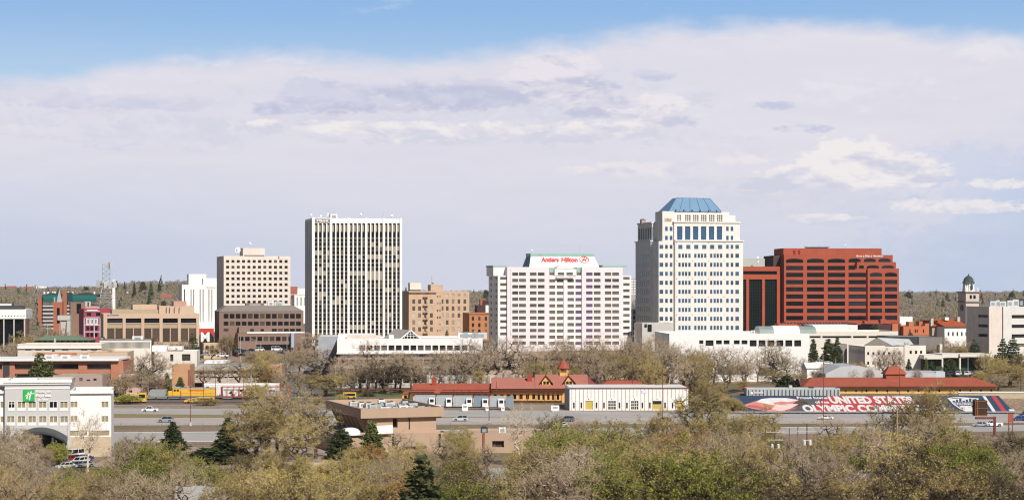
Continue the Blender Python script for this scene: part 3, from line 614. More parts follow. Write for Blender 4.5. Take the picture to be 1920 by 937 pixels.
def bay(px0, px1, v, t, cols, rows, mat, nm):
    u0, u1 = b.u(px0, v), b.u(px1, v); b.wall(u0, u1, 0, t, v, 19.9, mat, front=[b.rect((c0, p, c1, p + 6), v) for p in rows for c0, c1 in cols], wmat=lambda r: hp_ if (b.u(1099, v) - .3 < r[0] < b.u(1112, v)) or (b.u(1078, v) < r[0] < b.u(1084, v) and random.random() < .8) else hg, depth=min(.5, -v - .08), parapet=.7, name=nm)
rw = [510.8 + 11.72 * i for i in range(12)]
bay(951, 1030, -1.2, H1, cB, rw, pink, 'projecting_bay'); bay(1091, 1167.5, -1.2, H1, cE, rw, pink, 'projecting_bay')
bay(1030.2, 1090.8, -.5, b.z(516, b.W / 2), cC + cD, [523.2 + 11.72 * i for i in range(11)], pinkw, 'centre_bay')
b.wall(b.u(1040, -.9), b.u(1081, -.9), b.z(516, b.W / 2), b.z(504, 30), -.9, 10, pinkw, front=[b.rect((1046, 510.8, 1058, 517), -.9), b.rect((1062, 510.8, 1074, 517), -.9)], wmat=hg, depth=.6, name='centre_gable', parapet=0)
r = b.rect((1043, 496, 1076, 505), -.9); cx = (r[0] + r[2]) / 2; w = (r[2] - r[0]) / 2
MB().prism([(cx + w * math.cos(math.pi * k / 14), r[1] - .01 + (r[3] - r[1]) * math.sin(math.pi * k / 14)) for k in range(15)], -.9, 6).build('round_gable', pinkw, b.o)
for k, (p0, p1) in enumerate(((1030.5, 1039.8), (1081.5, 1090.6))): b.pbox('mint_panel', mint, p0, p1, 501.5, 510.5, .2, 8); b.pane(b.rect((p0, 510.8, p1, 517)), .2, hg, depth=0)
b.pbox('pier', pinkw, 1057.3, 1062.6, 517, 648, -1.0, -.503); b.pbox('pier', pink, 958, 959, 503, 648, -1.5, -1.203)
b.part('balcony', pink, (b.u(1043, -1.5), b.u(1076, -1.5), -2.2, -.903, b.z(521, 30), b.z(518.5, 30)))
vv = 6; r = b.rect((992, 479.5, 1125, 500.5), vv); x0, x1, z0, z1 = r[0], r[2], H1 - .6, b.z(479.5, 30, vv); s0, s1 = b.u(998, vv), b.u(1117, vv)
cw = MB(); zt = b.z(480, 30, vv + 3)
cw.face([(x0, vv, z0), (x1, vv, z0), (s1, vv + 3, zt), (s0, vv + 3, zt)], 0); cw.face([(x0, vv + 15, z0), (x0, vv, z0), (s0, vv + 3, zt), (s0, vv + 12, zt)], 1); cw.face([(x1, vv, z0), (x1, vv + 15, z0), (s1, vv + 12, zt), (s1, vv + 3, zt)], 1); cw.face([(x1, vv + 15, z0), (x0, vv + 15, z0), (s0, vv + 12, zt), (s1, vv + 12, zt)], 1)
cw.build('crown', [mintl, M('dark_teal_metal', (.04, .13, .13), rough=.5)], b.o)
b.part('crown_band', mint, (s0 - .2, s1 + .2, vv + 2.8, vv + 12.2, zt + .003, b.z(475, 30, vv + 3)))
for k in range(30): u = s0 + (s1 - s0) * k / 29; b.part('crown_rib', mint, (u - .08, u + .08, vv + 2.68, vv + 2.797, zt, b.z(475.3, 30, vv + 3)))
def slope(px0, py0, px1, py1):      # a spot on the sloping crown face: photo rectangle -> position, size
    t = vv + 1.4; q = b.rect((px0, py0, px1, py1), t); return q, math.atan2(zt - z0, 3.0)
redl = M('sign_red_letters', (.60, .015, .02), rough=.5)
q, an = slope(1014.5, 482, 1084, 491); h = (q[3] - q[1])
def on_crown(z): return vv + (z - z0) / (zt - z0) * 3.0 - .25
text('Antlers', (q[2] - q[0]) * .485, h / math.sin(an), redl, b.o, (q[0], on_crown(q[1]), q[1]), rot=(an, 0, 0), bold=.045, shear=.15)
text('Hilton', (q[2] - q[0]) * .455, h / math.sin(an), redl, b.o, (q[0] + (q[2] - q[0]) * .545, on_crown(q[1]), q[1]), rot=(an, 0, 0), bold=.045, shear=.15)
q, an = slope(1087, 480.5, 1105, 492.5); cx, cz = (q[0] + q[2]) / 2, (q[1] + q[3]) / 2; w, h = (q[2] - q[0]) / 2, (q[3] - q[1]) / 2 / math.sin(an)
em = MB(); n = 28
for k in range(n):
    a, c_ = 2 * math.pi * k / n, 2 * math.pi * (k + 1) / n
    em.face([(w * math.cos(a), h * math.sin(a), .1), (w * math.cos(c_), h * math.sin(c_), .1), (.86 * w * math.cos(c_), .86 * h * math.sin(c_), .1), (.86 * w * math.cos(a), .86 * h * math.sin(a), .1)])
for a, c_, t in ((-.42, -.5, .22), (.1, -.5, .22), (-.2, .0, .2)): em.face([(w * a, h * c_, .1), (w * (a + t), h * c_, .1), (w * (a + t + .28), h * (c_ + .95), .1), (w * (a + .28), h * (c_ + .95), .1)])
em.face([(-w * .5, -h * .1, .11), (w * .5, -h * .1, .11), (w * .56, h * .14, .11), (-w * .44, h * .14, .11)])
put('sign_emblem', em.mesh('sign_emblem', redl), b.o, (cx, on_crown(cz), cz), (an, 0, 0))
b.pbox('mint_coping', mint, 924, 950.5, 497.5, 500.8, 3, 18); b.pbox('left_wing_top', pinkw, 925, 950.5, 501, 517, 3, 18); b.pbox('mint_coping', mint, 1130, 1176, 497, 500.7, 3, 12)
b.finish()
on_roof('antenna', 'thin whip antenna above the mint crown of the pink hotel', 'antenna', b, 1087, 476, 12, lambda o: mast(o, 5.5, .07)); on_roof('antenna', 'short beacon mast at the left end of the mint crown', 'antenna', b, 997, 476, 10, lambda o: mast(o, 2.4, .1, ((1.8, -80, .4),)))
# --- white office tower with blue hipped roof
wt = M('white_granite', (.72, .69, .65), var=.09, scale=.12, fine=.05, streak=.07); bw = M('tower_blue_window', (.035, .06, .105), rough=.12, var=.3, spec=.6, rcol=(.06, .12, .22), rthr=(.3, 1))
b = Bld('office_tower', 'tall white stepped tower with blue windows and a blue glass hipped roof', 'building', 1236, 1391, 900, rot=15)
gl = [(1236.5, 1243.5), (1247.2, 1252), (1255.8, 1260.8)]; gm = [(1272 + o_ + 29.7 * k, 1276.2 + o_ + 29.7 * k) for k in range(3) for o_ in (0, 6.5, 12.3, 18.6)]; gr = [(1361.5, 1366.3), (1370, 1374.8), (1378.8, 1385.5)]
rows = [(475.5 + 16.85 * i, 483.3 + 16.85 * i) for i in range(9)]
fr = [(c0, r0, c1, r1) for r0, r1 in rows for c0, c1 in gl + gm + gr] + [(c0, 459, c1, 466.5) for c0, c1 in gl + gr] + [(1271.8 + 14.9 * i, 459, 1279.6 + 14.9 * i, 466.8) for i in range(6)]
z1 = b.z(452.5, b.W / 2); dep = 34
b.wall(b.u(1235), b.u(1263), 0, z1, 0, dep - 10, wt, front=[b.rect(r) for r in fr if r[0] < 1262], wmat=bw, depth=.25, parapet=0)
b.wall(b.u(1266, -1.6), b.W, 0, z1, -1.6, dep, wt, front=[b.rect(r, -1.6) for r in fr if r[0] > 1262], wmat=bw, depth=.25, parapet=0)
lw = [(y, b.z(r1) - .2, y + 2.1, b.z(r0) + .3) for r0, r1 in rows for y in (12.0, 15.5, 19, 22.5, 26, 29.5)]
uL = -.9; b.wall(uL, b.u(1235) - .01, 0, z1, 10.5, 35, wt, left=lw, lmat=skyglass, depth=.2, parapet=0, name='side_wing')
b.part('cornice', wt, (b.u(1266, -1.6) - .2, b.W + .5, -2.1, dep + .4, z1 + .003, z1 + .7)); b.part('cornice', wt, (uL - .5, b.u(1263, 5), 10, 35.3, z1 + .004, z1 + .6))
z2 = b.z(418, b.W / 2, 2); bigs = [b.rect((1269.5 + 14.9 * i, 424.5, 1279.5 + 14.9 * i, 449.5), 0) for i in range(6)]
b.wall(b.u(1264), b.W - 1.2, z1 + .7, z2, 0, dep - 1, wt, front=bigs + [b.rect((c0, r0, c1, r1), 0) for r0, r1 in ((425, 433), (442, 450)) for c0, c1 in gr[:2]], wmat=blueglass, depth=.5, parapet=0, name='upper_storey')
b.wall(b.u(1242, 1), b.u(1263.6, 1), z1 + .01, b.z(396, 5, 1), 1, 12, wt, front=[b.rect((c0, r0, c1, r1), 1) for r0, r1 in ((425, 433), (442, 450)) for c0, c1 in ((1247, 1252), (1255.7, 1260.8))], wmat=blueglass, depth=.25, parapet=0, name='corner_turret')
uS = b.u(1222.8, 10.5); b.wall(uS, b.u(1234, 10.5), z1 + .61, b.z(419, 0, 13), 10.8, 33.5, wt, left=[(y, z1 + 1.6, y + 2.2, b.z(427, 0, 14)) for y in (12, 15.6, 19.2, 22.8, 26.4, 30)], lmat=M('grey_side_window', (.03, .03, .035), rough=.3), depth=.4, parapet=0, name='side_upper_storey')
b.part('cornice', wt, (b.u(1264) - .4, b.W - .8, -.5, dep - .6, z2 + .003, z2 + .8)); b.part('cornice', wt, (uS - .4, b.u(1234, 10.5) + .2, 10.4, 33.9, b.z(419, 0, 13) + .003, b.z(418, 0, 13) + .5))
z3 = b.z(397, b.W / 2, 4); lt = M('lattice_window', (.16, .12, .09), rough=.4)
b.wall(b.u(1262, 4), b.u(1366, 4), z2 + .81, z3, 3, dep - 5, wt, front=[b.rect((1269.5 + 14.9 * i, 403, 1277 + 14.9 * i + (3 if i else 0), 416), 3) for i in range(6)], wmat=lt, depth=.5, parapet=0, name='attic')
for i in range(6):
    q = b.rect((1269.5 + 14.9 * i, 403, 1277 + 14.9 * i + (3 if i else 0), 416), 3); mb = MB()
    for k in range(1, 3): x = q[0] + (q[2] - q[0]) * k / 3; mb.box(x - .12, x + .12, 3.2, 3.38, q[1], q[3]); zz = q[1] + (q[3] - q[1]) * k / 3; mb.box(q[0], q[2], 3.18, 3.36, zz - .12, zz + .12)
    mb.build('window_grille', wt, b.o)
b.part('shoulder', wt, (b.u(1366.2, 4), b.u(1379, 4), 4, dep - 6, z2 + .81, b.z(403.5, 40, 4)))
hr_ = M('blue_glass_roof', (.17, .29, .43), rough=.25, var=.08, spec=.6); e0, e1, t0, t1 = b.u(1254, 2.4), b.u(1353, 2.4), b.u(1268, 9), b.u(1331, 9); zt = b.z(371.5, 20, 9)
MB().frustum((e0, e1, 2.4, 20, z3 + .003), (t0, t1, 9, 15, zt)).build('roof', hr_, b.o)
rb = MB()
for k in range(6):
    f = k / 5; rb.tube((e0 + (e1 - e0) * f, 2.35, z3 + .1), (t0 + (t1 - t0) * f, 8.95, zt), .1, .1, 4)
rb.tube((t0, 9, zt), (t1, 9, zt), .16, .16, 4); rb.build('roof_ribs', M('dark_blue_metal', (.04, .08, .14)), b.o)
for px in (1267, 1282, 1297.5, 1312.5, 1328.5, 1343.5): q = b.u(px, 2.6); b.part('roof_lamp', darkmetal, (q - .3, q + .3, 2.1, 2.6, z3 + .2, z3 + .9))
gold = M('gold_letters', (.50, .36, .10), rough=.4, metal=.4); b.text('WELLS', 1246.5, 409, 1259.5, 411.6, gold, v=.7, bold=.03); b.text('FARGO', 1246.5, 412.4, 1259.5, 415, gold, v=.7, bold=.03)
for j in range(5):
    for px in (1268.8, 1298.3, 1328, 1357.6): q = b.u(px, -1.6); z = b.z(455 + 33.7 * j, 20, -1.6); b.part('wall_anchor', M('bronze_boss', (.22, .14, .08)), (q - .18, q + .18, -1.75, -1.603, z - .18, z + .18))
b.finish()
on_roof('rooftop_unit', 'brown cooling unit on the left shoulder of the white tower', 'rooftop unit', b, 1206.5, 420, 24, lambda o: hvac(o, 2.4, 2, 2.6, M('brown_render', (.24, .15, .11))))
b = Bld('low_office', 'low pale block with garage door at the foot of the white tower', 'building', 1204, 1262, 860, rot=15)
b.simple(605, 12, conc, front=[(1208, 607, 1213, 614), (1214, 608, 1222, 622)], depth=.5); b.finish()
# --- red framed black glass block
rd = M('red_sandstone', (.36, .08, .043), var=.12, scale=.15, streak=.09); rdd = M('red_brown_stone', (.34, .085, .05), var=.06); gg = M('black_green_glass', (.006, .010, .009), rough=.12, spec=.15)
b = Bld('office_building', 'square block with a red stone frame around black gridded glass', 'building', 1386, 1462.5, 940, rot=14)
bays = [(1383.5, 1399.2), (1404.5, 1429), (1434.3, 1456.8)]
b.simple(499.5, 26, rd, front=[(1384, 508, 1456.8, 514.3)] + [(a, 523.5, c_, 622) for a, c_ in bays], depth=1.2, wmat=gg, parapet=.6)
for a, c_ in bays[1:] + bays[:1]:
    r = b.rect((a, 523.5, c_, 622)); mb = MB(); m = 6
    for k in range(1, m): x = r[0] + (r[2] - r[0]) * k / m; mb.box(x - .05, x + .05, 1.02, 1.095, r[1], r[3])
    for k in range(1, 18): z = r[1] + (r[3] - r[1]) * k / 18; mb.box(r[0], r[2], 1.0, 1.09, z - .05, z + .05)
    mb.build('glazing_bars', M('dark_green_bar', (.02, .035, .03)), b.o)
b.part('plant_room', M('sage_panel', (.40, .41, .38)), (b.u(1390, 8), b.u(1434, 8), 8, 18, b.z(500) - .8, b.z(485, 20, 8))); b.finish()
on_roof('antenna', 'mast with small white dishes on the red framed block', 'antenna', b, 1421, 500, 3, lambda o: mast(o, 5.4, .12, ((5, -110, .6), (2.6, -80, .5))))
# --- big red stepped office
b = Bld('office_tower', 'broad red stepped office with ribbon windows arched on the top rows', 'building', 1470, 1687, 970, rot=6)
vr = [499, 511.5, 526, 539.5, 553, 566.5, 580, 593.5]; cols4 = [(1474, 1506), (1513, 1545), (1552, 1584.5)]
fr = [(c0, 498.3, c1, 506.3) for c0, c1 in cols4] + [(c0, p, c1, p + 8) for p in [511.2 + 13.45 * i for i in range(7)] for c0, c1 in cols4]
zt = b.z(477.5, 30); b.wall(0, b.u(1588), 0, zt, 0, 32, rd, front=[b.rect(r) for r in fr], depth=.5, parapet=.6, wmat=glass)
def arch(c0, c1, py, v):
    r = b.rect((c0, py, c1, py + 7.6), v); n = 10; w = (r[2] - r[0]) / 2; cx = (r[0] + r[2]) / 2; hh = r[3] - r[1]
    MB().prism([(r[0], r[1]), (r[2], r[1])] + [(cx + w * math.cos(math.pi * k / n), r[1] + hh * .58 + hh * .42 * math.sin(math.pi * k / n)) for k in range(n + 1)], v - .06, v - .003).build('arched_window', glass, b.o)
for c0, c1 in cols4: arch(c0, c1, 484.8, 0)
c5 = (1591, 1623.5)
b.wall(b.u(1588), b.u(1627), 0, b.z(503.5, 40), .6, 32, rd, front=[b.rect((c5[0], p, c5[1], p + 8), .6) for p in [511.2 + 13.45 * i for i in range(7)]], depth=.5, wmat=glass, parapet=0)
b.wall(b.u(1627, -.8), b.u(1685.5, -.8), 0, b.z(503, 60), -.8, 34, rd, front=[b.rect((c0, p, c1, p + 8), -.8) for p in [524.5 + 13.4 * i for i in range(6)] for c0, c1 in ((1631, 1654), (1659, 1682))], depth=.5, wmat=glass, parapet=.5)
for c0, c1 in ((1631, 1654), (1659, 1682)): arch(c0, c1, 510.8, -.8)
z2 = b.z(503, 60); z3 = b.z(491, 55); b.wall(b.u(1607, 3), b.u(1680, 3), z2 + .003, z3, 3, 34, rd, parapet=.5, name='first_setback')
b.pbox('window', glass, 1611, 1619.5, 497.5, 503, 2.94, 2.997); b.pbox('window', glass, 1591, 1603.5, 497.5, 505.5, .54, .597)
for c0, c1 in ((1625, 1648), (1653, 1676)): arch(c0, c1, 497, 3)
z4 = b.z(477.5, 55); b.wall(b.u(1588, 6), b.u(1674, 6), b.z(503.5, 40) + .002, z4, 6, 34, rd, parapet=.5, name='second_setback')
for c0, c1 in ((1591, 1614), (1619.5, 1642), (1647, 1670)): arch(c0, c1, 484.2, 6)
b.wall(b.u(1469, 9), b.u(1653, 9), zt - .6, b.z(465.5, 30, 9), 9, 30, rd, parapet=.4, name='penthouse')
for px in (1511, 1531, 1551, 1571): b.pbox('panel_joint', rdd, px, px + .8, 467, 478, 8.9, 8.997)
b.pbox('louvre', M('deep_red_louvre', (.22, .02, .02)), 1487.5, 1491.5, 469, 477.5, 8.88, 8.996); b.pbox('louvre', M('deep_red_louvre', (.22, .02, .02)), 1496.5, 1500.5, 469, 477.5, 8.88, 8.996)
b.text('Booz | Allen | Hamilton', 1606, 478.2, 1656, 482.4, white, v=5.7, bold=.03)
uL = b.u(1450, 8); b.wall(uL, -.01, 0, b.z(479, 0, 8), 8, 30, M('shaded_red_stone', (.11, .045, .04)), front=[b.rect((1452 + 9 * i, p, 1459 + 9 * i, p + 8), 8) for i in range(2) for p in [484.5 + 13.45 * i for i in range(9)]], wmat=M('smoke_glass', (.06, .065, .075), rough=.15), depth=.2, name='side_wing', parapet=.3)  # red stone darkened in its colour to imitate the shaded left face
mb = MB(); u0, u1 = b.u(1462, -8), b.u(1612, -8); za, zb = b.z(604, 30), b.z(612, 30, -8)
mb.face([(u0, -8, zb), (u1, -8, zb), (u1, -.01, za), (u0, -.01, za)]); mb.build('glass_canopy', M('canopy_glass', (.02, .025, .04), rough=.1, spec=.6), b.o)
mb = MB()
for k in range(26): u = u0 + (u1 - u0) * k / 25; mb.tube((u, -8, zb + .1), (u, -.1, za + .1), .12, .12, 4)
mb.build('canopy_ribs', steel, b.o); b.part('canopy_wall', rdd, (u0, u1, -8, -.02, 0, zb - .01)); b.finish()
mb = None
def rails(o):
    b_ = MB(); n = 22
    for k in range(n): x = k * .68; b_.tube((x, 0, 0), (x, 0, 1.3 + .25 * (k % 3 == 0)), .07, .07, 4)
    b_.box(0, 15, -.05, .05, 1.0, 1.12); b_.box(0, 15, -.05, .05, .5, .6); b_.build('railing', darkmetal, o)
    MB().box(1, 14, .6, 1.6, 0, .8).build('platform', darkmetal, o)
on_roof('roof_railing', 'dark jagged railing along the penthouse of the red stepped office', 'railing', b, 1508, 466, 10, rails)
on_roof('antenna', 'white antenna on the penthouse of the red stepped office', 'antenna', b, 1585, 466, 10, lambda o: mast(o, 2.4, .1, ((2, -90, .4),)))
# ================================================================ right side
tileR = M('orange_tile_roof', (.36, .085, .03), var=.14); ochre = M('ochre_paint', (.70, .40, .13), var=.06); roofred = M('red_shingle_roof', (.33, .084, .05), streak=.08, sscale=(1.5, .05, .05), var=.14, scale=.25, fine=.08); roofpink = M('faded_red_roof', (.40, .15, .11), var=.08)
dusk = M('grey_stone', (.44, .41, .39), streak=.03, var=.05)
b = Bld('clock_tower', 'slim stone clock tower with arched belfry and a green copper dome', 'tower', 1811, 1835.5, 1060, rot=16)
stn = M('warm_stone', (.55, .47, .42)); Wd = b.W; zc = lambda py: b.z(py, Wd / 2)
ar = [b.rect((1818, 553, 1822.5, 560)), b.rect((1825, 553, 1829.5, 560))]
b.wall(0, Wd, 0, zc(548.5), 0, Wd, stn, front=ar, depth=.7, parapet=0)
for q in ar: b.part('arch_head', stn, (q[0], q[2], -.1, -.003, q[3], q[3] + .3))
for p in (548.5, 566.5): b.part('cornice', brnroof, (-.8, Wd + .8, -.8, Wd + .8, zc(p) + .003, zc(p) + .7))
c0 = Wd / 2; mb = MB(); mb.lathe([(Wd * .40, zc(547)), (Wd * .36, zc(540)), (Wd * .30, zc(531))], c0, c0, 8); mb.build('lantern', white, b.o)
for k in range(8):
    a = math.pi * (k + .5) / 4; mb = MB(); mb.tube((c0 + Wd * .38 * math.cos(a), c0 + Wd * .38 * math.sin(a), zc(546)), (c0 + Wd * .32 * math.cos(a), c0 + Wd * .32 * math.sin(a), zc(530)), .35, .3, 6); mb.build('column', white, b.o)
mb = MB(); mb.box(c0 - .5, c0 + .5, c0 - Wd * .46, c0 - Wd * .40, zc(543), zc(533)); mb.build('window', darkmetal, b.o)
for x in (0.2, Wd - 1): mb = MB(); mb.lathe([(.5, zc(547)), (.45, zc(543)), (.7, zc(542)), (0, zc(538.5))], x + .4, .5, 8); mb.build('urn', white, b.o)
mb = MB(); mb.lathe([(Wd * .43, zc(530.5)), (Wd * .42, zc(528.6)), (Wd * .35, zc(527.8)), (Wd * .33, zc(524)), (Wd * .26, zc(520.5)), (Wd * .15, zc(517.8)), (Wd * .07, zc(516.8)), (.28, zc(515)), (.1, zc(512.5))], c0, c0, 14); mb.build('dome', M('green_copper', (.05, .078, .066), var=.2), b.o, smooth=True)
mb = MB(); mb.tube((-.12, c0, zc(577)), (-.02, c0, zc(577)), 2.0, 2.0, 16); mb.build('clock_face', M('clock_dial', (.10, .13, .16)), b.o); b.finish()
b = Bld('courthouse', 'pale concrete courthouse block with dark ribbon windows and shaded left flank', 'building', 1854.5, 1990, 800, rot=20)
zt = b.z(574.5); D = 18
lwins = [(1.0, b.z(p1, 0), 8.5, b.z(p0, 0)) for p0, p1 in ((590, 595.5), (608, 613.5), (626, 631.5))]
b.wall(0, b.u(1879), 0, zt, 0, D, M('cream_concrete', (.66, .58, .52), streak=.03), left=lwins, lmat=glass, depth=.7, roof=roofw)
b.wall(b.u(1884), b.W, 0, zt - .1, 1.2, D, M('white_concrete', (.64, .62, .59), streak=.03), front=[b.rect((1897, p, 1960, p + 6.3), 1.2) for p in (590, 608, 626, 643.5)], depth=.7, wmat=glass2, roof=roofw, name='front_block')
b.part('recess', darkmetal, (b.u(1879) + .01, b.u(1884) - .01, 1.6, D, 0, zt - .4)); b.finish()
for i, (px, w, h) in enumerate(((1862, 3, 1.8), (1871, 2.2, 2.2), (1880, 4, 1.7), (1894, 3, 2.1), (1905, 3.5, 2.6), (1915, 3, 2.8))):
    on_roof('rooftop_unit', ['boxy grey unit at the left corner of the courthouse roof', 'narrow grey unit second from the left on the courthouse roof', 'long low unit third from the left on the courthouse roof', 'pale unit in the middle of the courthouse roof', 'tall unit near the right on the courthouse roof', 'dark cooling unit at the right end of the courthouse roof'][i], 'rooftop unit', b, px, 575, 5, lambda o: hvac(o, w, 3, h + .9, unit if i != 5 else darkmetal), 'units on the courthouse roof')
b = Bld('villa', 'white walled villa with orange tiled hip roof and cream chimneys', 'building', 1771, 1813, 900, rot=16)
b.simple(612, 26, white, front=[(1777 + 8.3 * i, 622, 1780 + 8.3 * i, 629.5) for i in range(5)], parapet=0, wmat=glass2)
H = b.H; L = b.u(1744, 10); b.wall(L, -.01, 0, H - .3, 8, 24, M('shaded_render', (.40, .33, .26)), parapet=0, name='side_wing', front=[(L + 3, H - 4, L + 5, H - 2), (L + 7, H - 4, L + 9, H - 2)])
mb = MB(); mb.prismx([(-1.2, H), (27, H), (13, b.z(598, 5, 12))], -.5, b.W + 1); mb.prism([(L - 1, H), (0, H), (0, b.z(598, 5, 12) - .6), (L + 6, b.z(601, 0, 12))], 7, 25); mb.build('roof', tileR, b.o)
for px in (1751.5, 1801.5): q = b.u(px, 6); b.part('chimney', conc, (q - .8, q + .8, 8, 9.6, H, b.z(594 if px > 1760 else 597, q, 8)))
b.pbox('dormer', white, 1772, 1779, 594.5, 600, 8, 11); b.finish()
b = Bld('brick_building', 'orange brick block with stepped parapet and chimneys below the red tower', 'building', 1694, 1742, 850, rot=16)
ob2 = M('bright_orange_brick', (.50, .16, .075), var=.1)
b.simple(611, 24, ob2, front=[(c0, 617, c0 + 2.2, 623.5) for c0 in (1705, 1715, 1718.5, 1730.5)], depth=.4)
H = b.H
for px0, px1, py in ((1704, 1713, 603), (1723.5, 1730, 602), (1734.5, 1742, 606)): b.pbox('parapet_step', ob2, px0, px1, py, 612, 4 if px0 < 1730 else .2, 7 if px0 < 1730 else 3)
b.wall(b.u(1645, 3), -.02, 0, b.z(608), 3, 20, M('dark_maroon', (.07, .035, .035)), name='side_wing', roof=brickd); b.pbox('brick_pier', ob2, 1673, 1684, 607, 622, 2.2, 2.98); b.finish()
b = Bld('brick_building', 'dark flat roofed block with red roof fittings under the red stepped office', 'building', 1607, 1690, 900, rot=12)
b.simple(606, 20, rdd, front=[(1608, 608, 1620, 618)], depth=1)
for px0, px1, py in ((1621, 1640, 601), (1651, 1662, 598), (1662, 1672, 604), (1640, 1648, 603)): b.pbox('roof_block', rd, px0, px1, py, 608, 4, 7)
b.finish()
b = Bld('low_office', 'blank white box seen right of the red stepped office foot', 'building', 1687, 1711, 1010, rot=10); b.simple(593.5, 14, white); b.finish()
b = Bld('low_office', 'blank white hall below the glass canopy of the red stepped office', 'building', 1524, 1608, 850, rot=6); b.simple(609, 16, white, parapet=.5); b.part('wall_joint', conc, (b.u(1593), b.u(1593) + .12, -.05, -.003, 0, b.H - 1)); b.finish()
b = Bld('pavilion', 'low pavilion with red hipped roof by the red framed block', 'building', 1462, 1522, 870, rot=10)
b.simple(618, 14, rd, parapet=0); H = b.H; MB().frustum((-.8, b.W + .5, -1, 15, H + .003), (1, b.W - 6.5, 5, 10, b.z(606.5, 8, 5))).build('roof', tileR, b.o); b.finish()
b = Bld('office_building', 'long cream parking block with a slit of dark openings under a deep parapet', 'building', 1500, 1684, 800, rot=4)
cw_ = M('cream_panel', (.70, .65, .58), streak=.03, var=.05)
b.simple(621, 30, cw_, front=[(1518, 629.5, 1539, 633.2), (1542, 629.5, 1596.5, 633.2), (1599.5, 629.5, 1625.5, 633.2), (1628.5, 629.5, 1655, 633.2)], depth=2.2, wmat=M('dark_recess', (.06, .045, .03)), roof=roofw); b.finish()
b = Bld('office_building', 'dark flat roofed hall with a ribbed grey panel wall', 'building', 1668, 1765, 760, rot=4)
b.simple(630.5, 20, darkmetal, parapet=.3); r = b.rect((1722, 631.5, 1765.5, 668)); rp_ = M('taupe_ribbed_panel', (.25, .22, .20), var=.05); b.part('panel_wall', rp_, (r[0], r[2], -.6, -.003, 0, r[3]))
for k in range(22): u = r[0] + (r[2] - r[0]) * k / 21; b.part('panel_rib', rp_, (u - .05, u + .05, -.68, -.603, 0, r[3]))
r2 = b.rect((1737, 655.5, 1748.5, 662.5)); b.part('window', glass, (r2[0], r2[2], -.7, -.605, r2[1], r2[3])); b.pbox('white_fin', cw_, 1762, 1767, 645, 672, -3, -.7); b.finish()
b = Bld('office_building', 'two storey cream office with square dark windows and a shaded side wing', 'building', 1622, 1735, 725, rot=7)
H = b.z(649, 10); fr = [(1626 + 9.75 * i, p, 1629.8 + 9.75 * i, p + 5.6) for p in (659.5, 677.5) for i in range(7)]
b.wall(0, b.u(1695), 0, H, 0, 22, cw_, front=[b.rect(r) for r in fr], depth=.5, roof=gravel, left=[(2 + 2.1 * i, b.z(664), 2.9 + 2.1 * i, b.z(657)) for i in range(9)])
b.wall(b.u(1695) + .01, b.W, 0, b.z(647.5, 14), -.5, 18, cw_, front=[b.rect((c0, 657, c0 + 4.2, 663), -.5) for c0 in (1705.5, 1715.5, 1725)], depth=.5, roof=gravel, name='end_block')
L = b.u(1566, 24); b.wall(L, -.01, 0, b.z(644.5, 0, 24), 24, 40, M('shaded_grey_brick', (.25, .22, .20)), name='rear_wing', roof=roofw)
q = b.u(1640, 12); mb = MB(); mb.prism([(q - 6, H), (q + 6, H), (q, H + 3.4)], 8, 9); mb.build('gable', brnroof, b.o); mb = MB(); mb.face([(q - .3, 8, H + 3.5), (q + 16, 14, H + 2.6), (q + 18, 14, H + .2), (q + 6.2, 8, H + .1)]); mb.face([(q - .3, 8, H + 3.5), (q - 6.2, 8, H + .1), (q - 2, 16, H + .1), (q + 16, 14, H + 2.6)]); mb.build('sloping_roof', M('zinc_roof', (.42, .43, .44)), b.o); b.finish()
b = Bld('canopy_building', 'low cream canopies on square piers over dark green shopfronts', 'building', 1733, 1860, 720, rot=2)
zt = b.z(665.5); zb = b.z(673)
b.part('wall', M('dark_green_front', (.03, .05, .03)), (b.u(1736), b.W - .5, 5, 14, 0, zb - .3))
b.part('canopy', cw_, (0, b.u(1766), 0, 15, zb, zt)); b.part('canopy', cw_, (b.u(1768), b.u(1798), 1, 15, zb + .6, zt + .5)); b.part('canopy', cw_, (b.u(1800), b.W, 0, 15, zb + .9, zt + .4))
for px in (1766, 1799, 1857): b.pbox('pier', cw_, px, px + 2.6, 671, 700, .2, 1.2)
for px in (1805, 1819): b.pbox('doorway', black, px, px + 4, 675, 681, 4.9, 4.997)
b.finish()
# --- white civic block right of the pink hotel
b = Bld('office_building', 'long white block with a row of square dark windows high up', 'building', 1255, 1517.5, 715, rot=4)
fw = [(1311, 637.5, 1319, 644.5), (1323, 637.5, 1338, 648), (1342.5, 637.5, 1353.5, 645), (1357, 637.5, 1368, 645), (1376, 637.5, 1387, 645), (1390.5, 637.5, 1401.5, 645)] + [(1405.7 + 16.7 * i, 637.3, 1418.7 + 16.7 * i, 649) for i in range(6)] + [(1345, 686, 1398, 702), (1422, 688, 1452, 704)]
fw = [r for r in fw]
b.simple(625, 40, white, front=fw, depth=.8, wmat=lambda r: glass2 if r[1] < 6 else M('deep_window', (.022, .02, .016), rough=.15), roof=roofw); b.finish()
mb_roof = lambda o: None
def vault(o):
    m1 = MB(); n = 8; w, h, d = 8.5, 3.0, 9
    for k in range(n):
        a, c_ = math.pi * k / n / 2 + math.pi / 2, math.pi * (k + 1) / n / 2 + math.pi / 2
    prof = [(-1, 0), (0, 1.8), (2, 3.0), (6, 3.2), (9, 2.6), (11, 0)]
    MB().prismx(prof, 6, 17).build('white_vault', white, o); MB().prismx([(p, q * .92) for p, q in prof], 0, 5.99).build('glazed_end', M('sage_glass', (.26, .32, .30), rough=.25, spec=.5), o); MB().prismx([(p, q * .9) for p, q in prof], 17.01, 24).build('glazed_end', M('sage_glass', (.26, .32, .30)), o)
on_roof('skylight', 'long vaulted skylight, white in the middle, on the long white block', 'skylight', b, 1424, 625, 4, vault)
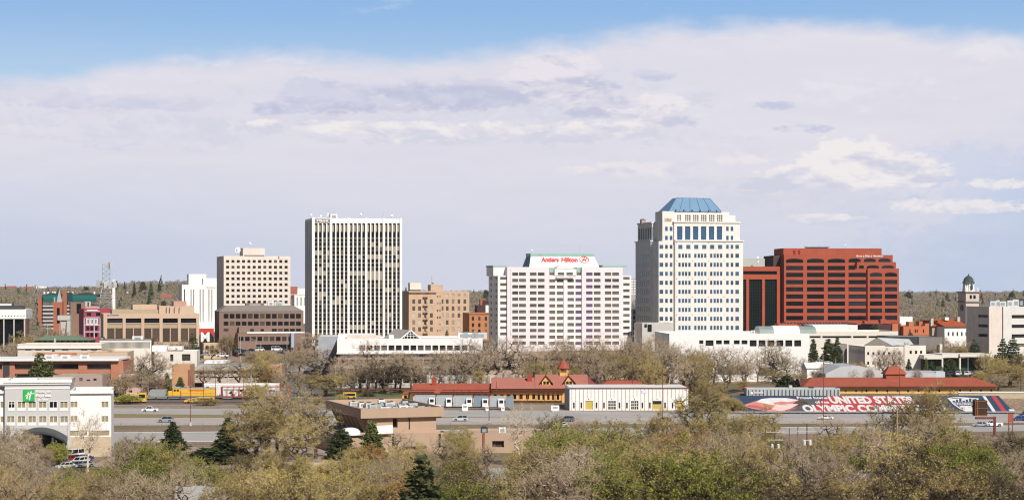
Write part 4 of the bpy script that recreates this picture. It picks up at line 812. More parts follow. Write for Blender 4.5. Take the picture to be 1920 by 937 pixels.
on_roof('rooftop_unit', 'small white roof cowl left of the vaulted skylight', 'rooftop unit', b, 1412, 625, 3, lambda o: hvac(o, 1.6, 1.5, 1.3, white))
# --- white block left, in front of the striped tower
b = Bld('office_building', 'white office block with strip windows over an open columned ground floor', 'building', 632, 905, 690, rot=5)
lw_ = M('brown_band', (.35, .26, .20)); zt = b.z(634.5, 20); cs = [(673.8 + 13.7 * i, 684.6 + 13.7 * i) for i in range(16)]
sd_ = M('slate_side_wall', (.36, .37, .40), streak=.05)
b.wall(0, b.W, b.z(662, 20), zt, 0, 34, white, front=[b.rect((c0, 647, c1, 656.5)) for c0, c1 in cs], depth=.6, wmat=glass2, roof=roofw, parapet=.5)
b.wall(.3, b.W, b.z(690, 20), b.z(662, 20) - .01, 1, 33, lw_, front=[b.rect((641 + 14 * i, 673.5, 652 + 14 * i, 683), 1) for i in range(17)], depth=.6, wmat=glass2, parapet=0, name='lower_storey')
b.part('ledge', conc, (-.2, b.W, -.6, .99, b.z(690, 20), b.z(686.5, 20))); b.part('ledge', white, (-.2, b.W, -.5, -.01, b.z(663, 20), b.z(660, 20)))
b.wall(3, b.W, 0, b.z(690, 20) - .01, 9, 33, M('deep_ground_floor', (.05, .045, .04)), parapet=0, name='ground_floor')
for k in range(15): u = b.u(653 + 17 * k); b.part('column', conc, (u - .25, u + .25, 1.2, 1.8, 0, b.z(690, 20) - .02))
b.part('plinth', conc, (0, b.W, -3, -2.6, 0, b.z(717, 20)))
Ls = b.u(597, 34); b.wall(Ls, -.02, 0, b.z(632, -5, 20), 34.2, 60, sd_, name='rear_wing', parapet=.3, roof=roofw)
mb = MB(); mb.face([(-.02, 0.01, 0), (-.02, 34, 0), (-.02, 34, zt), (-.02, 0.01, zt)][::-1]); mb.build('side_wall', sd_, b.o)
b.part('roof_block', white, (b.u(634, 8), b.u(705, 8), 8, 18, zt - .5, b.z(626, 10, 8))); b.part('roof_duct', M('stained_cream', (.60, .53, .46), var=.2), (b.u(650, 5), b.u(715, 5), 4, 7, zt - .5, b.z(628, 10, 5))); b.part('roof_block', white, (b.u(729, 5), b.u(738, 5), 4, 8, zt - .5, b.z(627.5, 20, 5)))
q0, q1 = b.u(752, 6), b.u(788, 6); ht = b.z(619.5, 30, 6); mb = MB(); qm = (q0 + q1) / 2
mb.prism([(q0, zt - .4), (q1, zt - .4), (qm, ht)], 6, 6.6); mb.build('glass_gable', glass, b.o); mb = MB()
for f in (-.66, -.33, 0, .33, .66): x = qm + (q1 - q0) / 2 * f; mb.box(x - .08, x + .08, 5.85, 5.995, zt - .4, zt - .4 + (ht - zt + .4) * (1 - abs(f)))
for f in (.02, .33, .6): hw_ = (q1 - q0) / 2 * (1 - f); z = zt - .4 + (ht - zt + .4) * f; mb.box(qm - hw_, qm + hw_, 5.84, 5.99, z, z + .16)
mb.tube((q0 - .3, 5.9, zt - .4), (qm, 5.9, ht + .1), .25, .25, 5); mb.tube((q1 + .3, 5.9, zt - .4), (qm, 5.9, ht + .1), .25, .25, 5); mb.build('gable_frame', white, b.o)
mb = MB(); mb.face([(q0 - .4, 5.8, zt - .3), (qm, 5.8, ht + .3), (qm - 6, 22, ht + .3), (q0 - 7, 22, zt - .3)]); mb.face([(qm, 5.8, ht + .3), (q1 + .4, 5.8, zt - .3), (q1 - 5, 22, zt - .3), (qm - 6, 22, ht + .3)]); mb.build('gable_roof', M('taupe_metal_roof', (.40, .36, .32)), b.o); b.finish()
for i, (px, w) in enumerate(((868, 4), (882, 6.5), (899, 6))): on_roof('rooftop_unit', ['narrow white unit', 'long white unit', 'pale blue grey unit'][i] + ' on the white office block roof below the orange brick building', 'rooftop unit', b, px, 635, 4, lambda o: hvac(o, w, 2.5, 2.6, white if i < 2 else unit))
# --- tan low wall block behind the middle trees
b = Bld('parking_building', 'long tan parking deck half hidden by bare trees below the pink hotel', 'building', 905, 1250, 725, rot=3)
b.simple(664, 26, M('dull_tan_concrete', (.47, .36, .28), streak=.05), front=[(908 + 34 * i, 672, 938 + 34 * i, 676) for i in range(5)] + [(908 + 34 * i, 686, 938 + 34 * i, 694) for i in range(10)], depth=2, wmat=M('dark_recess', (.06, .045, .03))); b.finish()
b = Bld('retaining_wall', 'pale stained concrete wall with buttresses behind the red roofed depot', 'wall', 800, 985, 668, rot=1, base=-.3)
H = b.z(703); b.part('panel', conc, (0, b.W, 0, .6, 0, H))
for k in range(14): u = b.W * k / 13; b.part('buttress', M('stained_concrete', (.30, .27, .23), var=.25), (u, u + .9, -.5, -.003, 0, H - .3))
b.finish()
# ================================================================ left low blocks
b = Bld('hall_building', 'long low hall with green hipped roof', 'building', 66, 168, 775, rot=3)
b.simple(637.5, 14, M('grey_green_wall', (.30, .29, .25)), parapet=0, front=[(70 + 11 * i, 638.5, 76 + 11 * i, 641.5) for i in range(9)]); H = b.H; MB().frustum((-1, b.W + 1, -1, 15, H + .003), (3, b.W - 8, 5, 9, b.z(629, 10, 6))).build('roof', M('green_roof', (.15, .20, .13), var=.1), b.o)
b.pbox('chimney', conc, 101, 104.5, 634, 642, -1.5, -.2); b.finish()
b = Bld('low_building', 'long low cream building with white roof band and short window groups', 'building', 33, 190, 745, rot=3)
b.simple(644, 16, hw, parapet=.4, roof=roofw, front=[(p, 654, p + 12, 656.5) for p in (47, 66, 83, 116, 152, 170)], wmat=glass2); r = b.rect((33, 649.5, 191, 653)); b.part('roof_band', white, (r[0], r[2], -.7, -.003, r[1], r[3])); b.part('dark_recess', darkmetal, (b.u(99), b.u(103), -.75, -.71, r[1] - 4, r[1])); b.finish()
b = Bld('office_building', 'low block with a screen of thin cream fins and a grey roof edge', 'building', 187, 284, 770, rot=8)
H = b.z(636, 10); b.wall(0, b.W, 0, H, 0, 18, darkmetal, parapet=.3); r = b.rect((187, 637.5, 284, 641)); b.part('roof_edge', cw_, (r[0], r[2], -1, -.003, r[1], r[3])); r2 = b.rect((187, 652.5, 284, 656)); b.part('base_band', cw_, (r2[0], r2[2], -1, -.003, 0, r2[3]))
for k in range(48): u = b.W * (k + .3) / 48; b.part('fin', cw_, (u, u + .2, -.95, -.01, r2[3] + .002, r[1] - .002))
b.part('end_fin', white, (b.W - .5, b.W, -1.3, -1.01, 0, r[3])); b.finish()
on_roof('rooftop_unit', 'white roof hood on the fin screened block', 'rooftop unit', b, 258, 637, 1.5, lambda o: hvac(o, 4.6, 4, 1.7, white))
on_roof('rooftop_unit', 'dark curved vent at the left end of the fin screened block', 'rooftop unit', b, 191, 637, 3, lambda o: hvac(o, 2, 3, 1.2, darkmetal))
b = Bld('low_building', 'blank peach coloured block with small vents behind the brick office', 'building', 164, 239, 715, rot=5)
b.simple(660, 20, M('peach_wall', (.60, .43, .31)), parapet=.5, front=[(170 + 9.5 * i, 671.5, 174 + 9.5 * i, 672.6) for i in range(6)], depth=.2); b.finish()
b = Bld('low_building', 'low peach shed with orange roof line left of the blank peach block', 'building', 60, 163, 722, rot=3)
b.simple(661, 12, M('peach_wall', (.60, .43, .31)), parapet=.3); b.pbox('roof_line', M('orange_fascia', (.50, .20, .10)), 76, 144, 661, 664, -.3, -.003); b.pbox('white_box', white, 85, 107, 664, 673, -4, -.4); b.pbox('white_box', white, 117, 130, 667, 674, -4, -.4); b.pbox('slit', black, 86, 97, 665.5, 667, -4.1, -4.003); b.finish()
b = Bld('office_building', 'two storey red brick office with ribbon windows and a white flat roof', 'building', -40, 231, 665, rot=3)
bk2 = M('warm_red_brick', (.43, .18, .11), var=.09)
b.simple(677.5, 24, bk2, parapet=.6, roof=roofw, front=[(-30, 682, 4, 692), (27.5, 682, 60, 692), (60.5, 682, 147, 692), (163, 682, 215, 692), (27.5, 700.5, 60, 709), (60.5, 700.5, 147, 709), (163, 700.5, 215, 709)], depth=1.2, wmat=M('ribbon_glass', (.025, .03, .028), rough=.1, spec=.5, rnd=.3))
r = b.rect((-40, 672.5, 224, 677)); b.part('roof_slab', white, (r[0], r[2], -2.0, 26, r[1] + .2, r[3])); b.pbox('brick_pier', bk2, 208, 231, 676, 724, -.5, -.003); b.part('dark_gap', darkmetal, (b.u(6), b.u(18), -.2, -.003, 0, r[1] - .5)); b.finish()
for i, px in enumerate((92, 122, 158)): on_roof('rooftop_unit', 'white box %s on the white roof of the red brick office' % ('nearest the pointed evergreen', 'in the middle', 'furthest right')[i], 'rooftop unit', b, px, 673, 5, lambda o: hvac(o, 3.4, 2.6, 1.6, white), 'white boxes on the brick office roof')
b = Bld('low_building', 'low pinkish brown building with a row of square windows behind the hotel', 'building', 99, 192, 590, rot=2)
b.simple(703, 12, M('dusty_pink_brick', (.36, .27, .235)), parapet=.3, front=[(107, 708, 113, 713.5), (121, 708, 127, 713.5), (136.5, 708, 141, 715), (148.5, 708, 155, 714), (162, 711, 169, 713.5), (175, 709, 181, 713)], wmat=glass2); b.finish()
b = Bld('low_building', 'small pink stucco building with two square windows beside the tracks', 'building', 205, 272, 640, rot=3)
b.simple(726, 9, M('pink_stucco', (.52, .37, .31)), parapet=.3, front=[(214, 731, 218, 735), (228.5, 731, 234, 735), (241.5, 731, 248, 735)]); b.pbox('flat_slab', white, 223, 262, 703, 705, 20, 30); b.finish()
b = Bld('low_building', 'low white building with a wide dark window and stepped white roofs', 'building', 290, 369, 720, rot=6)
b.simple(658, 18, cw_, parapet=.5, roof=roofw, front=[(341, 663.5, 357, 676), (319, 664, 325, 677)], wmat=glass2, depth=.7); b.pbox('roof_block', white, 285, 315, 647.5, 659, 10, 18); b.pbox('roof_block', white, 315, 341.5, 649.5, 656, 9, 18); b.finish()
b = Bld('low_building', 'blank orange stucco box beside the parking deck', 'building', 322, 356, 660, rot=3)
b.simple(684, 14, M('orange_stucco', (.52, .29, .16), var=.1), parapet=.3); b.pbox('dark_edge', brickd, 352.5, 356, 693, 722, -.2, -.003); b.finish()
b = Bld('parking_building', 'long open parking deck with tan parapet bands and dark gaps', 'building', 357, 502, 690, rot=2)
pk = M('tan_parapet', (.48, .40, .32), streak=.05)
H = b.z(689, 10)
b.wall(0, b.W, 0, H - 5, 3, 30, black, parapet=0, roof=conc)
for p0, p1 in ((689.5, 692.5), (701.5, 703.5), (708, 717)): r = b.rect((357, p0, 502, p1)); b.part('parapet_band', pk, (r[0], r[2], 0, 1, r[1], r[3]))
r = b.rect((357, 692.5, 502, 701.5)); b.part('inner_parapet', pk, (r[0], r[2], 2, 2.95, r[1] + .2, r[3] - .4))
for px in (361, 389, 427, 446.5, 470, 498): b.pbox('column', conc, px, px + 1.5, 692, 724, -.2, -.003)
b.part('deck', conc, (0, b.W, 1.01, 31, H - .5, H - .1)); b.finish()
b = Bld('low_building', 'white domed storage hall behind the parking deck', 'building', 383, 450, 735, rot=3)
b.simple(686, 8, conc, parapet=0); H = b.H; n = 8; rr_ = b.W * .42
MB().prismx([(10 * math.cos(math.pi * k / n) + 9, H + b.z(681, 5) - H + 1.2 * math.sin(math.pi * k / n)) for k in range(n + 1)], 0, b.W * .6).build('roof', white, b.o); b.pbox('doorway', darkmetal, 396, 402, 684, 690, -.1, -.003); b.finish()
b = Bld('low_building', 'small dark red shed with white roof between two pointed evergreens', 'building', 296, 336, 668, rot=2)
b.simple(712, 8, M('deep_red_wall', (.30, .08, .06)), parapet=.3, roof=roofw); b.finish()
b = Bld('low_building', 'red brick block with orange end wall left of the yield sign', 'building', 493, 528, 680, rot=2); b.simple(684, 10, M('salmon_brick', (.44, .25, .17), var=.12), parapet=.3); b.finish()
# ================================================================ the two depots, warehouse and painted slope
b = Bld('train_depot', 'old railway depot with long red roofs, ochre walls, dormers and a cupola', 'depot', 773, 1103, 604, rot=0, base=0)
z = lambda py, v=0: b.z(py, 0, v); u = b.u
def roofslab(px0, px1, ridge, eave, vr, ve, mat, back=None, nm='roof'):
    x0, x1 = u(px0, ve), u(px1, ve); zr, ze = z(ridge, vr), z(eave, ve); vb = back or (2 * vr - ve)
    mb = MB(); mb.prismx([(ve, ze), (vb, ze), (vr, zr)], x0, x1); return mb.build(nm, mat, b.o), zr, ze
zw = z(737.5, -.2)
b.wall(u(774), u(921), 0, zw - .05, 1, 13, ochre, parapet=0, front=[(u(781 + 10.6 * i, 1), 2.0, u(781 + 10.6 * i, 1) + 1.5, zw - .9) for i in range(13)])
roofslab(772, 921, 718, 737, 7, -.2, roofred); b.pbox('gutter', M('dark_red_gutter', (.13, .03, .025)), 773, 816, 730.4, 731.6, -1, -.1); b.pbox('gutter', M('dark_red_gutter', (.13, .03, .025)), 828, 1060, 730.4, 731.6, -1, -.1)
for i in range(14): q = u(783 + 10.6 * i, 1); b.part('bracket', M('dark_red_post', (.20, .05, .035)), (q - .1, q + .1, .2, .99, 2.2, zw - .1))
b.wall(u(921, .9) + .02, u(1003, .9), 0, z(732), .9, 15, ochre, parapet=0, front=[(u(926 + 12 * i), 1.2, u(932 + 12 * i), 3.2) for i in range(7)])
roofslab(920.5, 1004, 707.5, 728.5, 9, -.6, roofpink)
b.wall(u(1003, .95) + .03, u(1100), 0, z(728), .95, 17, ochre, parapet=0, front=[(u(1008 + 9 * i), 1.0, u(1012.5 + 9 * i), 3.4) for i in range(5)])
roofslab(1003.5, 1104, 701.5, 728, 11, -.8, roofpink, nm='roof')
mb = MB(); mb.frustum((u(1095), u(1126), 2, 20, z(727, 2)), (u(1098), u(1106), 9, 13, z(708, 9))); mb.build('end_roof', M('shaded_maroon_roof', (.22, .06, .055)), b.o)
b.wall(u(1100) + .01, u(1240), 0, z(728, 4), 4, 17, ochre, parapet=0, name='rear_wall'); MB().frustum((u(1120), u(1246), 3, 18, z(727.5, 3)), (u(1142), u(1228), 9, 12, z(713, 9))).build('rear_roof', roofred, b.o)
MB().prismx([(6, z(727.8, 6)), (16, z(727.8, 6)), (11, z(722, 9))], u(1246), u(1296)).build('rear_roof', roofred, b.o)
for i, px in enumerate((1024, 1067)):
    q = u(px, 3); w = 2.0; zb_, zt_ = z(722, 2), z(703.5, 2); d = empty('dormer', None, None, (0, 0, 0)); d.parent = b.o
    MB().prism([(q - w * .75, zb_), (q + w * .75, zb_), (q + w * .75, zb_ + 1.2), (q, zt_ - .3), (q - w * .75, zb_ + 1.2)], 2.2, 6).build('dormer_wall', ochre, d)
    for s in (-1, 1): mb = MB(); mb.face([(q, 1.6, zt_ + .05), (q + s * w * 1.25, 1.6, zb_ + .5), (q + s * w * 1.25, 8, zb_ + .5), (q, 8, zt_ + .05)]); mb.face([(q, 1.6, zt_ - .15), (q + s * w * 1.25, 1.6, zb_ + .3), (q + s * w * 1.25, 8, zb_ + .3), (q, 8, zt_ - .15)]); mb.build('dormer_roof', roofpink, d)
    for s in (-.55, .55): MB().box(q + s - .42, q + s + .42, 2.1, 2.19, zb_ + .4, zb_ + 1.4).build('window', glass, d)
q = u(1056.5, 11); cu = empty('cupola', None, None, (0, 0, 0)); cu.parent = b.o
MB().box(q - 1.35, q + 1.35, 9.6, 12.4, z(704, 11), z(690.5, 10)).build('cupola_wall', ochre, cu)
MB().box(q - 1.1, q + 1.1, 9.5, 9.598, z(697, 11), z(691.5, 10)).build('louvre', M('brown_louvre', (.16, .09, .03)), cu)
mb = MB(); zz = z(690, 10); mb.lathe([(1.0, zz - .5), (2.3, zz - .1), (2.25, zz + .15), (1.55, zz + 1.2), (1.0, zz + 2.2), (.35, zz + 2.8), (.12, zz + 3.1), (.0, zz + 3.5)], q, 11, 8); mb.build('cupola_roof', roofred, cu)
for px, py in ((813.5, 706), (993, 700)): q = u(px, 6); b.part('chimney', M('red_chimney', (.34, .06, .04)), (q - .8, q + .8, 5.5, 7, z(722, 6), z(py + 2, 6))); b.part('chimney_pot', M('red_chimney', (.34, .06, .04)), (q - .25, q + .25, 6, 6.5, z(py + 2, 6), z(py, 6)))
b.part('porch_roof', roofred, (u(921), u(1062), -2.6, -1.9, z(737, -2) - .2, z(737, -2)))
for k in range(9): q = u(925 + 16 * k, -2); b.part('post', M('dark_red_post', (.20, .05, .035)), (q - .1, q + .1, -2.4, -2.2, 0, z(737, -2) - .2))
for px, py in ((833, 722), (872, 722), (882, 722.5), (889, 722), (903, 723), (852, 732.5), (866, 732.5), (880, 732.5), (902, 732.5)): q = u(px, 4); yv = 5.6 if py < 727 else 1.2; b.part('roof_vent', M('dark_red_gutter', (.13, .03, .025)), (q - .16, q + .16, yv, yv + .3, z(py + 3, yv), z(py - .4, yv)))
b.finish()
b = Bld('trackside_hut', 'tiny orange hut with dark doorway at the left end of the depot', 'hut', 754, 767, 612, rot=0, base=0)
b.simple(738.5, 3, ochre, parapet=0, front=[(757.5, 741, 763, 748)]); H = b.H; MB().prism([(-.3, H), (b.W + .3, H), (b.W * .75, b.z(734)), (b.W * .25, b.z(734))], -.4, 3.4).build('roof', roofred, b.o); b.finish()
wh = M('warehouse_white', (.78, .76, .73), streak=.05); seam = M('rusty_seam', (.34, .17, .12)); yd = M('mustard_door', (.50, .38, .09))
b = Bld('warehouse', 'white metal warehouse with rusty seams and mustard doors by the road', 'building', 1068, 1290.5, 566, rot=1.5, base=-.2)
dn = [(1097.5, 751, 1111.5, 767), (1224, 751, 1240.5, 767), (1268.5, 751, 1283, 767)]; wn = [(1140.5, 751, 1154.5, 767), (1183.5, 751, 1197, 767)]; sl_ = [(p, 754, p + 3, 765) for p in (1074.5, 1088.5, 1117, 1131, 1160, 1174, 1203, 1217, 1245.5, 1259.5)]
b.simple(727, 22, wh, parapet=0, roof=roofw, front=dn + wn + sl_, depth=.35, panes=False)
for r in sl_: b.pane(b.rect(r), 0, black, depth=.3)
for i, r in enumerate(dn):
    r = b.rect(r); b.part('garage_door', yd, (r[0], r[2], .25, .4, r[1], r[3] - (1.1 if i == 1 else 0)))
    if i == 1: b.part('door_gap', black, (r[0], r[2], .3, .42, r[3] - 1.1 + .002, r[3]))
for r in wn:
    r = b.rect(r); b.pane(r, 0, glass, depth=.3, name='glazed_door'); mb = MB()
    for k in range(1, 4): x = r[0] + (r[2] - r[0]) * k / 4; mb.box(x - .07, x + .07, .1, .29, r[1], r[3])
    for f in (.35, .68): z_ = r[1] + (r[3] - r[1]) * f; mb.box(r[0], r[2], .08, .28, z_ - .08, z_ + .08)
    mb.build('door_frame', white, b.o)
for k in range(31): q = b.W * (k + .6) / 31; b.part('seam', seam, (q - .07, q + .07, -.05, -.003, .1 if not any(b.u(r[0]) - .1 < q < b.u(r[2]) + .1 for r in dn + wn + sl_) else b.rect((0, 751, 1, 752))[3] + .6, b.H - .25))
b.part('eave', M('dark_red_gutter', (.13, .03, .025)), (-.1, b.W + .1, -.3, -.003, b.H - .12, b.H + .1)); mb = MB(); mb.face([(-1.4, 5, 0), (-.01, 0, 0), (-.01, 0, b.H - .1), (-1.4, 5, b.H - .1)]); mb.face([(-1.4, 5, b.H - .1), (-.01, 0, b.H - .1), (-.01, 8, b.H - .1)]); mb.face([(-1.4, 5, 0), (-1.4, 5, b.H - .1), (-.01, 8, b.H - .1), (-.01, 8, 0)]); mb.build('side_lean_to', M('grey_side_metal', (.34, .33, .33)), b.o)
for px in (1104, 1147, 1190, 1232, 1275): r = b.rect((px - .7, 746.5, px + .7, 748)); b.part('wall_lamp', darkmetal, (r[0], r[2], -.25, -.06, r[1], r[3]))
r = b.rect((1203, 731, 1213, 737)); b.part('faded_sign', M('faded_blue_sign', (.62, .66, .76)), (r[0], r[2], -.15, -.06, r[1], r[3])); b.finish()
# second depot on its terrace
b = Bld('freight_depot', 'long freight depot with red hipped roof, ochre wall and small roof tower', 'depot', 1509, 1868, 582, rot=1, base=4.0)
zt = b.z(724, 30); D = 15
b.wall(0, b.W, 0, zt, 0, D, ochre, parapet=0, front=[b.rect((1584 + 19.5 * i, 729, 1587.5 + 19.5 * i, 735)) for i in range(15)], wmat=glass2, depth=.25)
for i in range(15):
    r = b.rect((1584 + 19.5 * i, 729, 1587.5 + 19.5 * i, 735)); b.part('window_frame', white, (r[0] - .12, r[2] + .12, -.06, -.003, r[3], r[3] + .15), (r[0] - .12, r[2] + .12, -.06, -.003, r[1] - .15, r[1]))
zr = b.z(707, 30, 8); mb = MB(); mb.frustum((-.8, b.W + .9, -1.4, D + 1.2, zt + .003), (3.4, b.W - 5.4, 6.5, 8.5, zr)); mb.build('roof', roofred, b.o); b.part('gutter', M('dark_red_gutter', (.13, .03, .025)), (-.8, b.W + .9, -1.6, -1.42, zt - .15, zt + .1))
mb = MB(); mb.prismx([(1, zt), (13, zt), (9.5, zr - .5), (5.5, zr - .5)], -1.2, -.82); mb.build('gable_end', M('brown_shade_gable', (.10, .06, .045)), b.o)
q0, q1 = b.u(1659, 7), b.u(1695, 7); zb_ = b.z(700.5, 30, 7); tw = empty('roof_tower', None, None, (0, 0, 0)); tw.parent = b.o
MB().box(q0, q1, 5, 10, zr - 2, zb_).build('tower_wall', M('red_timber', (.34, .09, .05)), tw); MB().frustum((q0 - .6, q1 + .6, 4.4, 10.6, zb_ + .003), (q0 + 1.4, q1 - 1.6, 6.6, 8.4, b.z(686.5, 30, 7))).build('tower_roof', roofred, tw)
b.text('E', 1615.5, 729.5, 1618, 734.5, darkmetal, v=-.2); b.finish()
b = Bld('trackside_shed', 'grey shed with dark ribs and a flat pale roof at the top of the slope', 'shed', 1400, 1575, 574, rot=.5, base=4.0)
b.simple(727.5, 6, M('grey_slat_wall', (.42, .44, .45)), parapet=.3, roof=M('pale_flat_roof', (.55, .50, .47)))
for k in range(25): q = b.W * (k + .5) / 25; b.part('rib', M('dark_blue_rib', (.06, .08, .10)), (q - .16, q + .16, -.12, -.003, .2, b.H - .5))
r = b.rect((1407, 734, 1411.5, 738.5)); b.part('notice_board', white, (r[0], r[2], -.25, -.125, r[1], r[3])); r = b.rect((1413, 734, 1431, 737)); b.part('faded_banner', M('faded_pink_banner', (.66, .52, .50)), (r[0], r[2], -.25, -.125, r[1], r[3]))
b.pbox('chimney', conc, 1480, 1485.5, 722, 728, 3, 4.5); b.pbox('roof_hatch', darkmetal, 1518, 1526, 724.5, 728, 2, 4); b.pbox('red_fascia', M('red_chimney', (.34, .06, .04)), 1392, 1421, 724.5, 727.5, 6.1, 7); b.finish()
# grey metal halls behind the freight depot
zinc = M('corrugated_zinc', (.52, .52, .53), rough=.5, metal=.2, var=.08, streak=.06)
b = Bld('storage_hall', 'low hall with a wide pale zinc roof behind the freight depot', 'hall', 1548, 1662, 640, rot=3, base=3.2)
MB().prism([(0, 0), (b.W, 0), (b.W, b.z(697)), (b.W * .55, b.z(685.5)), (b.W * .25, b.z(686.5)), (0, b.z(700))], 0, 24).build('wall', zinc, b.o); mb = MB()
for k in range(14): q = b.W * (k + .5) / 14; mb.tube((q, -.03, b.z(700)), (q + .4, 24, b.z(692)), .06, .06, 4)
mb.build('roof_seams', steel, b.o); b.finish()
b = Bld('storage_hall', 'lower zinc roofed hall right of the red roof tower', 'hall', 1694, 1772, 645, rot=2, base=3.2); MB().prismx([(0, 0), (12, 0), (12, b.z(690, 0, 6) - 2), (6, b.z(694, 0, 6)), (0, b.z(699))], 0, b.W * .78).build('roof', zinc, b.o); MB().box(b.W * .78 + .01, b.W, 0, 8, 0, b.z(697)).build('wall', M('pale_blue_panel2', (.50, .55, .62)), b.o); b.finish()
b = Bld('low_building', 'small white gabled shed among bare trees left of the zinc hall', 'shed', 1513, 1546, 655, rot=3, base=2.5); b.simple(690, 9, white, parapet=0, front=[(1522, 697, 1527, 704)]); H = b.H; MB().prismx([(-.5, H), (9.5, H), (4.5, H + 2)], -.3, b.W + .3).build('roof', roofw, b.o); b.finish()
# painted slope
SX, SY0, SY1 = xpx(1388, 552), 552.0, 570.0; z0, z1 = .25, 4.6
L = xpx(1908, 552) - SX; sa = math.atan2(z1 - z0, SY1 - SY0); sh = math.hypot(z1 - z0, SY1 - SY0)
ms = empty('painted_slope', 'long sloping embankment mural with a swimmer, giant white lettering and a shield', 'mural', (SX, SY0, z0)); ms.rotation_euler = (sa, 0, 0)
navy = M('mural_navy', (.035, .06, .11), var=.1); mred = M('mural_bright_red', (.46, .06, .065), var=.14); mw = M('mural_white', (.70, .68, .66), var=.12, streak=.1, sscale=(.5, .05, 1)); sal = M('mural_salmon', (.62, .24, .19)); salp = M('mural_pale_salmon', (.74, .55, .50)); mgr = M('mural_charcoal', (.10, .095, .10), var=.2)
def su(px, t): # photo column at slope height t (0 bottom .. 1 top) -> slope coordinate
    Y = SY0 + (SY1 - SY0) * t; return xpx(px, Y) - SX
MB().face and None
mb = MB(); mb.box(-1, L - 1, 0, sh, -1.2, 0); mb.build('panel', navy, ms)
def flat(name, poly, mat, h=.012):
    mb = MB(); n = len(poly); mb.v = [(x, y, .002) for x, y in poly] + [(x, y, h) for x, y in poly]
    mb.f = [tuple(range(n, 2 * n))] + [(k, (k + 1) % n, n + (k + 1) % n, n + k) for k in range(n)]; mb.m = [0] * (n + 1)
    return mb.build(name, mat, ms)
P = lambda px, t: (su(px, t), sh * t)
flat('painted_red_field', [P(1520, .02), P(1705, .02), P(1722, .5), P(1705, .98), P(1552, .98), P(1545, .78), P(1532, .55)], mred)
flat('painted_charcoal_field', [P(1470, .02), P(1519, .02), P(1530, .55), P(1543, .78), P(1500, .8), P(1480, .4)], mgr)
fish = [P(1385 + q[0], q[1]) for q in ((6, .42), (25, .24), (60, .06), (88, .02), (104, .2), (118, .42), (131, .56), (118, .74), (96, .84), (70, .82), (48, .84), (30, .66))]
flat('painted_swimmer_body', fish, sal); flat('painted_swimmer_highlight', [P(1385 + q[0], q[1]) for q in ((33, .62), (56, .5), (70, .42), (64, .58), (80, .66), (92, .62), (112, .72), (90, .86), (60, .86), (42, .8))], mw, .02)
flat('painted_swimmer_shade', [P(1385 + q[0], q[1]) for q in ((62, .2), (78, .1), (96, .22), (112, .5), (96, .52), (80, .44), (70, .5))], salp, .02); flat('painted_swimmer_stripe', [P(1385 + q[0], q[1]) for q in ((14, .36), (30, .28), (52, .14), (60, .2), (34, .42), (20, .46))], M('mural_dusky_red', (.46, .13, .12)), .02)
def stext(s, px0, px1, t0, t1, tm=None, bold=.04):
    tm = (t0 + t1) / 2; x0, x1 = su(px0, tm), su(px1, tm); text(s, x1 - x0, sh * (t1 - t0), mw, ms, (x0, sh * t0, .022), rot=(0, 0, 0), bold=bold, ext=.01, name='painted_lettering')
stext('Proud home', 1494, 1551, .8, .95); stext('of the', 1528, 1554, .54, .7); stext('UNITED STATES', 1555, 1712, .53, .97, bold=.055); stext('OLYMPIC COMMITTEE', 1505, 1738, .02, .46, bold=.055)
flat('painted_red_stripe', [P(1746, .02), P(1754, .02), P(1736, .98), P(1726, .98)], mred); flat('painted_white_stripe', [P(1773, .02), P(1778.5, .02), P(1762, .9), P(1758.5, .9)], mw)
shp = [(1776.5, .86), (1787, .92), (1801, 1 - .08), (1818, .88), (1835, .84), (1834, .55), (1828, .3), (1812, .14), (1800, .22), (1787, .5)]
flat('painted_shield', [P(*q) for q in shp], mw); cxp = 1807
flat('painted_shield_field', [P(cxp + (px - cxp) * .86, .56 + (t - .56) * .86) for px, t in shp], navy, .018)
flat('painted_shield_top', [P(1783, .62), P(1831, .62), P(1832, .74), P(1810, .86), P(1780, .8)], mw, .024)
for k in range(7): flat('painted_skyline', [P(1786 + 6.2 * k, .63), P(1790.5 + 6.2 * k, .63), P(1790.5 + 6.2 * k, .70 + .06 * (k % 3)), P(1786 + 6.2 * k, .70 + .06 * (k % 3))], navy, .03)
stext('COLORADO', 1790, 1829, .44, .58, bold=.03); flat('painted_plate', [P(1800, .3), P(1822, .3), P(1821, .4), P(1799, .4)], mw, .024)
n = 18; flat('painted_ball', [(su(1815, .18) + 1.7 * math.cos(2 * math.pi * k / n), sh * .17 + 2.4 * math.sin(2 * math.pi * k / n)) for k in range(n)], mw, .03)
flat('painted_white_stripe', [P(1862, .02), P(1868.5, .02), P(1847.5, .98), P(1842, .98)], mw); flat('painted_red_stripe', [P(1880, .02), P(1889, .02), P(1866.5, .98), P(1858.5, .98)], mred); flat('painted_tag', [P(1893, .1), P(1903, .1), P(1901, .2), P(1891, .2)], mw)
w = Bld('boundary_wall', 'tan wall with white coping running right from the top of the painted slope', 'wall', 1798, 2010, 572, rot=.5, base=0); H = w.z(734); w.part('panel', M('tan_wall', (.46, .38, .26), var=.12, streak=.05), (0, w.W, .5, 1.2, 0, H - .3)); w.part('coping', white, (-.2, w.W, .3, 1.4, H - .3, H)); w.finish()
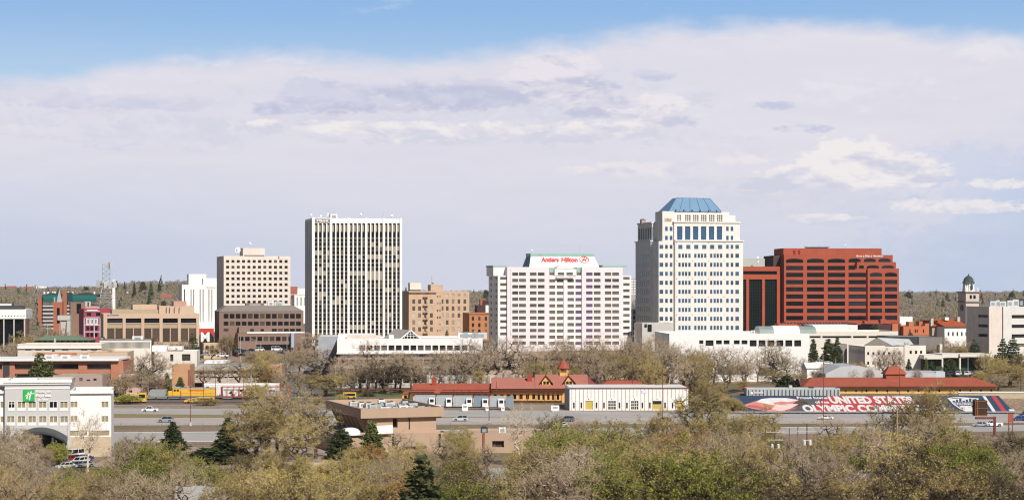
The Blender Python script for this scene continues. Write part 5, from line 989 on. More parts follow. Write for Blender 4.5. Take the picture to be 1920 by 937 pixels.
# ================================================================ foreground buildings
hgry = M('warm_grey_stucco', (.53, .51, .50), var=.05, streak=.02); hwh = M('hotel_white_stucco', (.80, .78, .76), var=.03, streak=.02)
b = Bld('roadside_hotel', 'grey and white roadside hotel with green H sign and tan curtained windows', 'hotel', 9, 131, 405, rot=11, base=-.2)
cu_ = M('tan_curtain_glass', (.30, .25, .14), rough=.25, spec=.5, var=.1)
wr = [(16.5, 752.5, 27, 763.5)] + [(33.5 + 19.9 * i, 752.5, 47 + 19.9 * i, 763.5) for i in range(5)]; wr2 = [(13.5 + 20 * i, 779.5, 27 + 20 * i, 791) for i in range(6)]
H = b.z(714, 8)
b.wall(0, b.W, 0, H, 0, 18, hgry, front=[b.rect(r) for r in wr + wr2], depth=.3, panes=False, parapet=1.4, roof=gravel)
for i, r in enumerate(wr + wr2):
    r = b.rect(r); m = black if i in (4, ) else cu_; w = b.pane(r, 0, glass if m is black else cu_, depth=.22); m_ = (r[0] + r[2]) / 2
    mb = MB(); mb.box(m_ - .06, m_ + .06, .1, .21, r[1], r[3]); mb.box(r[0] - .12, r[2] + .12, -.08, -.003, r[1] - .75, r[1] - .02); mb.box(r[0] - .12, r[0], -.07, -.003, r[1], r[3] + .1); mb.box(r[2], r[2] + .12, -.07, -.003, r[1], r[3] + .1); mb.box(r[0] + .001, r[2] - .001, -.07, -.003, r[3], r[3] + .1); mb.build('window_frame', white, b.o)
    if i == 0: b.part('window', glass, (r[0], r[2], .14, .2, r[1], r[1] + (r[3] - r[1]) * .55))
b.part('cornice', hwh, (-.5, b.W + .5, -.6, -.004, H - .35, H + .35), (-.3, b.W + .3, -.35, -.005, H - .8, H - .36)); r = b.rect((9, 726.5, 131, 728.7)); b.part('moulding', hwh, (-.05, b.W + .05, -.12, -.004, r[1], r[3]))
# sign
r = b.rect((43.5, 730, 65, 751.5)); gs = M('sign_green', (.03, .42, .08), var=.35, scale=.5, fine=0, rough=.4); sg = MB(); sg.box(r[0], r[2], -.35, -.06, r[1], r[3]); sg.build('sign_panel', gs, b.o)
w, h = r[2] - r[0], r[3] - r[1]; mb = MB()
def stroke(pts, t):
    for (x0, y0), (x1, y1) in zip(pts, pts[1:]):
        d = Vector((x1 - x0, y1 - y0)).normalized(); nx, ny = -d.y * t, d.x * t
        mb.prism([(r[0] + w * (x0 + nx), r[1] + h * (y0 + ny)), (r[0] + w * (x0 - nx), r[1] + h * (y0 - ny)), (r[0] + w * (x1 - nx), r[1] + h * (y1 - ny)), (r[0] + w * (x1 + nx), r[1] + h * (y1 + ny))][::-1], -.42, -.352)
stroke([(.32, .2), (.38, .45), (.48, .78)], .055); stroke([(.54, .1), (.60, .45), (.72, .86)], .055); stroke([(.2, .46), (.40, .58), (.60, .60)], .035); stroke([(.56, .60), (.78, .66), (1.0, .66)], .035); mb.build('sign_letter', white, b.o)
b.text('Holiday Inn', 67, 731.5, 96, 737.5, white, bold=.03, v=-.25); b.text('Express', 67, 737.8, 95.5, 745.5, white, bold=.05, v=-.25); b.text('& Suites', 72, 746.5, 90, 750.5, white, bold=.03, v=-.25)
# right wing and left wing
H2 = b.z(731.5, 24, 3); u0, u1 = b.W + .01, b.u(208.5, 2); wr3 = [b.rect((c0, r0, c1, r1), 2) for r0, r1 in ((752.3, 763), (779.5, 790)) for c0, c1 in ((132.5, 145), (190.5, 203))]
gf = [b.rect((130.5, 806.5, 163, 816), 2), b.rect((166, 806.5, 205, 816), 2)]
b.wall(u0, u1, 0, H2, 2, 20, hwh, front=wr3 + gf, depth=.3, wmat=lambda q: cu_ if q[1] > 5 else glass, parapet=1.2, roof=darkmetal, name='right_wing')
b.part('cornice', hwh, (u0, u1 + .5, 1.4, 1.996, H2 - .6, H2 + .2)); b.part('stone_base', M('buff_stone', (.50, .40, .28), var=.2, scale=1.2), (u0 + .1, u1, 1.85, 1.997, 0, gf[0][1] - .3))
for q in wr3: m_ = (q[0] + q[2]) / 2; b.part('mullion', white, (m_ - .06, m_ + .06, 2.1, 2.19, q[1], q[3]))
ul = b.u(-60, 2); Hl = b.z(731.5, -2, 2); b.wall(ul, -.01, 0, Hl, 2, 20, hwh, front=[b.rect((1, 753, 6.5, 763.5), 2), b.rect((1, 780, 6.5, 791), 2)], depth=.3, wmat=cu_, parapet=1.0, name='left_wing'); b.part('cornice', hwh, (ul, -.02, 1.4, 1.996, Hl - .7, Hl + .2))
b.wall(b.u(-30, 12), b.u(70, 12), H - 1.4, b.z(709.5, 5, 12), 12, 17.5, hwh, name='penthouse', parapet=.6, roof=darkmetal)
# canopy
mb = MB(); n = 10; ca, cb = b.u(40, -9), b.u(124, -9); zc_ = lambda f: b.z(808 + 12 * (2 * f - .72) ** 2, 8, -9)
for k in range(n):
    f0, f1 = k / n, (k + 1) / n; x0, x1 = ca + (cb - ca) * f0, ca + (cb - ca) * f1
    mb.face([(x0, -9, zc_(f0)), (x1, -9, zc_(f1)), (x1, -.7, zc_(f1) + .3), (x0, -.7, zc_(f0) + .3)]); mb.face([(x0, -9, zc_(f0) - .5), (x1, -9, zc_(f1) - .5), (x1, -9, zc_(f1)), (x0, -9, zc_(f0))]); mb.face([(x0, -.7, zc_(f0) - .2), (x1, -.7, zc_(f1) - .2), (x1, -9, zc_(f1) - .5), (x0, -9, zc_(f0) - .5)])
mb.build('entrance_canopy', M('slate_canopy', (.05, .055, .06), rough=.6), b.o)
for f in (.05, .38, .7, .96): x = ca + (cb - ca) * f; b.part('canopy_post', M('slate_canopy', (.12, .13, .14)), (x - .25, x + .25, -8.6, -8.1, 0, zc_(f) - .5))
b.part('entrance_wall', black, (ca + 1, cb - .5, -.4, -.006, 0, b.z(816, 8))); b.finish()
# brown office with overhanging flat fascia
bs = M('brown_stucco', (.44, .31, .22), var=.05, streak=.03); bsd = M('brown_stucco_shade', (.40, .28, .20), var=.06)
b = Bld('office_building', 'brown stucco office with a deep flat fascia, shaded fins and cluttered roof', 'building', 676.5, 832, 418, rot=20, base=-.2)
T = b.z(764.5, 8); Fb = b.z(782.5, 8); D = 35
# fascia ring
mb = MB(); t = .5
for x0, x1, y0, y1 in ((0, b.W, 0, t), (0, b.W, D - t, D), (0, t, t, D - t), (b.W - t, b.W, t, D - t)): mb.box(x0, x1, y0, y1, Fb, T)
mb.build('fascia', bs, b.o); b.part('roof', M('tan_roof_gravel', (.46, .36, .28), var=.15, scale=.4), (t, b.W - t, t, D - t, Fb, T - 1.0))
b.wall(2.6, b.W - 1.5, 0, Fb - .01, 1.4, D - 1, bs, front=[b.rect((736.5, 784, 745.5, 801), 1.4)] , depth=1.2, parapet=0, wmat=glass, name='wall')
for px0, px1 in ((676, 733), (769, 828)): q = b.rect((px0, 786, px1, 804), 1.0); b.part('panel_frame', bsd, (max(q[0], 2.6), q[2], 1.05, 1.397, Fb - .45, Fb - .02))
b.part('dark_joint', black, (b.u(767, 1.2), b.u(768.5, 1.2), 1.2, 1.398, b.z(805, 8, 1.2), Fb - .03))
for k in range(7): y = 5 + 4.2 * k; MB().prism([(.4, Fb - .01), (2.59, Fb - .01), (2.59, Fb - 4.5)][::-1], y, y + .5).build('fin', bs, b.o)
for k in range(6): y = 6 + 4.2 * k; b.part('window', glass, (2.55, 2.597, y, y + 2.8, Fb - 5, Fb - .6))
P0, P1 = b.u(655, -5), b.u(838, -3); pz = b.z(812.5, 8, -5)
b.wall(P0, P1, 0, pz, -5, 1.38, bs, front=[b.rect((735, 812, 739.5, 838), -5), b.rect((822, 813, 827, 838), -5), b.rect((748, 836, 800, 842), -5)], depth=1.0, wmat=glass, parapet=.5, name='terrace_wing', roof=M('tan_roof_gravel', (.46, .36, .28)))
b.wall(P0 - .01 - 1.5, 2.58, 0, pz - .4, 1.4, D - 6, bsd, parapet=.4, name='side_terrace', roof=M('tan_roof_gravel', (.46, .36, .28))); b.finish(); BO = b
cx_ = [(693, 756), (700, 760), (712, 757), (722, 761), (731, 756), (741, 760), (752, 757), (757, 762), (767, 760), (775, 758), (784, 762), (680, 755), (664, 752), (790, 763), (802, 764), (716, 752), (735, 751), (760, 752)]
rg = 'air conditioners crowding the brown office roof'; random.seed(11)
desc = ['pale box', 'sage box', 'low grey box', 'tall pale box', 'square unit', 'small unit', 'wide grey unit', 'tilted pale unit', 'double unit', 'white unit', 'grey unit', 'corner unit', 'dark unit', 'short unit', 'end unit', 'rear pale unit', 'rear white unit', 'rear grey unit']
acm = [M('ac_pale', (.50, .53, .53)), M('ac_sage', (.40, .46, .43)), M('ac_grey', (.33, .35, .36)), M('ac_white', (.70, .71, .71))]
order = sorted(range(len(cx_)), key=lambda i: cx_[i][0]); rank = {i: k for k, i in enumerate(order)}; ordw = 'first second third fourth fifth sixth seventh eighth ninth tenth eleventh twelfth thirteenth fourteenth fifteenth sixteenth seventeenth eighteenth'.split()
for i, (px, py) in enumerate(cx_):
    k = (T - 1.0) ; zz = k + b.gz; Yb = (CZ - zz) * F / (py + 8 - HZ); Yb = min(max(Yb, 425), 449)
    x = xpx(px, Yb); lx, ly = x - b.X0, Yb - b.Y0; uu, vv_ = lx * b.c + ly * b.s, -lx * b.s + ly * b.c
    if not (1.2 < uu < b.W - 2.5 and 1.2 < vv_ < D - 4): uu = min(max(uu, 1.6), b.W - 2.8); vv_ = min(max(vv_, 1.6), D - 5)
    o = empty('air_conditioner', '%s, %s from the left among the units on the brown office roof' % (desc[i], ordw[rank[i]]), 'air conditioner', (b.X0 + uu * b.c - vv_ * b.s, b.Y0 + uu * b.s + vv_ * b.c, zz + .003), 20 + random.uniform(-8, 8), rg)
    hvac(o, random.uniform(1.3, 2.4), random.uniform(1, 1.7), random.uniform(.8, 1.7), acm[i % 4])
for i, (px, py, lab) in enumerate(((655, 806, 'large white fabric covered mound on the terrace of the brown office'), (725, 811, 'tilted white panel on the terrace edge of the brown office'))):
    x = xpx(px, 412); o = empty('terrace_shade', lab, 'canopy', (x, 414, pz + b.gz), 20)
    if i == 0: m_ = MB(); m_.lathe([(2.6, 0), (2.5, .7), (1.9, 1.3), (.9, 1.6), (0, 1.65)], 0, 0, 10); m_.build('fabric_cover', white, o); MB().box(-2.7, 2.7, -2.7, 2.7, -.1, .0).build('base_board', steel, o)
    else:
        m_ = MB(); m_.v = [(-2.2, 0, .2), (1.4, 0, .2), (1.4, .15, 2.2), (-2.2, 1.6, 2.0), (-2.2, .1, .2), (1.4, .1, .2), (1.4, .3, 2.2), (-2.2, 1.75, 2.0)]; m_.f = [(0, 1, 2, 3), (7, 6, 5, 4), (0, 4, 5, 1), (1, 5, 6, 2), (2, 6, 7, 3), (3, 7, 4, 0)]; m_.m = [0] * 6; m_.build('panel', white, o)
        for q in (-2, 1.2): MB().tube((q, 1.2, 0), (q, .9, 1.5), .06, .06, 5).build('leg', steel, o)
b = Bld('low_building', 'flat tan annex with a dark garage opening right of the brown office', 'building', 878, 1012, 420, rot=3, base=-.2)
b.simple(811, 14, bs, front=[(923, 826, 945, 838)], depth=1.2, parapet=.5, wmat=M('dark_recess', (.06, .045, .03)), roof=M('tan_roof_gravel', (.46, .36, .28))); b.part('brick_edge', brickd, (b.u(905), b.u(909), -.25, -.003, 0, b.H)); b.finish()
for i, px in enumerate((942, 908)): on_roof('rooftop_unit', ['white air conditioner on the tan annex roof', 'dark vent box on the tan annex roof'][i], 'rooftop unit', b, px, 812, 3, lambda o: hvac(o, 1.7, 1.4, 1.5, white if i == 0 else darkmetal))
# sheds among the trees
def shed(label, px0, px1, top, Y, wallm, roofm, d=6):
    X0, X1 = xpx(px0, Y), xpx(px1, Y); h = zpx(top, Y) - g(X0, Y) + .2; o = empty('shed', label, 'shed', (X0, Y, g(X0, Y) - .2), 6); w = X1 - X0
    MB().box(0, w, 0, d, 0, h * .75).build('wall', wallm, o); MB().prismx([(-.5, h * .74), (d + .5, h * .74), (d / 2, h)], -.3, w + .3).build('roof', roofm, o); MB().box(w * .4, w * .4 + 1, -.07, -.003, .1, min(2.1, h * .7)).build('door', darkmetal, o)
shed('brown shed with rusty wall and pale roof in the front thicket', 381, 431, 916, 268, M('rusty_brown_wall', (.15, .065, .035), var=.3), M('pale_rusty_roof', (.27, .25, .23), var=.25))
shed('long grey metal roofed shed left of the brown one in the front thicket', 330, 379, 914, 272, M('grey_side_metal', (.34, .33, .33)), M('dull_metal_roof', (.30, .30, .29), var=.2))
shed('long pale shed glimpsed under trees below the mural', 1590, 1690, 884, 310, hw, zinc)
shed('white sided shed glimpsed under trees at the lower right', 1722, 1800, 877, 318, white, zinc)
shed('small grey roofed shed under bare trees below the mural wording', 1515, 1545, 900, 300, M('pink_stucco', (.52, .37, .31)), zinc)
shed('blue grey shed behind trees below the tan annex', 922, 955, 880, 322, M('pale_blue_panel2', (.50, .55, .62)), M('dull_metal_roof', (.30, .30, .29)))
# ================================================================ ground, roads, tracks
gm = bpy.data.materials.new('dry_ground'); gm.use_nodes = True; t = gm.node_tree; pb = t.nodes['Principled BSDF']; pb.inputs['Roughness'].default_value = .95; pb.inputs['Specular IOR Level'].default_value = .1
co = nd(t, 'ShaderNodeTexCoord').outputs['Object']
def gn(s, d=5):
    n = nd(t, 'ShaderNodeTexNoise'); n.inputs['Scale'].default_value = s; n.inputs['Detail'].default_value = d; t.links.new(co, n.inputs['Vector']); return n.outputs[0]
def gr_(x, a, b_): n = nd(t, 'ShaderNodeMapRange'); t.links.new(x, n.inputs[0]); n.inputs[1].default_value = a; n.inputs[2].default_value = b_; return n.outputs[0]
c_ = mixc(gr_(gn(.03), .42, .6), (.30, .225, .16), (.20, .175, .085), tree=t); c_ = mixc(gr_(gn(.012, 3), .5, .62), c_, (.36, .26, .21), tree=t); c_ = mixc(gr_(gn(1.1, 4), .35, .75), c_, (.15, .115, .08), tree=t); t.links.new(c_, pb.inputs['Base Color'])
xs = np.concatenate([np.arange(-3200, -300, 100), np.arange(-300, 300, 6), np.arange(300, 3201, 100)]); ys = np.concatenate([np.arange(-400, 0, 40), np.arange(0, 700, 6), np.arange(700, 3300, 30)])
XX, YY = np.meshgrid(xs, ys); ZZ = g(XX, YY); nx_, ny_ = len(xs), len(ys)
vv_ = np.stack([XX.ravel(), YY.ravel(), ZZ.ravel()], 1); idx = np.arange(nx_ * ny_).reshape(ny_, nx_); ff = np.stack([idx[:-1, :-1].ravel(), idx[:-1, 1:].ravel(), idx[1:, 1:].ravel(), idx[1:, :-1].ravel()], 1)
me = bpy.data.meshes.new('ground'); me.from_pydata(vv_.tolist(), [], ff.tolist()); me.materials.append(gm); me.shade_smooth(); tag(put('ground', me), kind='structure')
def lerp(a, b_, f): return a + (b_ - a) * f
LX0, LX1 = -340, 340
def strip(name, ya, yb, mat, z=.02, x0=LX0, x1=LX1, kind='structure', label=None, cat=None, n=40):
    """a flat strip; ya, yb are functions of x"""
    mb = MB()
    for k in range(n):
        a, c = lerp(x0, x1, k / n), lerp(x0, x1, (k + 1) / n)
        mb.face([(a, ya(a), z), (c, ya(c), z), (c, yb(c), z), (a, yb(a), z)])
    return tag(mb.build(name, mat), label, cat, None, kind)
LIN = lambda xa, ya, xb, yb: (lambda x: ya + (yb - ya) * (x - xa) / (xb - xa))
asp = M('asphalt_grey', (.40, .375, .355), streak=.12, sscale=(.012, .9, 1), var=.12, scale=.08, fine=.05, rough=.9); aspd = M('asphalt_dark', (.15, .14, .135), var=.15, scale=.08); pink_ = M('pinkish_concrete_road', (.45, .39, .36), streak=.12, sscale=(.012, .9, 1), var=.12, scale=.06, fine=.05)
line = M('road_paint', (.70, .68, .62), var=.2); yline = M('yellow_road_paint', (.60, .42, .08), var=.2)
near, fro, bar = LIN(-105, 447, 140, 484), LIN(-105, 479, 140, 502), LIN(-105, 503, 140, 511.5)
strip('frontage_road', near, fro, asp, .02)
f1, f2, f3, f4 = (lambda x: bar(x) + 1.2), LIN(-105, 534, 140, 533), LIN(-105, 548, 0, 535), (lambda x: float(np.interp(x, [-340, -105, 20, 66, 340], [591, 574, 563, 550, 549])))
f3b = lambda x: max(f3(x), f2(x) + .02)
strip('highway', f1, f2, pink_, .02); strip('highway_far_lanes', f3b, f4, asp, .024)
tag(strip('median_grass', f2, f3b, M('dry_median_grass', (.26, .20, .09), var=.25, scale=.5), .03, x1=2), kind='structure')
def dashes(yf, w, name, on=3, off=9, mat=line, x0=-300, x1=300, z=.03):
    mb = MB(); x = x0
    while x < x1:
        mb.face([(x, yf(x) - w, z), (x + on, yf(x + on) - w, z), (x + on, yf(x + on) + w, z), (x, yf(x) + w, z)]); x += on + off
    tag(mb.build(name, mat), kind='structure')
for fr_ in (.33, .66): dashes(lambda x, fr_=fr_: lerp(f1(x), f2(x), fr_), .14, 'lane_markings'); dashes(lambda x, fr_=fr_: lerp(f3b(x), f4(x), fr_), .14, 'lane_markings')
dashes(lambda x: f1(x) + 1, .14, 'edge_line', 6, 0, yline); dashes(lambda x: f2(x) - .6, .14, 'edge_line', 6, 0); dashes(lambda x: f4(x) - .8, .14, 'edge_line', 6, 0); dashes(lambda x: lerp(near(x), fro(x), .5), .12, 'lane_markings', 3, 9, yline)
kb = MB()
for k in range(60):
    a, c = lerp(LX0, LX1, k / 60), lerp(LX0, LX1, (k + 1) / 60); y0, y1 = fro(a), fro(c)
    i = len(kb.v); kb.v += [(a, y0, 0), (c, y1, 0), (c, y1 + .4, 0), (a, y0 + .4, 0), (a, y0, .14), (c, y1, .14), (c, y1 + .4, .14), (a, y0 + .4, .14)]
    for q in ((4, 5, 6, 7), (0, 1, 5, 4), (2, 3, 7, 6)): kb.f.append(tuple(i + r_ for r_ in q)); kb.m.append(0)
tag(kb.build('kerb', conc), kind='structure')
strip('verge', lambda x: f4(x) + .2, lambda x: 596.0, M('gravelly_verge', (.33, .26, .20), var=.2, scale=.3), .016, x1=60)
strip('trackbed', lambda x: 597.0, lambda x: 632.0, M('dark_ballast', (.16, .13, .12), var=.2, scale=.3, fine=.12), .03, x1=-46)
rl = MB()
for y in (604, 605.5, 619, 620.5): rl.box(LX0, -48, y - .06, y + .06, .1, .24)
tag(rl.build('rails', M('rail_steel', (.16, .13, .12), rough=.4, metal=.6)), kind='structure')
sl2 = MB(); x = LX0
while x < -48: sl2.box(x, x + .25, 603.4, 606.1, .04, .12); sl2.box(x, x + .25, 618.4, 621.1, .04, .12); x += .9
tag(sl2.build('railway_sleepers', M('sleeper_wood', (.07, .055, .045))), kind='structure')
lot = MB(); lot.face([(-95, 388, .02), (-40, 380, .02), (-40, 430, .02), (-95, 438, .02)]); tag(lot.build('gravel_lot', M('pinkish_gravel', (.37, .275, .235), var=.15, scale=.3, fine=.1)), kind='structure')
lot = MB(); lot.face([(-140, 372, .018), (-97, 372, .018), (-97, 400, .018), (-140, 404, .018)]); tag(lot.build('hotel_parking', aspd), kind='structure')
lw = MB(); lw.face([(-47.5, 392, .04), (-41, 391, .04), (-41, 399, .04), (-48.5, 400, .04)]); tag(lw.build('lawn', M('fresh_lawn', (.07, .16, .03), var=.2, scale=1)), kind='structure')
lw = MB(); lw.face([(-72, 640, .06), (-30, 640, .06), (-30, 688, .3), (-72, 688, .3)]); tag(lw.build('depot_lawn', M('spring_lawn', (.11, .15, .045), var=.3, scale=.25)), kind='structure')
def sheet(name, x0, x1, y0, y1, mat, dz=.15, n=8):
    mb = MB()
    for i in range(n):
        for j in range(n):
            q = [(lerp(x0, x1, a / n), lerp(y0, y1, c / n)) for a, c in ((i, j), (i + 1, j), (i + 1, j + 1), (i, j + 1))]; mb.face([(x, y, g(x, y) + dz) for x, y in q])
    tag(mb.build(name, mat), kind='structure')
sheet('car_park', -170, -92, 762, 812, M('pale_concrete_lot', (.36, .31, .27), var=.12, scale=.1), .25, 12)
sheet('upper_car_park', 165, 270, 660, 712, asp, .2, 10); sheet('street', -100, -72, 640, 830, aspd, .12, 30)
sheet('shaded_thicket_floor', -150, 155, 226, 374, M('thicket_shade_brown', (.13, .10, .065), var=.3, scale=.4, fine=.2), .03, 14)  # dark colour stands in for the shade inside the thicket
# ================================================================ roadside furniture
def rail(name, label, yf, x0, x1, mat, h=.75, step=4):
    o = empty(name, label, 'guardrail', (x0, yf(x0), 0)); mb = MB(); X, Y0_ = x0, yf(x0); n = int((x1 - x0) / step)
    for k in range(n):
        a, c = x0 + k * step, x0 + (k + 1) * step; i = len(mb.v)
        for (x, y) in ((a - X, yf(a) - Y0_), (c - X, yf(c) - Y0_)): mb.v += [(x, y - .06, h - .32), (x, y + .06, h - .32), (x, y + .06, h), (x, y - .06, h)]
        for q in ((0, 4, 7, 3), (1, 2, 6, 5), (3, 7, 6, 2), (0, 1, 5, 4)): mb.f.append(tuple(i + r_ for r_ in q)); mb.m.append(0)
    mb.build('beam', mat, o)
    for k in range(min(n + 1, 98)): x = k * step; MB().box(x - .08, x + .08, yf(x0 + x) - Y0_ + .07, yf(x0 + x) - Y0_ + .24, 0, h + .1).build('post', M('post_grey', (.20, .19, .18)), o)
galv = M('galvanised_rail', (.33, .31, .29), rough=.6, var=.15)
rail('guardrail', 'grey guardrail between the highway and the frontage road', bar, -170, 190, galv); rail('guardrail', 'low guardrail along the far edge of the highway by the tracks', lambda x: f4(x) + 2.4, -170, 6, M('brown_rail', (.22, .17, .14)), .7, 4)
rail('guardrail', 'guardrail at the foot of the painted slope', lambda x: 551.0, 68, 176, M('mauve_rail', (.38, .33, .33)), .8, 3)
rail('guardrail', 'pale rail at the back of the pinkish gravel lot', lambda x: 443, -92, -42, conc, 1.0, 6)
def lamp_post(px, Yb, py_top, label, mat=rust, arm=1.6, base=True, side=1, r=.13):
    X = xpx(px, Yb); z0 = g(X, Yb); o = empty('street_lamp', label, 'street lamp', (X, Yb, z0), 0, 'red brown lamp posts along the highway' if mat is rust else 'lamp posts between the buildings'); H = zpx(py_top, Yb) - z0
    MB().tube((0, 0, 0), (0, 0, H), r, r * .6, 6).build('pole', mat, o)
    if base: m_ = MB(); m_.lathe([(.4, 0), (.4, .9), (.3, 1.0), (0, 1.0)], 0, 0, 8); m_.build('concrete_base', conc, o)
    if arm: MB().tube((0, 0, H - .1), (side * arm, 0, H + .25), .06, .05, 5).build('arm', mat, o); MB().frustum((side * arm - .35, side * arm + .35, -.16, .16, H + .12), (side * arm - .25, side * arm + .25, -.1, .1, H + .34)).build('lamp_head', steel, o)
for px, Y, top, lab in ((357, 503, 705, 'red brown lamp post on a pale base in front of the yellow locomotive'), (382, 590, 686, 'red brown lamp post crossing the yellow locomotive body'), (457, 505, 690, 'red brown lamp post in front of the red framed rail wagon'), (404, 596, 700, 'dark lamp post at the right end of the yellow locomotive'),
        (917, 507, 715, 'red brown lamp post in front of the grey trailers'), (1242, 505, 690, 'red brown lamp post at the right end of the white warehouse'), (1186, 600, 675, 'orange red mast rising behind the white warehouse'), (1544, 505, 665, 'red brown lamp post crossing the left of the painted slope'), (1687, 577, 690, 'red brown lamp post by the freight depot roof tower'),
        (236, 640, 690, 'thin red brown post beside the small pink stucco building'), (1061, 598, 700, 'dark thin post at the left corner of the white warehouse'), (931, 600, 715, 'dark thin post at the left of the faded depot roof'), (1914, 575, 700, 'rust red lamp post at the far right above the boundary wall')):
    lamp_post(px, Y, top, lab, arm=1.5 if px in (457, 382, 1544, 1242) else 0, base=px in (357, 457, 917, 1242), side=-1 if px % 2 else 1)
for px, Y, top, lab in ((1582, 690, 648, 'tall grey street lamp with curved arm by the cream office shaded wing'), (1543, 700, 660, 'plain grey pole left of the dark conifers by the white block'), (1522, 700, 662, 'yellowish pole left of the grey one by the white block'), (1567, 695, 672, 'grey pole in front of the shaded cream office wing'), (451, 780, 630, 'thin grey lamp post in front of the low brown office wing'), (489, 785, 643, 'short grey lamp post near parked cars by the brown office'), (480, 778, 637, 'grey lamp post with pale arm by the brown office ground floor'), (546, 760, 654, 'slim grey pole at the right end of the brown office'), (538, 768, 620, 'brown pole near the pale blue entrance fin'), (17, 770, 625, 'thin white flagpole before the black glass hall'), (89, 800, 608, 'thin white flagpole left of the stone gateway'), (111, 800, 606, 'slim grey pole beside the stone gateway'), (1845, 690, 660, 'globe lamp post in front of the low cream canopies'), (1815, 690, 669, 'dark lamp post under the low cream canopies'), (126, 395, 783, 'grey car park lamp beside the hotel canopy')):
    lamp_post(px, Y, top, lab, lightsteel if Y > 500 else steel, 1.8 if px in (1582, 480, 126) else 0, False, -1, .1)
# utility poles
def util(px, Yb, top, label, arms=(), lean=0, mat=wood, r=.16):
    X = xpx(px, Yb); z0 = g(X, Yb) - .1; H = zpx(top, Yb) - z0; o = empty('utility_pole', label, 'utility pole', (X, Yb, z0), 0, 'wooden utility poles in the thicket')
    MB().tube((0, 0, 0), (lean, 0, H), r, r * .75, 7).build('pole', mat, o)
    for dz_, w in arms:
        MB().box(-w, w, -.2, -.08, H - dz_ - .07, H - dz_ + .07).build('crossarm', M('pale_crossarm', (.55, .47, .38)), o); m_ = MB()
        for q in (-.9, -.5, .5, .9): m_.tube((w * q, -.14, H - dz_ + .07), (w * q, -.14, H - dz_ + .3), .06, .04, 5)
        m_.build('insulators', lightsteel, o)
    if len(arms) > 1:
        for q in (-.6, .6): m_ = MB(); m_.lathe([(.28, H - 4.4), (.3, H - 4.2), (.3, H - 3.5), (.2, H - 3.4), (0, H - 3.35)], q, -.35, 8); m_.build('transformer', M('pale_transformer', (.66, .66, .64)), o)
tallp = M('pale_pole_wood', (.42, .27, .16), var=.15)
for a in ((1453, 352, 800, 'dark pole with two crossarms in the thicket below the mural swimmer', ((1.0, 1.9), (2.6, 1.6)), 0, M('dark_pole_wood', (.13, .07, .04))), (1513, 360, 794, 'dark pole with one crossarm below the white car on the highway', ((1.6, 2.1), (3.4, .9)), 0, M('dark_pole_wood', (.13, .07, .04))), (1436, 352, 800, 'pale slender pole just left of the double crossarm pole', ()), (1682, 312, 762, 'tall pale wooden pole standing clear in front of the mural wording', (), 0, tallp), (1657, 250, 888, 'short dark pole below the tall pale one at the lower right', ()), (1496, 390, 800, 'orange brown pole left of the single crossarm pole', ()), (1480, 392, 802, 'short orange brown pole between the two crossarm poles', ()), (1422, 388, 795, 'dark thin pole left of the pale slender pole', ()), (1391, 372, 790, 'dark straight pole beside the arching bare limb', ())): util(*a)
# billboard, red frame sign, yield sign, pipe frames
Y = 470; X = xpx(1865, Y); o = empty('billboard', 'rusty brown billboard seen from its dark back on one thick post', 'billboard', (X, Y, 0)); zA, zB = zpx(779, Y), zpx(750, Y)
MB().tube((0, 0, 0), (0, 0, zA - .2), .38, .38, 10).build('post', rust, o); MB().box(-5.2, -.2, -.5, .5, zA - .9, zA - .35).build('beam', rust, o)
MB().frustum((-5.4, -2.2, -.6, 2.5, zA), (-5.4, -2.2, -.6, 2.5, zB)).build('board', M('board_back_brown', (.05, .03, .02), var=.3), o); m_ = MB()
for z_ in (zA + .2, (zA + zB) / 2, zB - .2): m_.box(-5.45, -2.1, -.72, -.602, z_ - .07, z_ + .07)
for x in (-5.35, -4.9): m_.box(x - .08, x + .08, -.8, -.73, zA, zB)
m_.build('frame', M('rust_orange', (.33, .11, .04)), o)
Y = 462; X = xpx(1895, Y); o = empty('roadside_sign', 'red brown board seen from behind on two slim posts by the frontage road', 'sign', (X, Y, 0)); zt, zb = zpx(775, Y), zpx(791, Y)
MB().box(-.75, .75, -.05, .05, zb, zt).build('board', M('faded_red_board', (.36, .09, .06)), o)
for q in (-.55, .55): MB().box(q - .09, q + .09, .06, .2, 0, zt - .1).build('post', rust, o)
Y = 655; X = xpx(629.5, Y); o = empty('warning_sign', 'fluorescent yellow green diamond warning sign on a slim grey pole', 'sign', (X, Y, g(X, Y))); H = zpx(713, Y) - g(X, Y)
MB().tube((0, 0, 0), (0, 0, H + 6), .06, .05, 5).build('pole', lightsteel, o); MB().prism([(-.9, H), (0, H - .9), (.9, H), (0, H + .9)], -.12, -.07).build('panel', M('fluorescent_yellow', (.62, .75, .03), var=.03), o); MB().box(-.5, .5, -.12, -.07, H - 1.8, H - .92).build('plate', M('fluorescent_yellow', (.62, .75, .03)), o)
def pipeframe(label, px0, px1, py, Y):
    X0, X1 = xpx(px0, Y), xpx(px1, Y); o = empty('pipe_frame', label, 'frame', (X0, Y, 0), 0, 'red pipe frames behind the brown office'); H = zpx(py, Y); w = X1 - X0
    for x in (0, w): MB().tube((x, 0, 0), (x, 0, H), .12, .12, 6).build('post', rust, o)
    MB().tube((-.1, 0, H), (w + .1, 0, H), .12, .12, 6).build('crossbar', rust, o)
pipeframe('narrow red pipe frame left of the lawn tree', 645, 680, 729, 600); pipeframe('long red pipe frame in front of the lawn tree', 690, 771, 729, 600)
# fence line and low walls
o = empty('boundary_fence', 'pale low wall along the kerb of the gravel lot lawn', 'wall', (-49, 391, 0), -4); MB().box(0, 8, 0, .4, 0, .7).build('panel', conc, o); MB().box(-.1, 8.1, -.1, .5, .7, .8).build('coping', M('pink_stucco', (.52, .37, .31)), o)

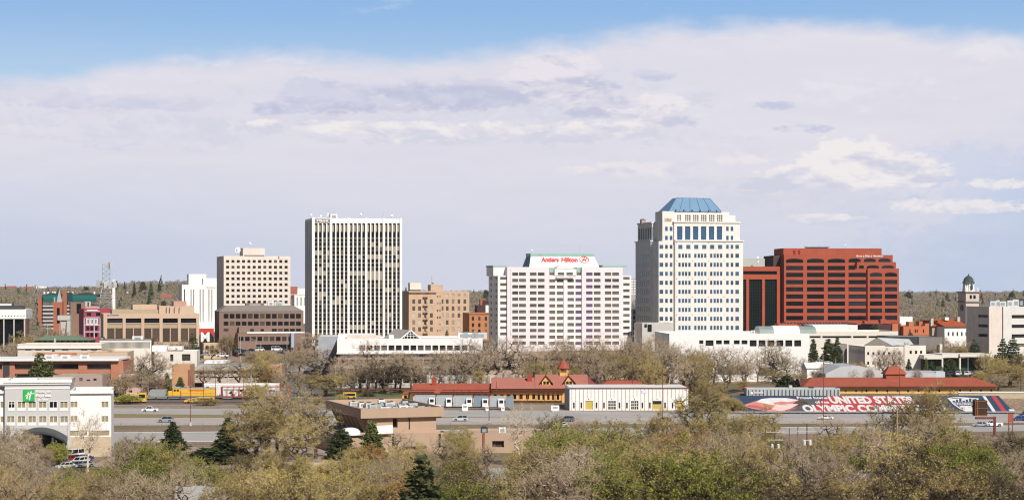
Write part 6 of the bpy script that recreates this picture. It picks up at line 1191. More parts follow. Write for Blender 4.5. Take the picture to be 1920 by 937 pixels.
# ---------------------------------------------------------------- the air between here and the hills
hm = bpy.data.materials.new('haze_air'); hm.use_nodes = True; t = hm.node_tree; t.nodes.remove(t.nodes['Principled BSDF'])
pv = nd(t, 'ShaderNodeVolumePrincipled'); pv.inputs['Color'].default_value = (.80, .86, .97, 1); pv.inputs['Density'].default_value = .000032; pv.inputs['Anisotropy'].default_value = 0.0
t.links.new(pv.outputs[0], t.nodes['Material Output'].inputs['Volume'])
tag(MB().box(-3300, 3300, -500, 3320, -4, 112).build('haze', hm), kind='stuff')
# ================================================================ vehicles
tyre = M('tyre_rubber', (.02, .02, .021)); rimm = M('wheel_rim', (.45, .45, .46), rough=.35, metal=.7); cglass = M('car_glass', (.015, .018, .022), rough=.05, spec=.6); lampm = M('headlamp_lens', (.70, .70, .68), rough=.15); redlens = M('tail_lens', (.35, .02, .02), rough=.2)
PAINT = {}
def paint(name, col, metal=.0):
    m = M(name, col, rough=.28, var=.03, fine=.0, spec=.6, metal=metal)
    m.node_tree.nodes['Principled BSDF'].inputs['Coat Weight'].default_value = .5; return m
PROTO = {}
def loft(mb, rings, m=0):
    i = len(mb.v); n = len(rings[0])
    for r_ in rings: mb.v += r_
    for a in range(len(rings) - 1):
        for k in range(n):
            j = (k + 1) % n; mb.f.append((i + a * n + k, i + a * n + j, i + (a + 1) * n + j, i + (a + 1) * n + k)); mb.m.append(m)
    mb.f.append(tuple(i + k for k in range(n - 1, -1, -1))); mb.m.append(m); e = i + (len(rings) - 1) * n; mb.f.append(tuple(e + k for k in range(n))); mb.m.append(m)
KINDS_ = { # length, half width, belt stations (x, top z), cabin (x0 base, x1 top front, x2 top rear, x3 base), roof z, wheelbase
 'sedan': (4.6, .88, [(-2.3, .62), (-2.15, .78), (-1.0, .92), (1.3, .95), (2.15, .92), (2.3, .70)], (-1.05, -.35, 1.0, 1.75), 1.43, 1.38, .32),
 'suv': (4.7, .92, [(-2.35, .72), (-2.2, .92), (-1.15, 1.06), (1.6, 1.1), (2.25, 1.08), (2.35, .8)], (-1.25, -.55, 1.75, 2.25), 1.72, 1.4, .36),
 'pickup': (5.4, .95, [(-2.7, .75), (-2.55, .98), (-1.4, 1.08), (1.0, 1.08), (2.6, 1.06), (2.7, .8)], (-1.45, -.8, .35, .7), 1.78, 1.62, .38),
 'van': (5.2, .98, [(-2.6, .75), (-2.45, 1.0), (-1.7, 1.12), (2.4, 1.15), (2.55, 1.15), (2.6, .8)], (-1.9, -1.2, 2.4, 2.55), 2.1, 1.6, .36)}
def car_proto(kind):
    if kind in PROTO: return PROTO[kind]
    L, w, st, (a, b_, c_, d), zr, wb, wr_ = KINDS_[kind]; mb = MB(); rings = []
    for x, zt in st:
        k = .9 if abs(x) > L / 2 - .2 else 1.0; ww = w * k
        rings.append([(x, -ww * .96, .26), (x, -ww, .5), (x, -ww * .95, zt), (x, ww * .95, zt), (x, ww, .5), (x, ww * .96, .26)])
    loft(mb, rings); zb = min(z for x, z in st[2:4]) + .0; wt_ = w * .78
    mb.frustum((b_ - .05, c_ + .05, -wt_, wt_, zr - .06), (b_ + .1, c_ - .1, -wt_ * .92, wt_ * .92, zr))
    for s in (-1, 1):
        for (x0, x1) in ((a, b_), ((a + d) / 2 + .05, (b_ + c_) / 2 + .05), (d, c_)): mb.tube((x0, s * w * .93, zb), (x1, s * wt_, zr - .05), .06, .05, 4)
    if kind == 'pickup':
        mb.box(d + .12, L / 2 - .1, -w * .8, w * .8, zb - .02, zb + .004)
    body = mb.mesh('body', [white])
    g_ = MB(); g_.frustum((a + .03, d - .03, -w * .9, w * .9, zb - .05), (b_, c_, -wt_ * .97, wt_ * .97, zr - .062)); gl_ = g_.mesh('windows', cglass)
    wh_ = MB(); wh_.tube((0, -.11, 0), (0, .11, 0), wr_, wr_, 14); whm = wh_.mesh('wheel', tyre); rm_ = MB(); rm_.tube((0, -.125, 0), (0, .125, 0), wr_ * .62, wr_ * .62, 10); rmm = rm_.mesh('rim', rimm)
    hl = MB().box(-.04, .04, -.17, .17, -.07, .07).mesh('headlight', lampm); tl = MB().box(-.04, .04, -.1, .1, -.13, .13).mesh('taillight', redlens); ar = MB(); ar.tube((0, -.02, 0), (0, .02, 0), wr_ * 1.18, wr_ * 1.18, 14); arm_ = ar.mesh('wheel_arch', black)
    PROTO[kind] = (body, gl_, whm, rmm, hl, tl, arm_); return PROTO[kind]
def car(kind, px, py, label, pm, face=-1, rz=0, Yb=None, cat=None, group=None, detail=True, x=None):
    """py = photo row of the tyres"""
    Y = Yb if Yb else CZ * F / (py - HZ)
    X = xpx(px, Y) if x is None else x
    z = g(X, Y) + .03 if Yb is None else CZ - (py - HZ) / F * Y
    if Yb: z = max(z, g(X, Y) + .15)
    body, gl_, whm, rmm, hl, tl, arm_ = car_proto(kind); L, w, st, cab, zr, wb, wr_ = KINDS_[kind]
    o = empty({'suv': 'sport_utility_car', 'pickup': 'pickup_truck', 'sedan': 'parked_car' if group else 'sedan_car', 'van': 'van'}[kind], label, cat or {'pickup': 'pickup truck', 'van': 'van'}.get(kind, 'car'), (X, Y, z), (180 if face > 0 else 0) + rz, group)
    e = put('body', body, o); e.material_slots[0].link = 'OBJECT'; e.material_slots[0].material = pm
    put('windows', gl_, o)
    if detail:
        for sx_ in (-1, 1):
            for sy in (-1, 1):
                q = put('wheel', whm, o, (sx_ * wb, sy * (w - .1), wr_)); put('rim', rmm, q); put('wheel_arch', arm_, o, (sx_ * wb, sy * (w - .012), wr_ + .04))
        for sy in (-1, 1): put('headlight', hl, o, (-L / 2 - .0, sy * w * .62, .68)); put('taillight', tl, o, (L / 2, sy * w * .72, .85))
    return o
pw, psil, pblk, pblu, pgry, pred, pdk, pteal = paint('car_white', (.75, .75, .74)), paint('car_silver', (.42, .46, .50), .5), paint('car_black', (.015, .015, .017)), paint('car_blue', (.02, .05, .22)), paint('car_grey', (.16, .17, .18), .3), paint('car_red', (.30, .025, .02)), paint('car_dark_blue', (.02, .035, .07)), paint('car_teal', (.05, .12, .13))
car('pickup', 282, 771.5, 'white pickup truck driving left on the far highway lanes', pw); car('suv', 310.5, 791, 'silver hatchback driving left on the near highway lanes above a conifer', psil); car('suv', 470, 789, 'white tall wagon on the highway behind the olive tree', pw)
car('suv', 863.5, 789, 'silver white wagon on the highway just right of the brown office', paint('car_pearl', (.55, .57, .58), .2)); car('suv', 1063, 790, 'dark grey wagon on the highway behind a bare tree', pgry); car('sedan', 1244, 790, 'black low car at a red brown lamp post below the white warehouse', pblk)
car('sedan', 1548, 786, 'white sedan driving along the foot of the painted slope', pw); car('pickup', 1862, 799, 'white pickup truck on the frontage road behind the billboard post', pw); car('sedan', 1911, 788, 'bright blue car at the right edge of the highway', pblu); car('suv', 1925, 780, 'dark car half cut off at the far right behind the blue one', pdk); car('sedan', 1838, 799.5, 'grey car just left of the white pickup on the frontage road', psil)
car('sedan', 1052, 800, 'white car low behind a bare tree on the frontage road', pw); car('pickup', 600, 818, 'grey truck partly hidden by the olive tree on the frontage road', pgry)
# hotel car park
for i, (px, py, k, m_, lab) in enumerate(((124, 878, 'sedan', pw, 'white car nearest the viewer in the hotel car park'), (133, 866, 'suv', pred, 'red car in the middle of the hotel car park'), (141, 876, 'sedan', pgry, 'grey car right of the white one in the hotel car park'), (150, 870, 'suv', pw, 'white wagon beside the blue car in the hotel car park'), (158, 875, 'sedan', psil, 'silver car at the right end of the hotel car park'), (139, 858, 'van', pw, 'white van at the back of the hotel car park'), (156, 863, 'sedan', pblu, 'blue car at the back right of the hotel car park'), (114, 871, 'sedan', psil, 'silver car at the left end of the hotel car park'))):
    car(k, px, py, lab, m_, -1, 60 if i % 2 else 40, group='cars in the hotel car park')
# downtown car park
grp = 'cars parked below the brown office'
dt = ((403, 662, 'suv', pdk, 'dark blue car in front of the arched shop'), (391, 660, 'sedan', pw, 'white car left of the dark blue one at the arched shop'), (417, 669, 'pickup', pw, 'white pickup at the front of the downtown car park'), (447, 660, 'suv', pteal, 'dark teal wagon at the left of the brown office entrance'), (459, 662, 'suv', pdk, 'dark blue wagon left of the white one by the brown office'), (453, 668, 'sedan', pblk, 'black car at the front of the downtown car park'), (487, 658, 'van', pw, 'white van by the lamp post below the brown office'), (470, 659, 'sedan', pblk, 'black car between teal wagon and white van'), (519, 657, 'van', pw, 'long white van at the right of the brown office ground floor'), (533, 661, 'suv', pdk, 'dark blue wagon beside the brown pole'), (527, 664, 'sedan', pgry, 'grey car in front of the long white van'), (386, 667, 'sedan', psil, 'silver car below the dark pine tree'), (346, 654, 'suv', pblu, 'blue car on the street above the stepped white roofs'), (497, 668, 'sedan', psil, 'silver car behind a bare bush in the downtown car park'), (551, 684, 'sedan', pw, 'white car parked under the brown trees near the slate wall'), (530, 683, 'sedan', pw, 'white car left of the slate wall trees'), (560, 676, 'sedan', psil, 'silver car highest among those under the brown trees'))
for i, (px, py, k, m_, lab) in enumerate(dt):
    Yc = 800 if py < 665 else (775 if py < 672 else 735); car(k, px, py, lab, m_, -1 if i % 2 else 1, random.uniform(-12, 12) + (70 if i % 3 == 0 else 0), Yb=Yc, group=grp)
grp = 'cars parked behind the freight depot'
for i in range(13):
    px = 1757 + 8.2 * i; m_ = [pblk, pw, pblk, pdk, pblk, pw, pdk, pw, psil, pblk, pw, pred, pblk][i]
    nm_ = ['black car at the left end', 'white car, second in the row', 'black car, third in the row', 'dark blue car, fourth in the row', 'black car, fifth in the row', 'white car, sixth in the row', 'dark blue car, seventh in the row', 'white car, eighth in the row', 'silver car, ninth in the row', 'black car, tenth in the row', 'white car, eleventh in the row', 'red car, twelfth in the row', 'black car at the right end'][i]
    car('suv' if i % 2 else 'sedan', px, 701.5 + (i % 2) * 1.5, nm_ + ' behind the freight depot', m_, 1, 70 + random.uniform(-10, 10), Yb=672 - (i % 2) * 5, group=grp)
for i, (px, py, k, m_, lab) in enumerate(((1534, 682, 'sedan', pw, 'white car below the dark conifers by the long cream block'), (1550, 683, 'sedan', pw, 'white car right of the other one below the dark conifers'), (244, 716, 'suv', pgry, 'grey car under bare trees by the pink stucco building'), (252, 713, 'suv', pblk, 'black car under bare trees behind the pink stucco building'), (207, 741, 'sedan', pblk, 'dark car between hotel and small pink stucco building'), (222, 742, 'sedan', pblk, 'dark car in front of the small pink stucco building'))):
    car(k, px, py, lab, m_, -1, 0, Yb=(690 if px > 1000 else (668 if py < 720 else 632)))
X, Y = xpx(1807, 690), 690; 
# ---- train
Y = 619.8; zr_ = .24
def bogie(o, x, n=2):
    bg_ = MB(); bg_.box(x - 1.9, x + 1.9, -1.15, 1.15, .55, .85); bg_.box(x - 1.7, x + 1.7, -1.25, -1.16, .3, .7); bg_.build('bogie', M('train_frame_grey', (.20, .20, .20)), o)
    for k in range(n):
        xx = x - 1.2 + 2.4 * k / max(n - 1, 1); w = MB(); w.tube((xx, -1.0, .5), (xx, 1.0, .5), .48, .48, 12); w.build('wheel', darkmetal, o)
yel = M('locomotive_yellow', (.78, .42, .025), var=.05); lgry = M('locomotive_grey', (.26, .27, .28), var=.06)
X = xpx(315, Y); Ll = xpx(408, Y) - X; o = empty('diesel_locomotive', 'yellow diesel locomotive with grey roof standing on the tracks', 'locomotive', (X, Y, zr_))
MB().box(0, Ll, -1.4, 1.4, .95, 1.35).build('frame', M('train_frame_grey', (.20, .20, .20)), o)
MB().box(.3, 2.0, -1.0, 1.0, 1.352, 3.0).build('nose', yel, o); cb = MB(); cb.box(2.001, 4.6, -1.45, 1.45, 1.352, 3.9); cb.build('cab', yel, o); cr_ = MB(); cr_.frustum((1.9, 4.7, -1.5, 1.5, 3.902), (2.2, 4.5, -1.0, 1.0, 4.5)); cr_.build('cab_roof', lgry, o)
MB().box(4.601, Ll - .7, -1.15, 1.15, 1.352, 3.75).build('hood', yel, o); hr_2 = MB(); hr_2.frustum((4.8, Ll - .6, -1.2, 1.2, 3.752), (5.0, Ll - .8, -.8, .8, 4.25)); hr_2.build('hood_roof', lgry, o)
for x in (2.3, 3.4): MB().box(x, x + .8, -1.5, -1.452, 2.9, 3.6).build('window', cglass, o)
MB().box(4.75, 5.0, -1.5, -1.4, 1.36, 3.2).build('handrail', M('train_frame_grey', (.20, .20, .20)), o)
for x in (8.0, 10, 14.2): fl = MB(); fl.lathe([(.55, 4.2), (.55, 4.5), (0, 4.52)], x, 0, 10); fl.build('fan', darkmetal, o)
MB().box(7.6, 13.2, -1.17, -1.152, 2.95, 3.45).build('letter_panel', M('letter_orange', (.60, .16, .02)), o)
for k in range(7): x = 5 + 1.75 * k; MB().box(x, x + .05, -1.17, -1.152, 1.5, 3.7).build('door_seam', M('dark_yellow', (.50, .28, .02)), o)
for s in (2.6, Ll - 2.6): bogie(o, s, 3)
MB().box(6.2, 10.8, -1.2, 1.2, .35, .94).build('fuel_tank', M('train_frame_grey', (.20, .20, .20)), o); hrl = MB(); hrl.tube((.1, -1.4, 2.4), (Ll - .1, -1.4, 2.4), .035, .035, 4)
for k in range(11): hrl.tube((.1 + (Ll - .2) * k / 10, -1.4, 1.35), (.1 + (Ll - .2) * k / 10, -1.4, 2.4), .03, .03, 4)
hrl.build('side_railing', lightsteel, o)
X = xpx(276, Y); Lh = xpx(313, Y) - X; o = empty('hopper_wagon', 'grey covered hopper wagon coupled left of the yellow locomotive', 'wagon', (X, Y, zr_)); hop = M('hopper_grey', (.30, .31, .29), var=.12, streak=.08)
MB().prism([(1.6, 1.1), (Lh - .6, 1.1), (Lh - .2, 1.7), (Lh - .2, 3.5), (1.9, 3.5), (.7, 1.7)], -1.4, 1.4).build('hopper_body', hop, o); MB().box(0, Lh, -1.3, 1.3, .85, 1.09).build('frame', M('pale_green_frame', (.40, .46, .34)), o); m_ = MB()
for k in range(7): x = 2.2 + .7 * k; m_.box(x, x + .08, -1.46, -1.402, 1.7, 3.4)
m_.build('ribs', hop, o); MB().prism([(.2, 1.1), (.45, 1.1), (1.75, 3.4), (1.5, 3.4)], -1.3, -1.2).build('ladder_brace', M('pale_green_frame', (.40, .46, .34)), o); bogie(o, 1.5); bogie(o, Lh - 1.5)
X = xpx(415, Y); Lf = xpx(544, Y) - X; o = empty('rail_wagon', 'red framed rail wagon with graffiti covered pale panels', 'wagon', (X, Y, zr_)); rr = M('wagon_red', (.33, .05, .035), var=.12)
MB().box(0, Lf, -1.35, 1.35, .8, 1.15).build('frame', M('wagon_brown_red', (.20, .08, .06), var=.3), o); m_ = MB()
m_.box(0, Lf, -1.5, -1.35, 4.35, 4.55); m_.box(0, Lf, 1.35, 1.5, 4.35, 4.55)
for k in range(12): x = (Lf - .18) * k / 11; m_.box(x, x + .18, -1.5, -1.35, 1.15, 4.35); m_.box(x, x + .18, 1.35, 1.5, 1.15, 4.35)
for k in (2, 5, 8): x = Lf * k / 11; m_.tube((x, -1.42, 1.2), (x + Lf / 11, -1.42, 4.3), .07, .07, 4)
m_.build('side_frame', rr, o)
for x in (0, Lf - .3): MB().box(x, x + .3, -1.34, 1.34, 1.16, 4.3).build('end_panel', rr, o)
gp = M('wagon_pale_panel', (.66, .63, .60), var=.2, scale=.6)
MB().box(.8, Lf * .52, -.3, .3, 1.16, 4.1).build('centre_panel', gp, o); MB().box(Lf * .52 + .01, Lf * .9, -.5, .5, 1.16, 2.9).build('stacked_load', M('load_grey', (.35, .33, .31), var=.35, scale=1.2), o); MB().box(Lf * .51, Lf * .78, -.6, .6, 2.95, 3.25).build('load_cover', darkmetal, o); random.seed(3)
for k in range(9):
    x = random.uniform(1.0, Lf * .48); z_ = random.uniform(1.4, 3.2); gf_ = MB(); pts = [(x + math.cos(a) * random.uniform(.3, 1.0), z_ + math.sin(a) * random.uniform(.3, .9)) for a in np.linspace(0, 6.28, 8)[:-1]]
    gf_.prism(pts, -.33 - .003 * k, -.303); gf_.build('graffiti', [M('graffiti_black', (.03, .03, .03)), M('graffiti_red', (.40, .06, .05)), M('graffiti_white', (.75, .75, .75))][k % 3], o)
for s in (2.4, Lf - 2.4): bogie(o, s)
X = xpx(392, Y + 15); o = empty('rail_wagon', 'white box wagon standing behind the red framed one', 'wagon', (X, 626, zr_)); Lw = 27
MB().box(0, Lw, -1.4, 1.4, 1.0, 5.0).build('body', M('box_wagon_white', (.74, .73, .71), streak=.06), o); MB().prismx([(-1.45, 5.0), (1.45, 5.0), (1.0, 5.4), (-1.0, 5.4)], -.05, Lw + .05).build('roof', roofw, o); m_ = MB()
for k in range(14): x = Lw * (k + .5) / 14; m_.box(x, x + .1, -1.46, -1.402, 1.0, 4.9)
m_.build('ribs', gp, o); bogie(o, 2.5); bogie(o, Lw - 2.5)
# yellow track machines
def machine(px0, px1, py, Yb, label, tall=3.2, cabx=.78):
    X0, X1 = xpx(px0, Yb), xpx(px1, Yb); w = X1 - X0; z0 = CZ - (py - HZ) / F * Yb; z0 = max(z0, g(X0, Yb)); o = empty('track_machine', label, 'work vehicle', (X0, Yb, z0)); ym = M('machine_yellow', (.72, .45, .06), var=.12)
    MB().box(0, w, -1, 1, .6, 1.0).build('chassis', ym, o); c0 = w * cabx; c = MB(); c.box(c0, w - .1, -1.05, 1.05, 1.002, tall); c.build('cab', ym, o); MB().box(c0 + .25, w - .35, -1.1, -1.053, tall * .5, tall * .85).build('window', cglass, o)
    m2 = MB(); m2.tube((.2, -.6, 1.1), (w * .5, -.6, tall * .95), .16, .16, 6); m2.tube((w * .5, -.6, tall * .95), (c0, -.6, tall * .8), .16, .16, 6); m2.tube((w * .25, .4, 1), (w * .4, .4, tall * .7), .14, .14, 6); m2.build('boom', ym, o); MB().box(w * .35, c0 - .2, -.8, .8, 1.002, tall * .62).build('engine_cover', M('machine_amber', (.55, .36, .06), var=.2), o)
    for x in (w * .15, w * .45, w * .85): q = MB(); q.tube((x, -1.15, .45), (x, -.75, .45), .45, .45, 12); q.build('wheel', tyre, o)
machine(209, 275, 757, 603, 'long yellow track machine with raised boom left of the hopper wagon', 3.6); machine(346, 402, 757.5, 601, 'low amber work machine half hidden by a bush below the locomotive', 2.2, .5); machine(641, 668, 748, 625, 'small yellow machine with white tank beside the red pipe frame', 2.4, .1)
# grey trailers
gt = M('trailer_grey', (.38, .41, .43), var=.1, streak=.06); gt2 = M('trailer_blue_grey', (.20, .26, .32), var=.1)
names_ = ['leftmost', 'second', 'third', 'fourth', 'fifth', 'sixth']
for i, px in enumerate((776, 818, 850, 888, 918, 948)):
    Yt = 575 - i * 1.4; X = xpx(px, Yt); nx2 = xpx((818, 850, 888, 918, 948, 966)[i], Yt) - X; o = empty('box_trailer', names_[i] + ' grey box trailer from the left in the row before the depot', 'trailer', (X, Yt, 0), 0, 'grey box trailers parked before the depot')
    MB().box(0, nx2 - .5, 0, 8, .9, 4.1).build('box', gt if i not in (3, 5) else gt2, o); m_ = MB()
    for k in range(5): x = (nx2 - .7) * (k + .5) / 5; m_.box(x, x + .06, -.05, -.003, 1.0, 4.0)
    m_.build('ribs', steel, o)
    if i < 5:
        fx = nx2 - 2.4; f_ = MB(); f_.box(fx, fx + 1.95, -1.1, -.06, .9, 3.6); f_.build('white_cab', white, o); MB().box(fx + .35, fx + 1.6, -1.16, -1.103, 2.2, 3.2).build('cab_window', black, o); MB().box(fx + .1, fx + 1.8, -1.0, -.1, .35, .88).build('chassis', darkmetal, o)
        for x in (fx + .3, fx + 1.6): q = MB(); q.tube((x, -1.12, .45), (x, -.7, .45), .45, .45, 10); q.build('wheel', tyre, o)
    for x in (.6, 1.7): q = MB(); q.tube((x, .1, .45), (x, .5, .45), .45, .45, 10); q.build('wheel', tyre, o)
for i, (px, py, w, h, lab) in enumerate(((872, 768, 1.9, 2.3, 'white upright tank by the guardrail before the trailers'), (914, 767, 1.2, 1.8, 'small white cabinet fourth along the trailers'), (943, 767, 1.1, 1.6, 'small white cabinet near the right end of the trailers'), (1041, 769, 2.6, 1.9, 'white equipment box left of the white warehouse'))):
    Yq = 562; X = xpx(px, Yq); o = empty('utility_cabinet', lab, 'cabinet', (X, Yq, 0)); MB().box(-w / 2, w / 2, 0, 1.2, .25, h).build('casing', white, o); MB().box(-w * .4, w * .4, .1, 1.1, 0, .248).build('plinth', conc, o); MB().box(-w * .3, w * .3, -.05, -.003, h * .5, h * .8).build('door', steel, o)
o = empty('white_board', 'long white sloping board by the road at the left end of the trailers', 'board', (xpx(812, 563), 563, 0)); MB().prism([(-2.6, 1.4), (2.6, .4), (2.6, 1.9), (-2.6, 2.4)], 0, .2).build('panel', white, o)
for x in (-2, 2): MB().box(x - .08, x + .08, .2, .35, 0, 1.6).build('leg', steel, o)
# ================================================================ trees
def tubes_np(P, Q, r0, r1, n=3):
    """many thin tubes at once -> verts, faces"""
    d = Q - P; ln = np.linalg.norm(d, axis=1, keepdims=True) + 1e-9; d = d / ln
    ref = np.where(np.abs(d[:, 2:3]) < .9, np.array([[0, 0, 1.]]), np.array([[1., 0, 0]])); a = np.cross(d, ref); a /= np.linalg.norm(a, axis=1, keepdims=True) + 1e-9; b_ = np.cross(d, a)
    V = []
    for k in range(n):
        w = a * math.cos(2 * math.pi * k / n) + b_ * math.sin(2 * math.pi * k / n); V += [P + w * r0[:, None], Q + w * r1[:, None]]
    V = np.stack(V, 1); m = len(P); base = (np.arange(m) * 2 * n)[:, None]; Fs = []
    for k in range(n): j = (k + 1) % n; Fs.append(np.concatenate([base + 2 * k, base + 2 * j, base + 2 * j + 1, base + 2 * k + 1], 1))
    return V.reshape(-1, 3), np.stack(Fs, 1).reshape(-1, 4)
def quads_np(C, size, rng, asp=1.0, up=0.0):
    n = len(C); a = rng.normal(size=(n, 3)); a[:, 2] += up; a /= np.linalg.norm(a, axis=1, keepdims=True); b_ = np.cross(a, rng.normal(size=(n, 3))); b_ /= np.linalg.norm(b_, axis=1, keepdims=True) + 1e-9
    a = a * (size * asp)[:, None]; b_ = b_ * size[:, None]; V = np.stack([C - a - b_ * .6, C + a * .2 - b_, C + a + b_ * .6, C - a * .2 + b_], 1)
    return V.reshape(-1, 3), (np.arange(n)[:, None] * 4 + np.arange(4)[None])
def np_mesh(name, chunks, mats):
    V = np.concatenate([c[0] for c in chunks]); o_ = 0; Fs = []; mi = []
    for v, f, m in chunks: Fs.append(f + o_); o_ += len(v); mi.append(np.full(len(f), m) if np.isscalar(m) else m)
    Fs = np.concatenate(Fs); mi = np.concatenate(mi); me = bpy.data.meshes.new(name); me.vertices.add(len(V)); me.vertices.foreach_set('co', V.astype(np.float32).ravel()); me.loops.add(Fs.size); me.loops.foreach_set('vertex_index', Fs.astype(np.int32).ravel()); me.polygons.add(len(Fs)); me.polygons.foreach_set('loop_start', np.arange(0, Fs.size, 4, dtype=np.int32))
    for m in mats: me.materials.append(m)
    me.polygons.foreach_set('material_index', mi.astype(np.int32)); me.update(calc_edges=True); return me
def bark(name, c): return M(name, c, var=.2, scale=.8, fine=.15, rnd=.15)
def decid(seed, H, Rr, fork, tw, lf, nleaf, leaf=.085, ntw=9, twl=1.2, N=330, up=.35, twr=.017, spread=1.0, trunk_r=.32, stems=1, flat=.0):
    rng = np.random.default_rng(seed)
    cz = fork + (H - fork) * .52; rz = (H - fork) * .54; ph = rng.uniform(0, 6.28, 6)
    pts = []
    while len(pts) < N:
        d = rng.normal(size=3); d /= np.linalg.norm(d); th = math.atan2(d[1], d[0])
        lob = .78 + .16 * math.sin(2 * th + ph[0] + 2 * d[2]) + .13 * math.sin(3 * th + ph[1] - 3 * d[2]) + .10 * math.sin(5 * th + ph[2] + 4 * d[2])
        r_ = rng.uniform(.12, 1) ** .45 * lob; p = np.array([d[0] * Rr * r_, d[1] * Rr * r_, cz + d[2] * rz * r_])
        if p[2] > fork * .75: pts.append(p)
    nodes = []; par = []
    for s in range(stems):
        off = rng.uniform(-.35, .35, 2) * (stems > 1); lean = rng.normal(size=2) * .08 * fork
        k0 = len(nodes); nodes.append(np.array([off[0], off[1], -.3])); par.append(-1)
        for k in range(1, 4): nodes.append(np.array([off[0] + lean[0] * k / 3 + rng.normal() * .06, off[1] + lean[1] * k / 3 + rng.normal() * .06, fork * k / 3])); par.append(k0 + k - 1)
    pts = np.array(pts); root = np.array([0, 0, fork]); order_ = np.argsort(np.linalg.norm((pts - root) * np.array([1, 1, .8]), axis=1))
    for i in order_:
        p = pts[i]; A = np.array(nodes); dd = np.linalg.norm(A - p, axis=1) + np.where(A[:, 2] > p[2] + .2, (A[:, 2] - p[2]) * 1.2, 0) + np.where(A[:, 2] < fork * .8, 3, 0)
        j = int(np.argmin(dd)); q = nodes[j]; L_ = np.linalg.norm(p - q)
        if L_ > 1.6:
            mid = (p + q) / 2 + rng.normal(size=3) * .16 * L_ * .6 + np.array([0, 0, .08 * L_]); nodes.append(mid); par.append(j); j = len(nodes) - 1
        nodes.append(p); par.append(j)
    nodes = np.array(nodes); par = np.array(par); n = len(nodes); cnt = np.ones(n)
    for i in range(n - 1, -1, -1):
        if par[i] >= 0: cnt[par[i]] += cnt[i]
    rad = np.maximum(.026, trunk_r * (cnt / cnt.max()) ** .48); haskid = np.zeros(n, bool); haskid[par[par >= 0]] = True
    sel = np.where(par >= 0)[0]; P_, Q_ = nodes[par[sel]], nodes[sel]; r0 = np.minimum(rad[par[sel]], rad[sel] * 1.7 + .02); r1 = rad[sel]
    big = r1 > .04; tv, tf = tubes_np(P_[big], Q_[big], r0[big], r1[big], 6)
    cv, cf = tubes_np(P_[~big], Q_[~big], np.minimum(r0[~big], .06), r1[~big], 3)
    tips = nodes[(~haskid) | (cnt < 4)]; T = np.repeat(tips, ntw, 0); m = len(T); out = (T - np.array([0, 0, cz - rz * .4])); out /= np.linalg.norm(out, axis=1, keepdims=True) + 1e-9
    d = rng.normal(size=(m, 3)) * .62 * spread + out * .55 + np.array([0, 0, up]); d /= np.linalg.norm(d, axis=1, keepdims=True); ln = rng.uniform(.45, 1.15, m) * twl; st = T + rng.normal(size=(m, 3)) * .12; E = st + d * ln[:, None] + np.array([0, 0, -flat]) * (ln ** 2)[:, None]
    wv, wf = tubes_np(st, E, np.full(m, twr), np.full(m, twr * .5), 3)
    m2 = m // 2; s2 = st[:m2] + (E[:m2] - st[:m2]) * rng.uniform(.3, .8, m2)[:, None]; d2 = d[:m2] + rng.normal(size=(m2, 3)) * .6; d2 /= np.linalg.norm(d2, axis=1, keepdims=True); E2 = s2 + d2 * (ln[:m2] * .5)[:, None]; w2v, w2f = tubes_np(s2, E2, np.full(m2, twr * .8), np.full(m2, twr * .45), 3)
    ch = [(cv, cf, 0), (wv, wf, 0), (w2v, w2f, 0)]
    if nleaf:
        k = rng.integers(0, m, nleaf); C = st[k] + (E[k] - st[k]) * rng.uniform(.2, 1.05, nleaf)[:, None] + rng.normal(size=(nleaf, 3)) * .07; lv, lff = quads_np(C, rng.uniform(.6, 1.25, nleaf) * leaf, rng, 1.1); ch.append((lv, lff, 1))
    return np_mesh('trunk', [(tv, tf, 0)], [tpl if tw is tpl else (tdk if tw is tdk else lb)]), np_mesh('crown', ch, [tw, lf])
def conifer(seed, H, Rr, mat, base=.6, dens=1.0, droop=.25, power=.85, q=.19, tr=.2, gap=.0):
    rng = np.random.default_rng(seed); C = []; S_ = []; bp, bq, br = [], [], []
    z = base
    while z < H:
        f = (z - base) / (H - base); R_ = Rr * (1 - f) ** power * rng.uniform(.8, 1.08) + .12; nb = max(4, int(9 * (1 - f) + 4)); a0 = rng.uniform(0, 6.28)
        for k in range(nb):
            a = a0 + 6.28 * k / nb + rng.normal() * .2; L_ = R_ * rng.uniform(.68, 1.12); nseg = max(2, int(L_ / .22 * dens))
            t_ = np.sqrt(rng.uniform(.04, 1, nseg * 3)); w = (1 - t_) * .3 + .16
            x = np.cos(a) * L_ * t_ + rng.normal(size=len(t_)) * w * .8; y = np.sin(a) * L_ * t_ + rng.normal(size=len(t_)) * w * .8; zz = z - droop * L_ * t_ ** 1.4 + .1 * L_ * t_ ** 3 + rng.normal(size=len(t_)) * .10
            C.append(np.stack([x, y, zz], 1)); bp.append((0, 0, z)); bq.append((math.cos(a) * L_ * .85, math.sin(a) * L_ * .85, z - droop * L_ * .6)); br.append(.03)
        z += rng.uniform(.36, .55) * (1 + gap)
    C = np.concatenate(C); v, f = quads_np(C, rng.uniform(.6, 1.2, len(C)) * q, rng, 1.5); bk = bark('conifer_bark', (.10, .075, .055)); bv, bf = tubes_np(np.array(bp), np.array(bq), np.array(br) * 1.4, np.array(br) * .6, 3)
    tv, tf = tubes_np(np.array([[0, 0, -.3], [0, 0, H * .5]]), np.array([[0, 0, H * .5], [0, 0, H * .98]]), np.array([tr, tr * .6]), np.array([tr * .6, .03]), 7)
    return np_mesh('trunk', [(tv, tf, 0)], [bk]), np_mesh('crown', [(v, f, 0), (bv, bf, 1)], [mat, bk])
